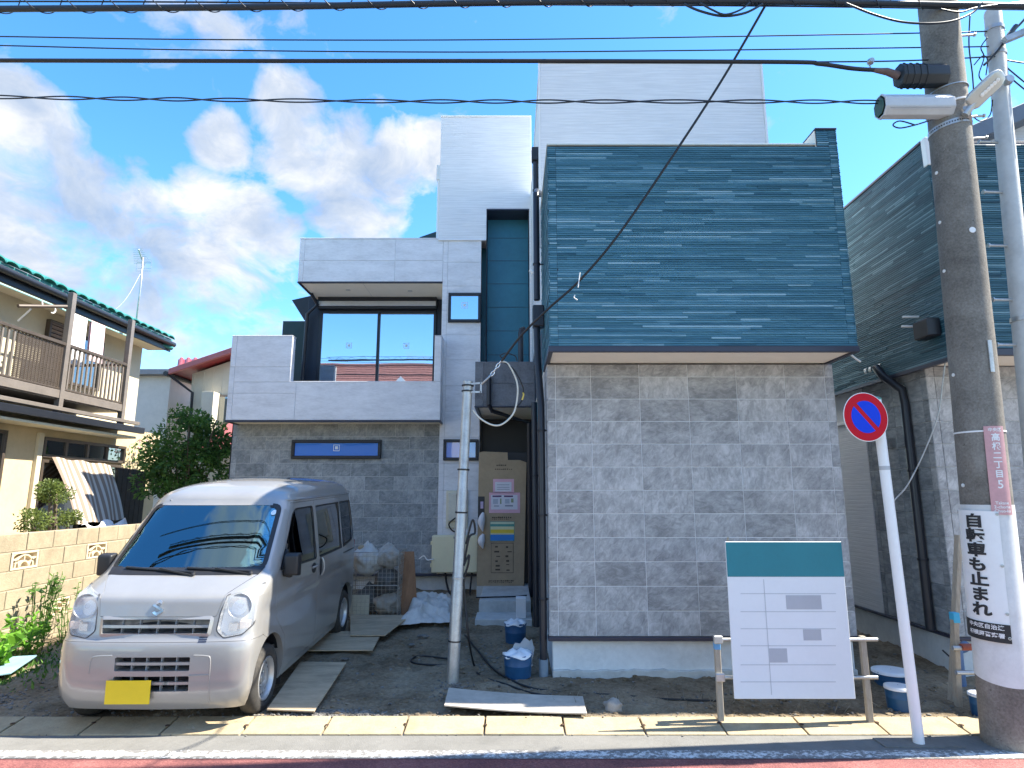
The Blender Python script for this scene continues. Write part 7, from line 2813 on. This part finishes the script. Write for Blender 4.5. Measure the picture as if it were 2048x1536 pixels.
def leaves(name, spots, size, mat, parent=None, rnd=None, kind=None, ratio=.5, flat=0.0):
    """spots: (point, outward vector, tone); each leaf is a folded six sided blade"""
    vs, fs, tn = [], [], []
    for p, d, t in spots:
        d = V(d)
        if d.length < 1e-4:
            d = V((0, 0, 1))
        d = (d.normalized() + V((random.gauss(0, .55), random.gauss(0, .55), random.gauss(0, .45) - flat))).normalized()
        s = d.cross(V((random.gauss(0, 1), random.gauss(0, 1), random.gauss(0, 1)))).normalized()
        u = s.cross(d)
        ln = size * random.uniform(.6, 1.3)
        w = ln * ratio * .5
        k = len(vs)
        b = V(p)
        vs += [b, b + d * ln * .4 + s * w + u * w * .3, b + d * ln, b + d * ln * .4 - s * w + u * w * .3, b + d * ln * .5]
        fs += [(k, k + 1, k + 4), (k + 1, k + 2, k + 4), (k, k + 4, k + 3), (k + 4, k + 2, k + 3)]
        tt = min(1, max(0, t + random.gauss(0, .18)))
        tn += [tt] * 4
    me = bpy.data.meshes.new(name)
    c = V(vs[0])
    me.from_pydata([v - c for v in vs], [], fs)
    a = me.attributes.new('tone', 'FLOAT', 'FACE')
    a.data.foreach_set('value', tn)
    me.materials.append(mat)
    o = bpy.data.objects.new(name, me)
    put(o, parent, c)
    if kind:
        o['kind'] = kind
    return o


def blob_spots(cs, n):
    out = []
    for (c, r, w) in cs:
        for _ in range(int(n * w)):
            d = V((random.gauss(0, 1), random.gauss(0, 1), random.gauss(0, 1))).normalized()
            rr = random.random() ** .45
            q = V((d.x * r[0], d.y * r[1], d.z * r[2])) * rr
            lump = mnoise.noise((V(c) + q) * 4.5)
            if lump < -.10:
                continue
            out.append((V(c) + q, d, .30 + .8 * lump + .15 * rr))
    return out


bark = M('grey_bark', (.12, .09, .065), .9, var=.3, sc=12, bmp=.4)
# leafy tree behind the van
g1 = leaf_mat('dark_glossy_leaf', (.014, .055, .014), (.11, .23, .05))
T = empty('leafy_tree', at(372, 980, 10.8), 'bushy dark green tree between the cream house and the new house', 'tree')
TY = 10.9
ctr = [((at(372, 905, TY)), (.75, .65, .62), 1.0), (at(410, 880, TY), (.42, .4, .42), .45), (at(330, 925, TY), (.42, .4, .40), .4), (at(420, 945, TY), (.40, .4, .45), .4), (at(345, 965, TY), (.45, .4, .35), .4), (at(385, 850, TY), (.30, .3, .30), .2), (at(355, 838, TY), (.14, .14, .25), .06), (at(440, 880, TY), (.18, .2, .3), .1), (at(300, 965, TY), (.3, .3, .3), .15)]
cc = at(372, 1000, TY)
MB().tube([(cc.x, TY, -.1), (cc.x + .03, TY, .7), (cc.x - .02, TY, 1.3), (cc.x + .02, TY, 2.2)], [.07, .06, .05, .02], 10).build('trunk', bark, T, smooth=True)
lm = MB()
for k in range(16):
    a = random.uniform(0, 6.28)
    tgt = V(random.choice(ctr)[0]) + V((cos(a) * .4, sin(a) * .3, random.uniform(-.1, .35)))
    lm.tube(smoothpts([(cc.x, TY, random.uniform(.9, 1.8)), V((cc.x, TY, 1.6)).lerp(tgt, .5) + V((0, 0, -.08)), tgt], 4), .012, 5)
lm.build('limb', bark, T, smooth=True)
leaves('crown', blob_spots(ctr, 4200), .075, g1, T, ratio=.55)
# topiary behind the wall
g2 = leaf_mat('olive_topiary_leaf', (.05, .085, .018), (.20, .25, .06))
TX_ = -6.0
pads = [(onx(112, 988, TX_), (.22, .22, .13), 1.0), (onx(100, 975, TX_), (.15, .15, .10), .4), (onx(62, 1040, TX_), (.24, .24, .14), 1.0), (onx(112, 1040, TX_), (.22, .22, .14), 1.0), (onx(140, 1035, TX_), (.15, .15, .10), .4)]
TP = empty('pruned_shrub', (TX_, pads[0][0].y, .9), 'cloud pruned olive green shrub rising behind the block wall', 'shrub')
tm = MB()
r0 = V((TX_, pads[0][0].y, .2))
for p, r, w in pads:
    tm.tube(smoothpts([r0, r0.lerp(p, .5) + V((.03, .02, .1)), p], 4), [.03] * 4 + [.022] * 4 + [.012], 6)
tm.build('stem', bark, TP, smooth=True)
leaves('crown', blob_spots(pads, 1500), .035, g2, TP, ratio=.6)
# weeds at the foot of the block wall
g3 = leaf_mat('fresh_green_leaf', (.05, .17, .012), (.20, .42, .04))
g4 = leaf_mat('mid_green_leaf', (.035, .10, .02), (.14, .27, .05))


def plant(label, base, stems, h, lsz, mat, spread, name='weed', nl=9, ratio=.45, group=None):
    e = empty(name, base, label, 'plant', group)
    sm = MB()
    sp_ = []
    for k in range(stems):
        a = random.uniform(0, 6.28)
        hh_ = h * random.uniform(.6, 1.1)
        tip = V(base) + V((cos(a) * spread * random.random(), sin(a) * spread * random.random(), hh_))
        b0_ = V(base) + V((cos(a) * .05, sin(a) * .05, -.02))
        pts = smoothpts([b0_, b0_.lerp(tip, .55) + V((0, 0, hh_ * .12)), tip], 5)
        sm.tube(pts, .004, 5)
        for q in range(nl):
            t = random.uniform(.2, 1)
            pp = pts[min(len(pts) - 1, int(t * len(pts)))]
            sp_.append((pp, V((random.gauss(0, 1), random.gauss(0, 1), .35)), random.uniform(.2, .9)))
    sm.build('stem', mat_stem, e, smooth=True)
    leaves('foliage', sp_, lsz, mat, e, ratio=ratio)
    return e


mat_stem = M('green_stem', (.09, .16, .04), .7, var=.2)
def wallpt(u, v):
    p = onx(u, v, -5.15)
    return V((-5.15, p.y, gz(-5, p.y)))


plant('broad bright green leaves low against the block wall at the lot edge', V((-5.05, 6.3, .06)), 16, .30, .13, g3, .34, 'broad_leaf_weed', 7, .95)
plant('lush bright green weed clump under the first lower vent block', V((-5.05, 6.75, .06)), 20, .42, .09, g3, .36, 'weed', 12, .4)
plant('taller mid green weed climbing beside the lower vent block', V((-5.15, 7.05, .06)), 14, .78, .075, g4, .22, 'weed', 14, .4)
plant('straggly weed between the vent block and the van mirror', V((-5.1, 7.45, .07)), 12, .62, .06, g4, .28, 'weed', 10, .35)
plant('thin grassy weed close to the van headlamp by the wall', V((-5.0, 7.9, .08)), 12, .45, .08, g4, .25, 'weed', 8, .2)
gs = []
for k in range(900):
    x, y = random.gauss(-4.75, .28), random.uniform(5.9, 7.9)
    if x < -5.3 or x > -4.1:
        continue
    gs.append((V((x, y, lotz(x, y))), V((random.gauss(0, .3), random.gauss(0, .3), 1)), random.uniform(0, 1)))
tag(leaves('low_weeds', gs, .06, g4, None, ratio=.35), kind='stuff')
tg = []
for k in range(260):
    x, y = random.uniform(.3, 3.4), random.gauss(5.5, .12)
    if y < 5.25:
        continue
    tg.append((V((x, y, lotz(x, y))), V((random.gauss(0, .9), random.gauss(0, .9), .5)), random.uniform(0, 1)))
tag(leaves('dry_twigs', tg, .09, leaf_mat('dry_straw', (.10, .085, .06), (.28, .25, .19)), None, ratio=.06), kind='stuff')
# pink flowers by the eave
pf = empty('flowering_bush', onx(300, 905, -7.2), 'pink blossomed bush at the far corner of the cream house', 'bush')
pc_ = [(onx(292, 900, -7.2), (.25, .3, .25), .5), (onx(285, 950, -7.2), (.3, .3, .4), .6)]
fz_ = onx(292, 940, -7.2)
MB().tube([(fz_.x, fz_.y, 0), (fz_.x, fz_.y, fz_.z)], .02, 6).build('stem', bark, pf)
leaves('foliage', blob_spots(pc_, 420), .07, g1, pf, ratio=.55)
leaves('blossom', blob_spots([(onx(292, 893, -7.15), (.22, .25, .12), 1)], 50), .05, leaf_mat('pink_petal', (.55, .25, .30), (.75, .45, .48)), pf, ratio=.9)

# ------------------------------------------------------------------ the house across the road, seen mirrored in the balcony window
H5 = empty('tiled_house', (-8.5, -16, 0), 'brown tiled house across the road, mirrored in the balcony window', 'house')
wl5 = M('beige_render', (.58, .54, .46), .85, var=.06)
box('wall', wl5, H5, -13.5, -3.5, -21, -14.5, 0, 7.6)
rt5 = M('brown_roof_tile', (.20, .085, .070), .6, var=.25, sc=5, coord='rand')
rf5 = MB()
rf5.hexa([(-14.2, -13.9, 7.5), (-2.8, -13.9, 7.5), (-4.0, -17.5, 10.2), (-13, -17.5, 10.2)], [(-14.2, -13.9, 7.6), (-2.8, -13.9, 7.6), (-4.0, -17.5, 10.3), (-13, -17.5, 10.3)])
rf5.hexa([(-14.2, -21.2, 7.5), (-2.8, -21.2, 7.5), (-4.0, -17.5, 10.2), (-13, -17.5, 10.2)], [(-14.2, -21.2, 7.6), (-2.8, -21.2, 7.6), (-4.0, -17.5, 10.3), (-13, -17.5, 10.3)])
rf5.build('roof', rt5, H5)
for k in range(13):
    t = k / 13
    z, y = 7.62 + 2.7 * t, -13.9 - 3.6 * t
    MB().hexa([(-14.2 + 1.2 * t, y, z), (-2.8 - 1.2 * t, y, z), (-2.8 - 1.2 * t, y, z + .06), (-14.2 + 1.2 * t, y, z + .06)], [(-14.2 + 1.2 * t, y - .28, z + .17), (-2.8 - 1.2 * t, y - .28, z + .17), (-2.8 - 1.2 * t, y - .28, z + .22), (-14.2 + 1.2 * t, y - .28, z + .22)]).build('tile_course', rt5, H5)
MB().tube([(-13, -17.5, 10.35), (-4, -17.5, 10.35)], .14, 10).build('ridge', rt5, H5, smooth=40)
MB().hexa([(-8.2, -13.7, 7.4), (-5.4, -13.7, 7.4), (-6.8, -13.7, 8.9), (-6.81, -13.7, 8.9)], [(-8.2, -16, 7.4), (-5.4, -16, 7.4), (-6.8, -16, 8.9), (-6.81, -16, 8.9)]).build('gable', MT['white'], H5)
for x in (-12, -9, -5.5):
    for z in (1.0, 4.6):
        f = box('window', brown, H5, x - .8, x + .8, -14.5, -14.44, z, z + 1.3)
        box('pane', MT['smoked'], f, x - .74, x + .74, -14.44, -14.43, z + .06, z + 1.24)
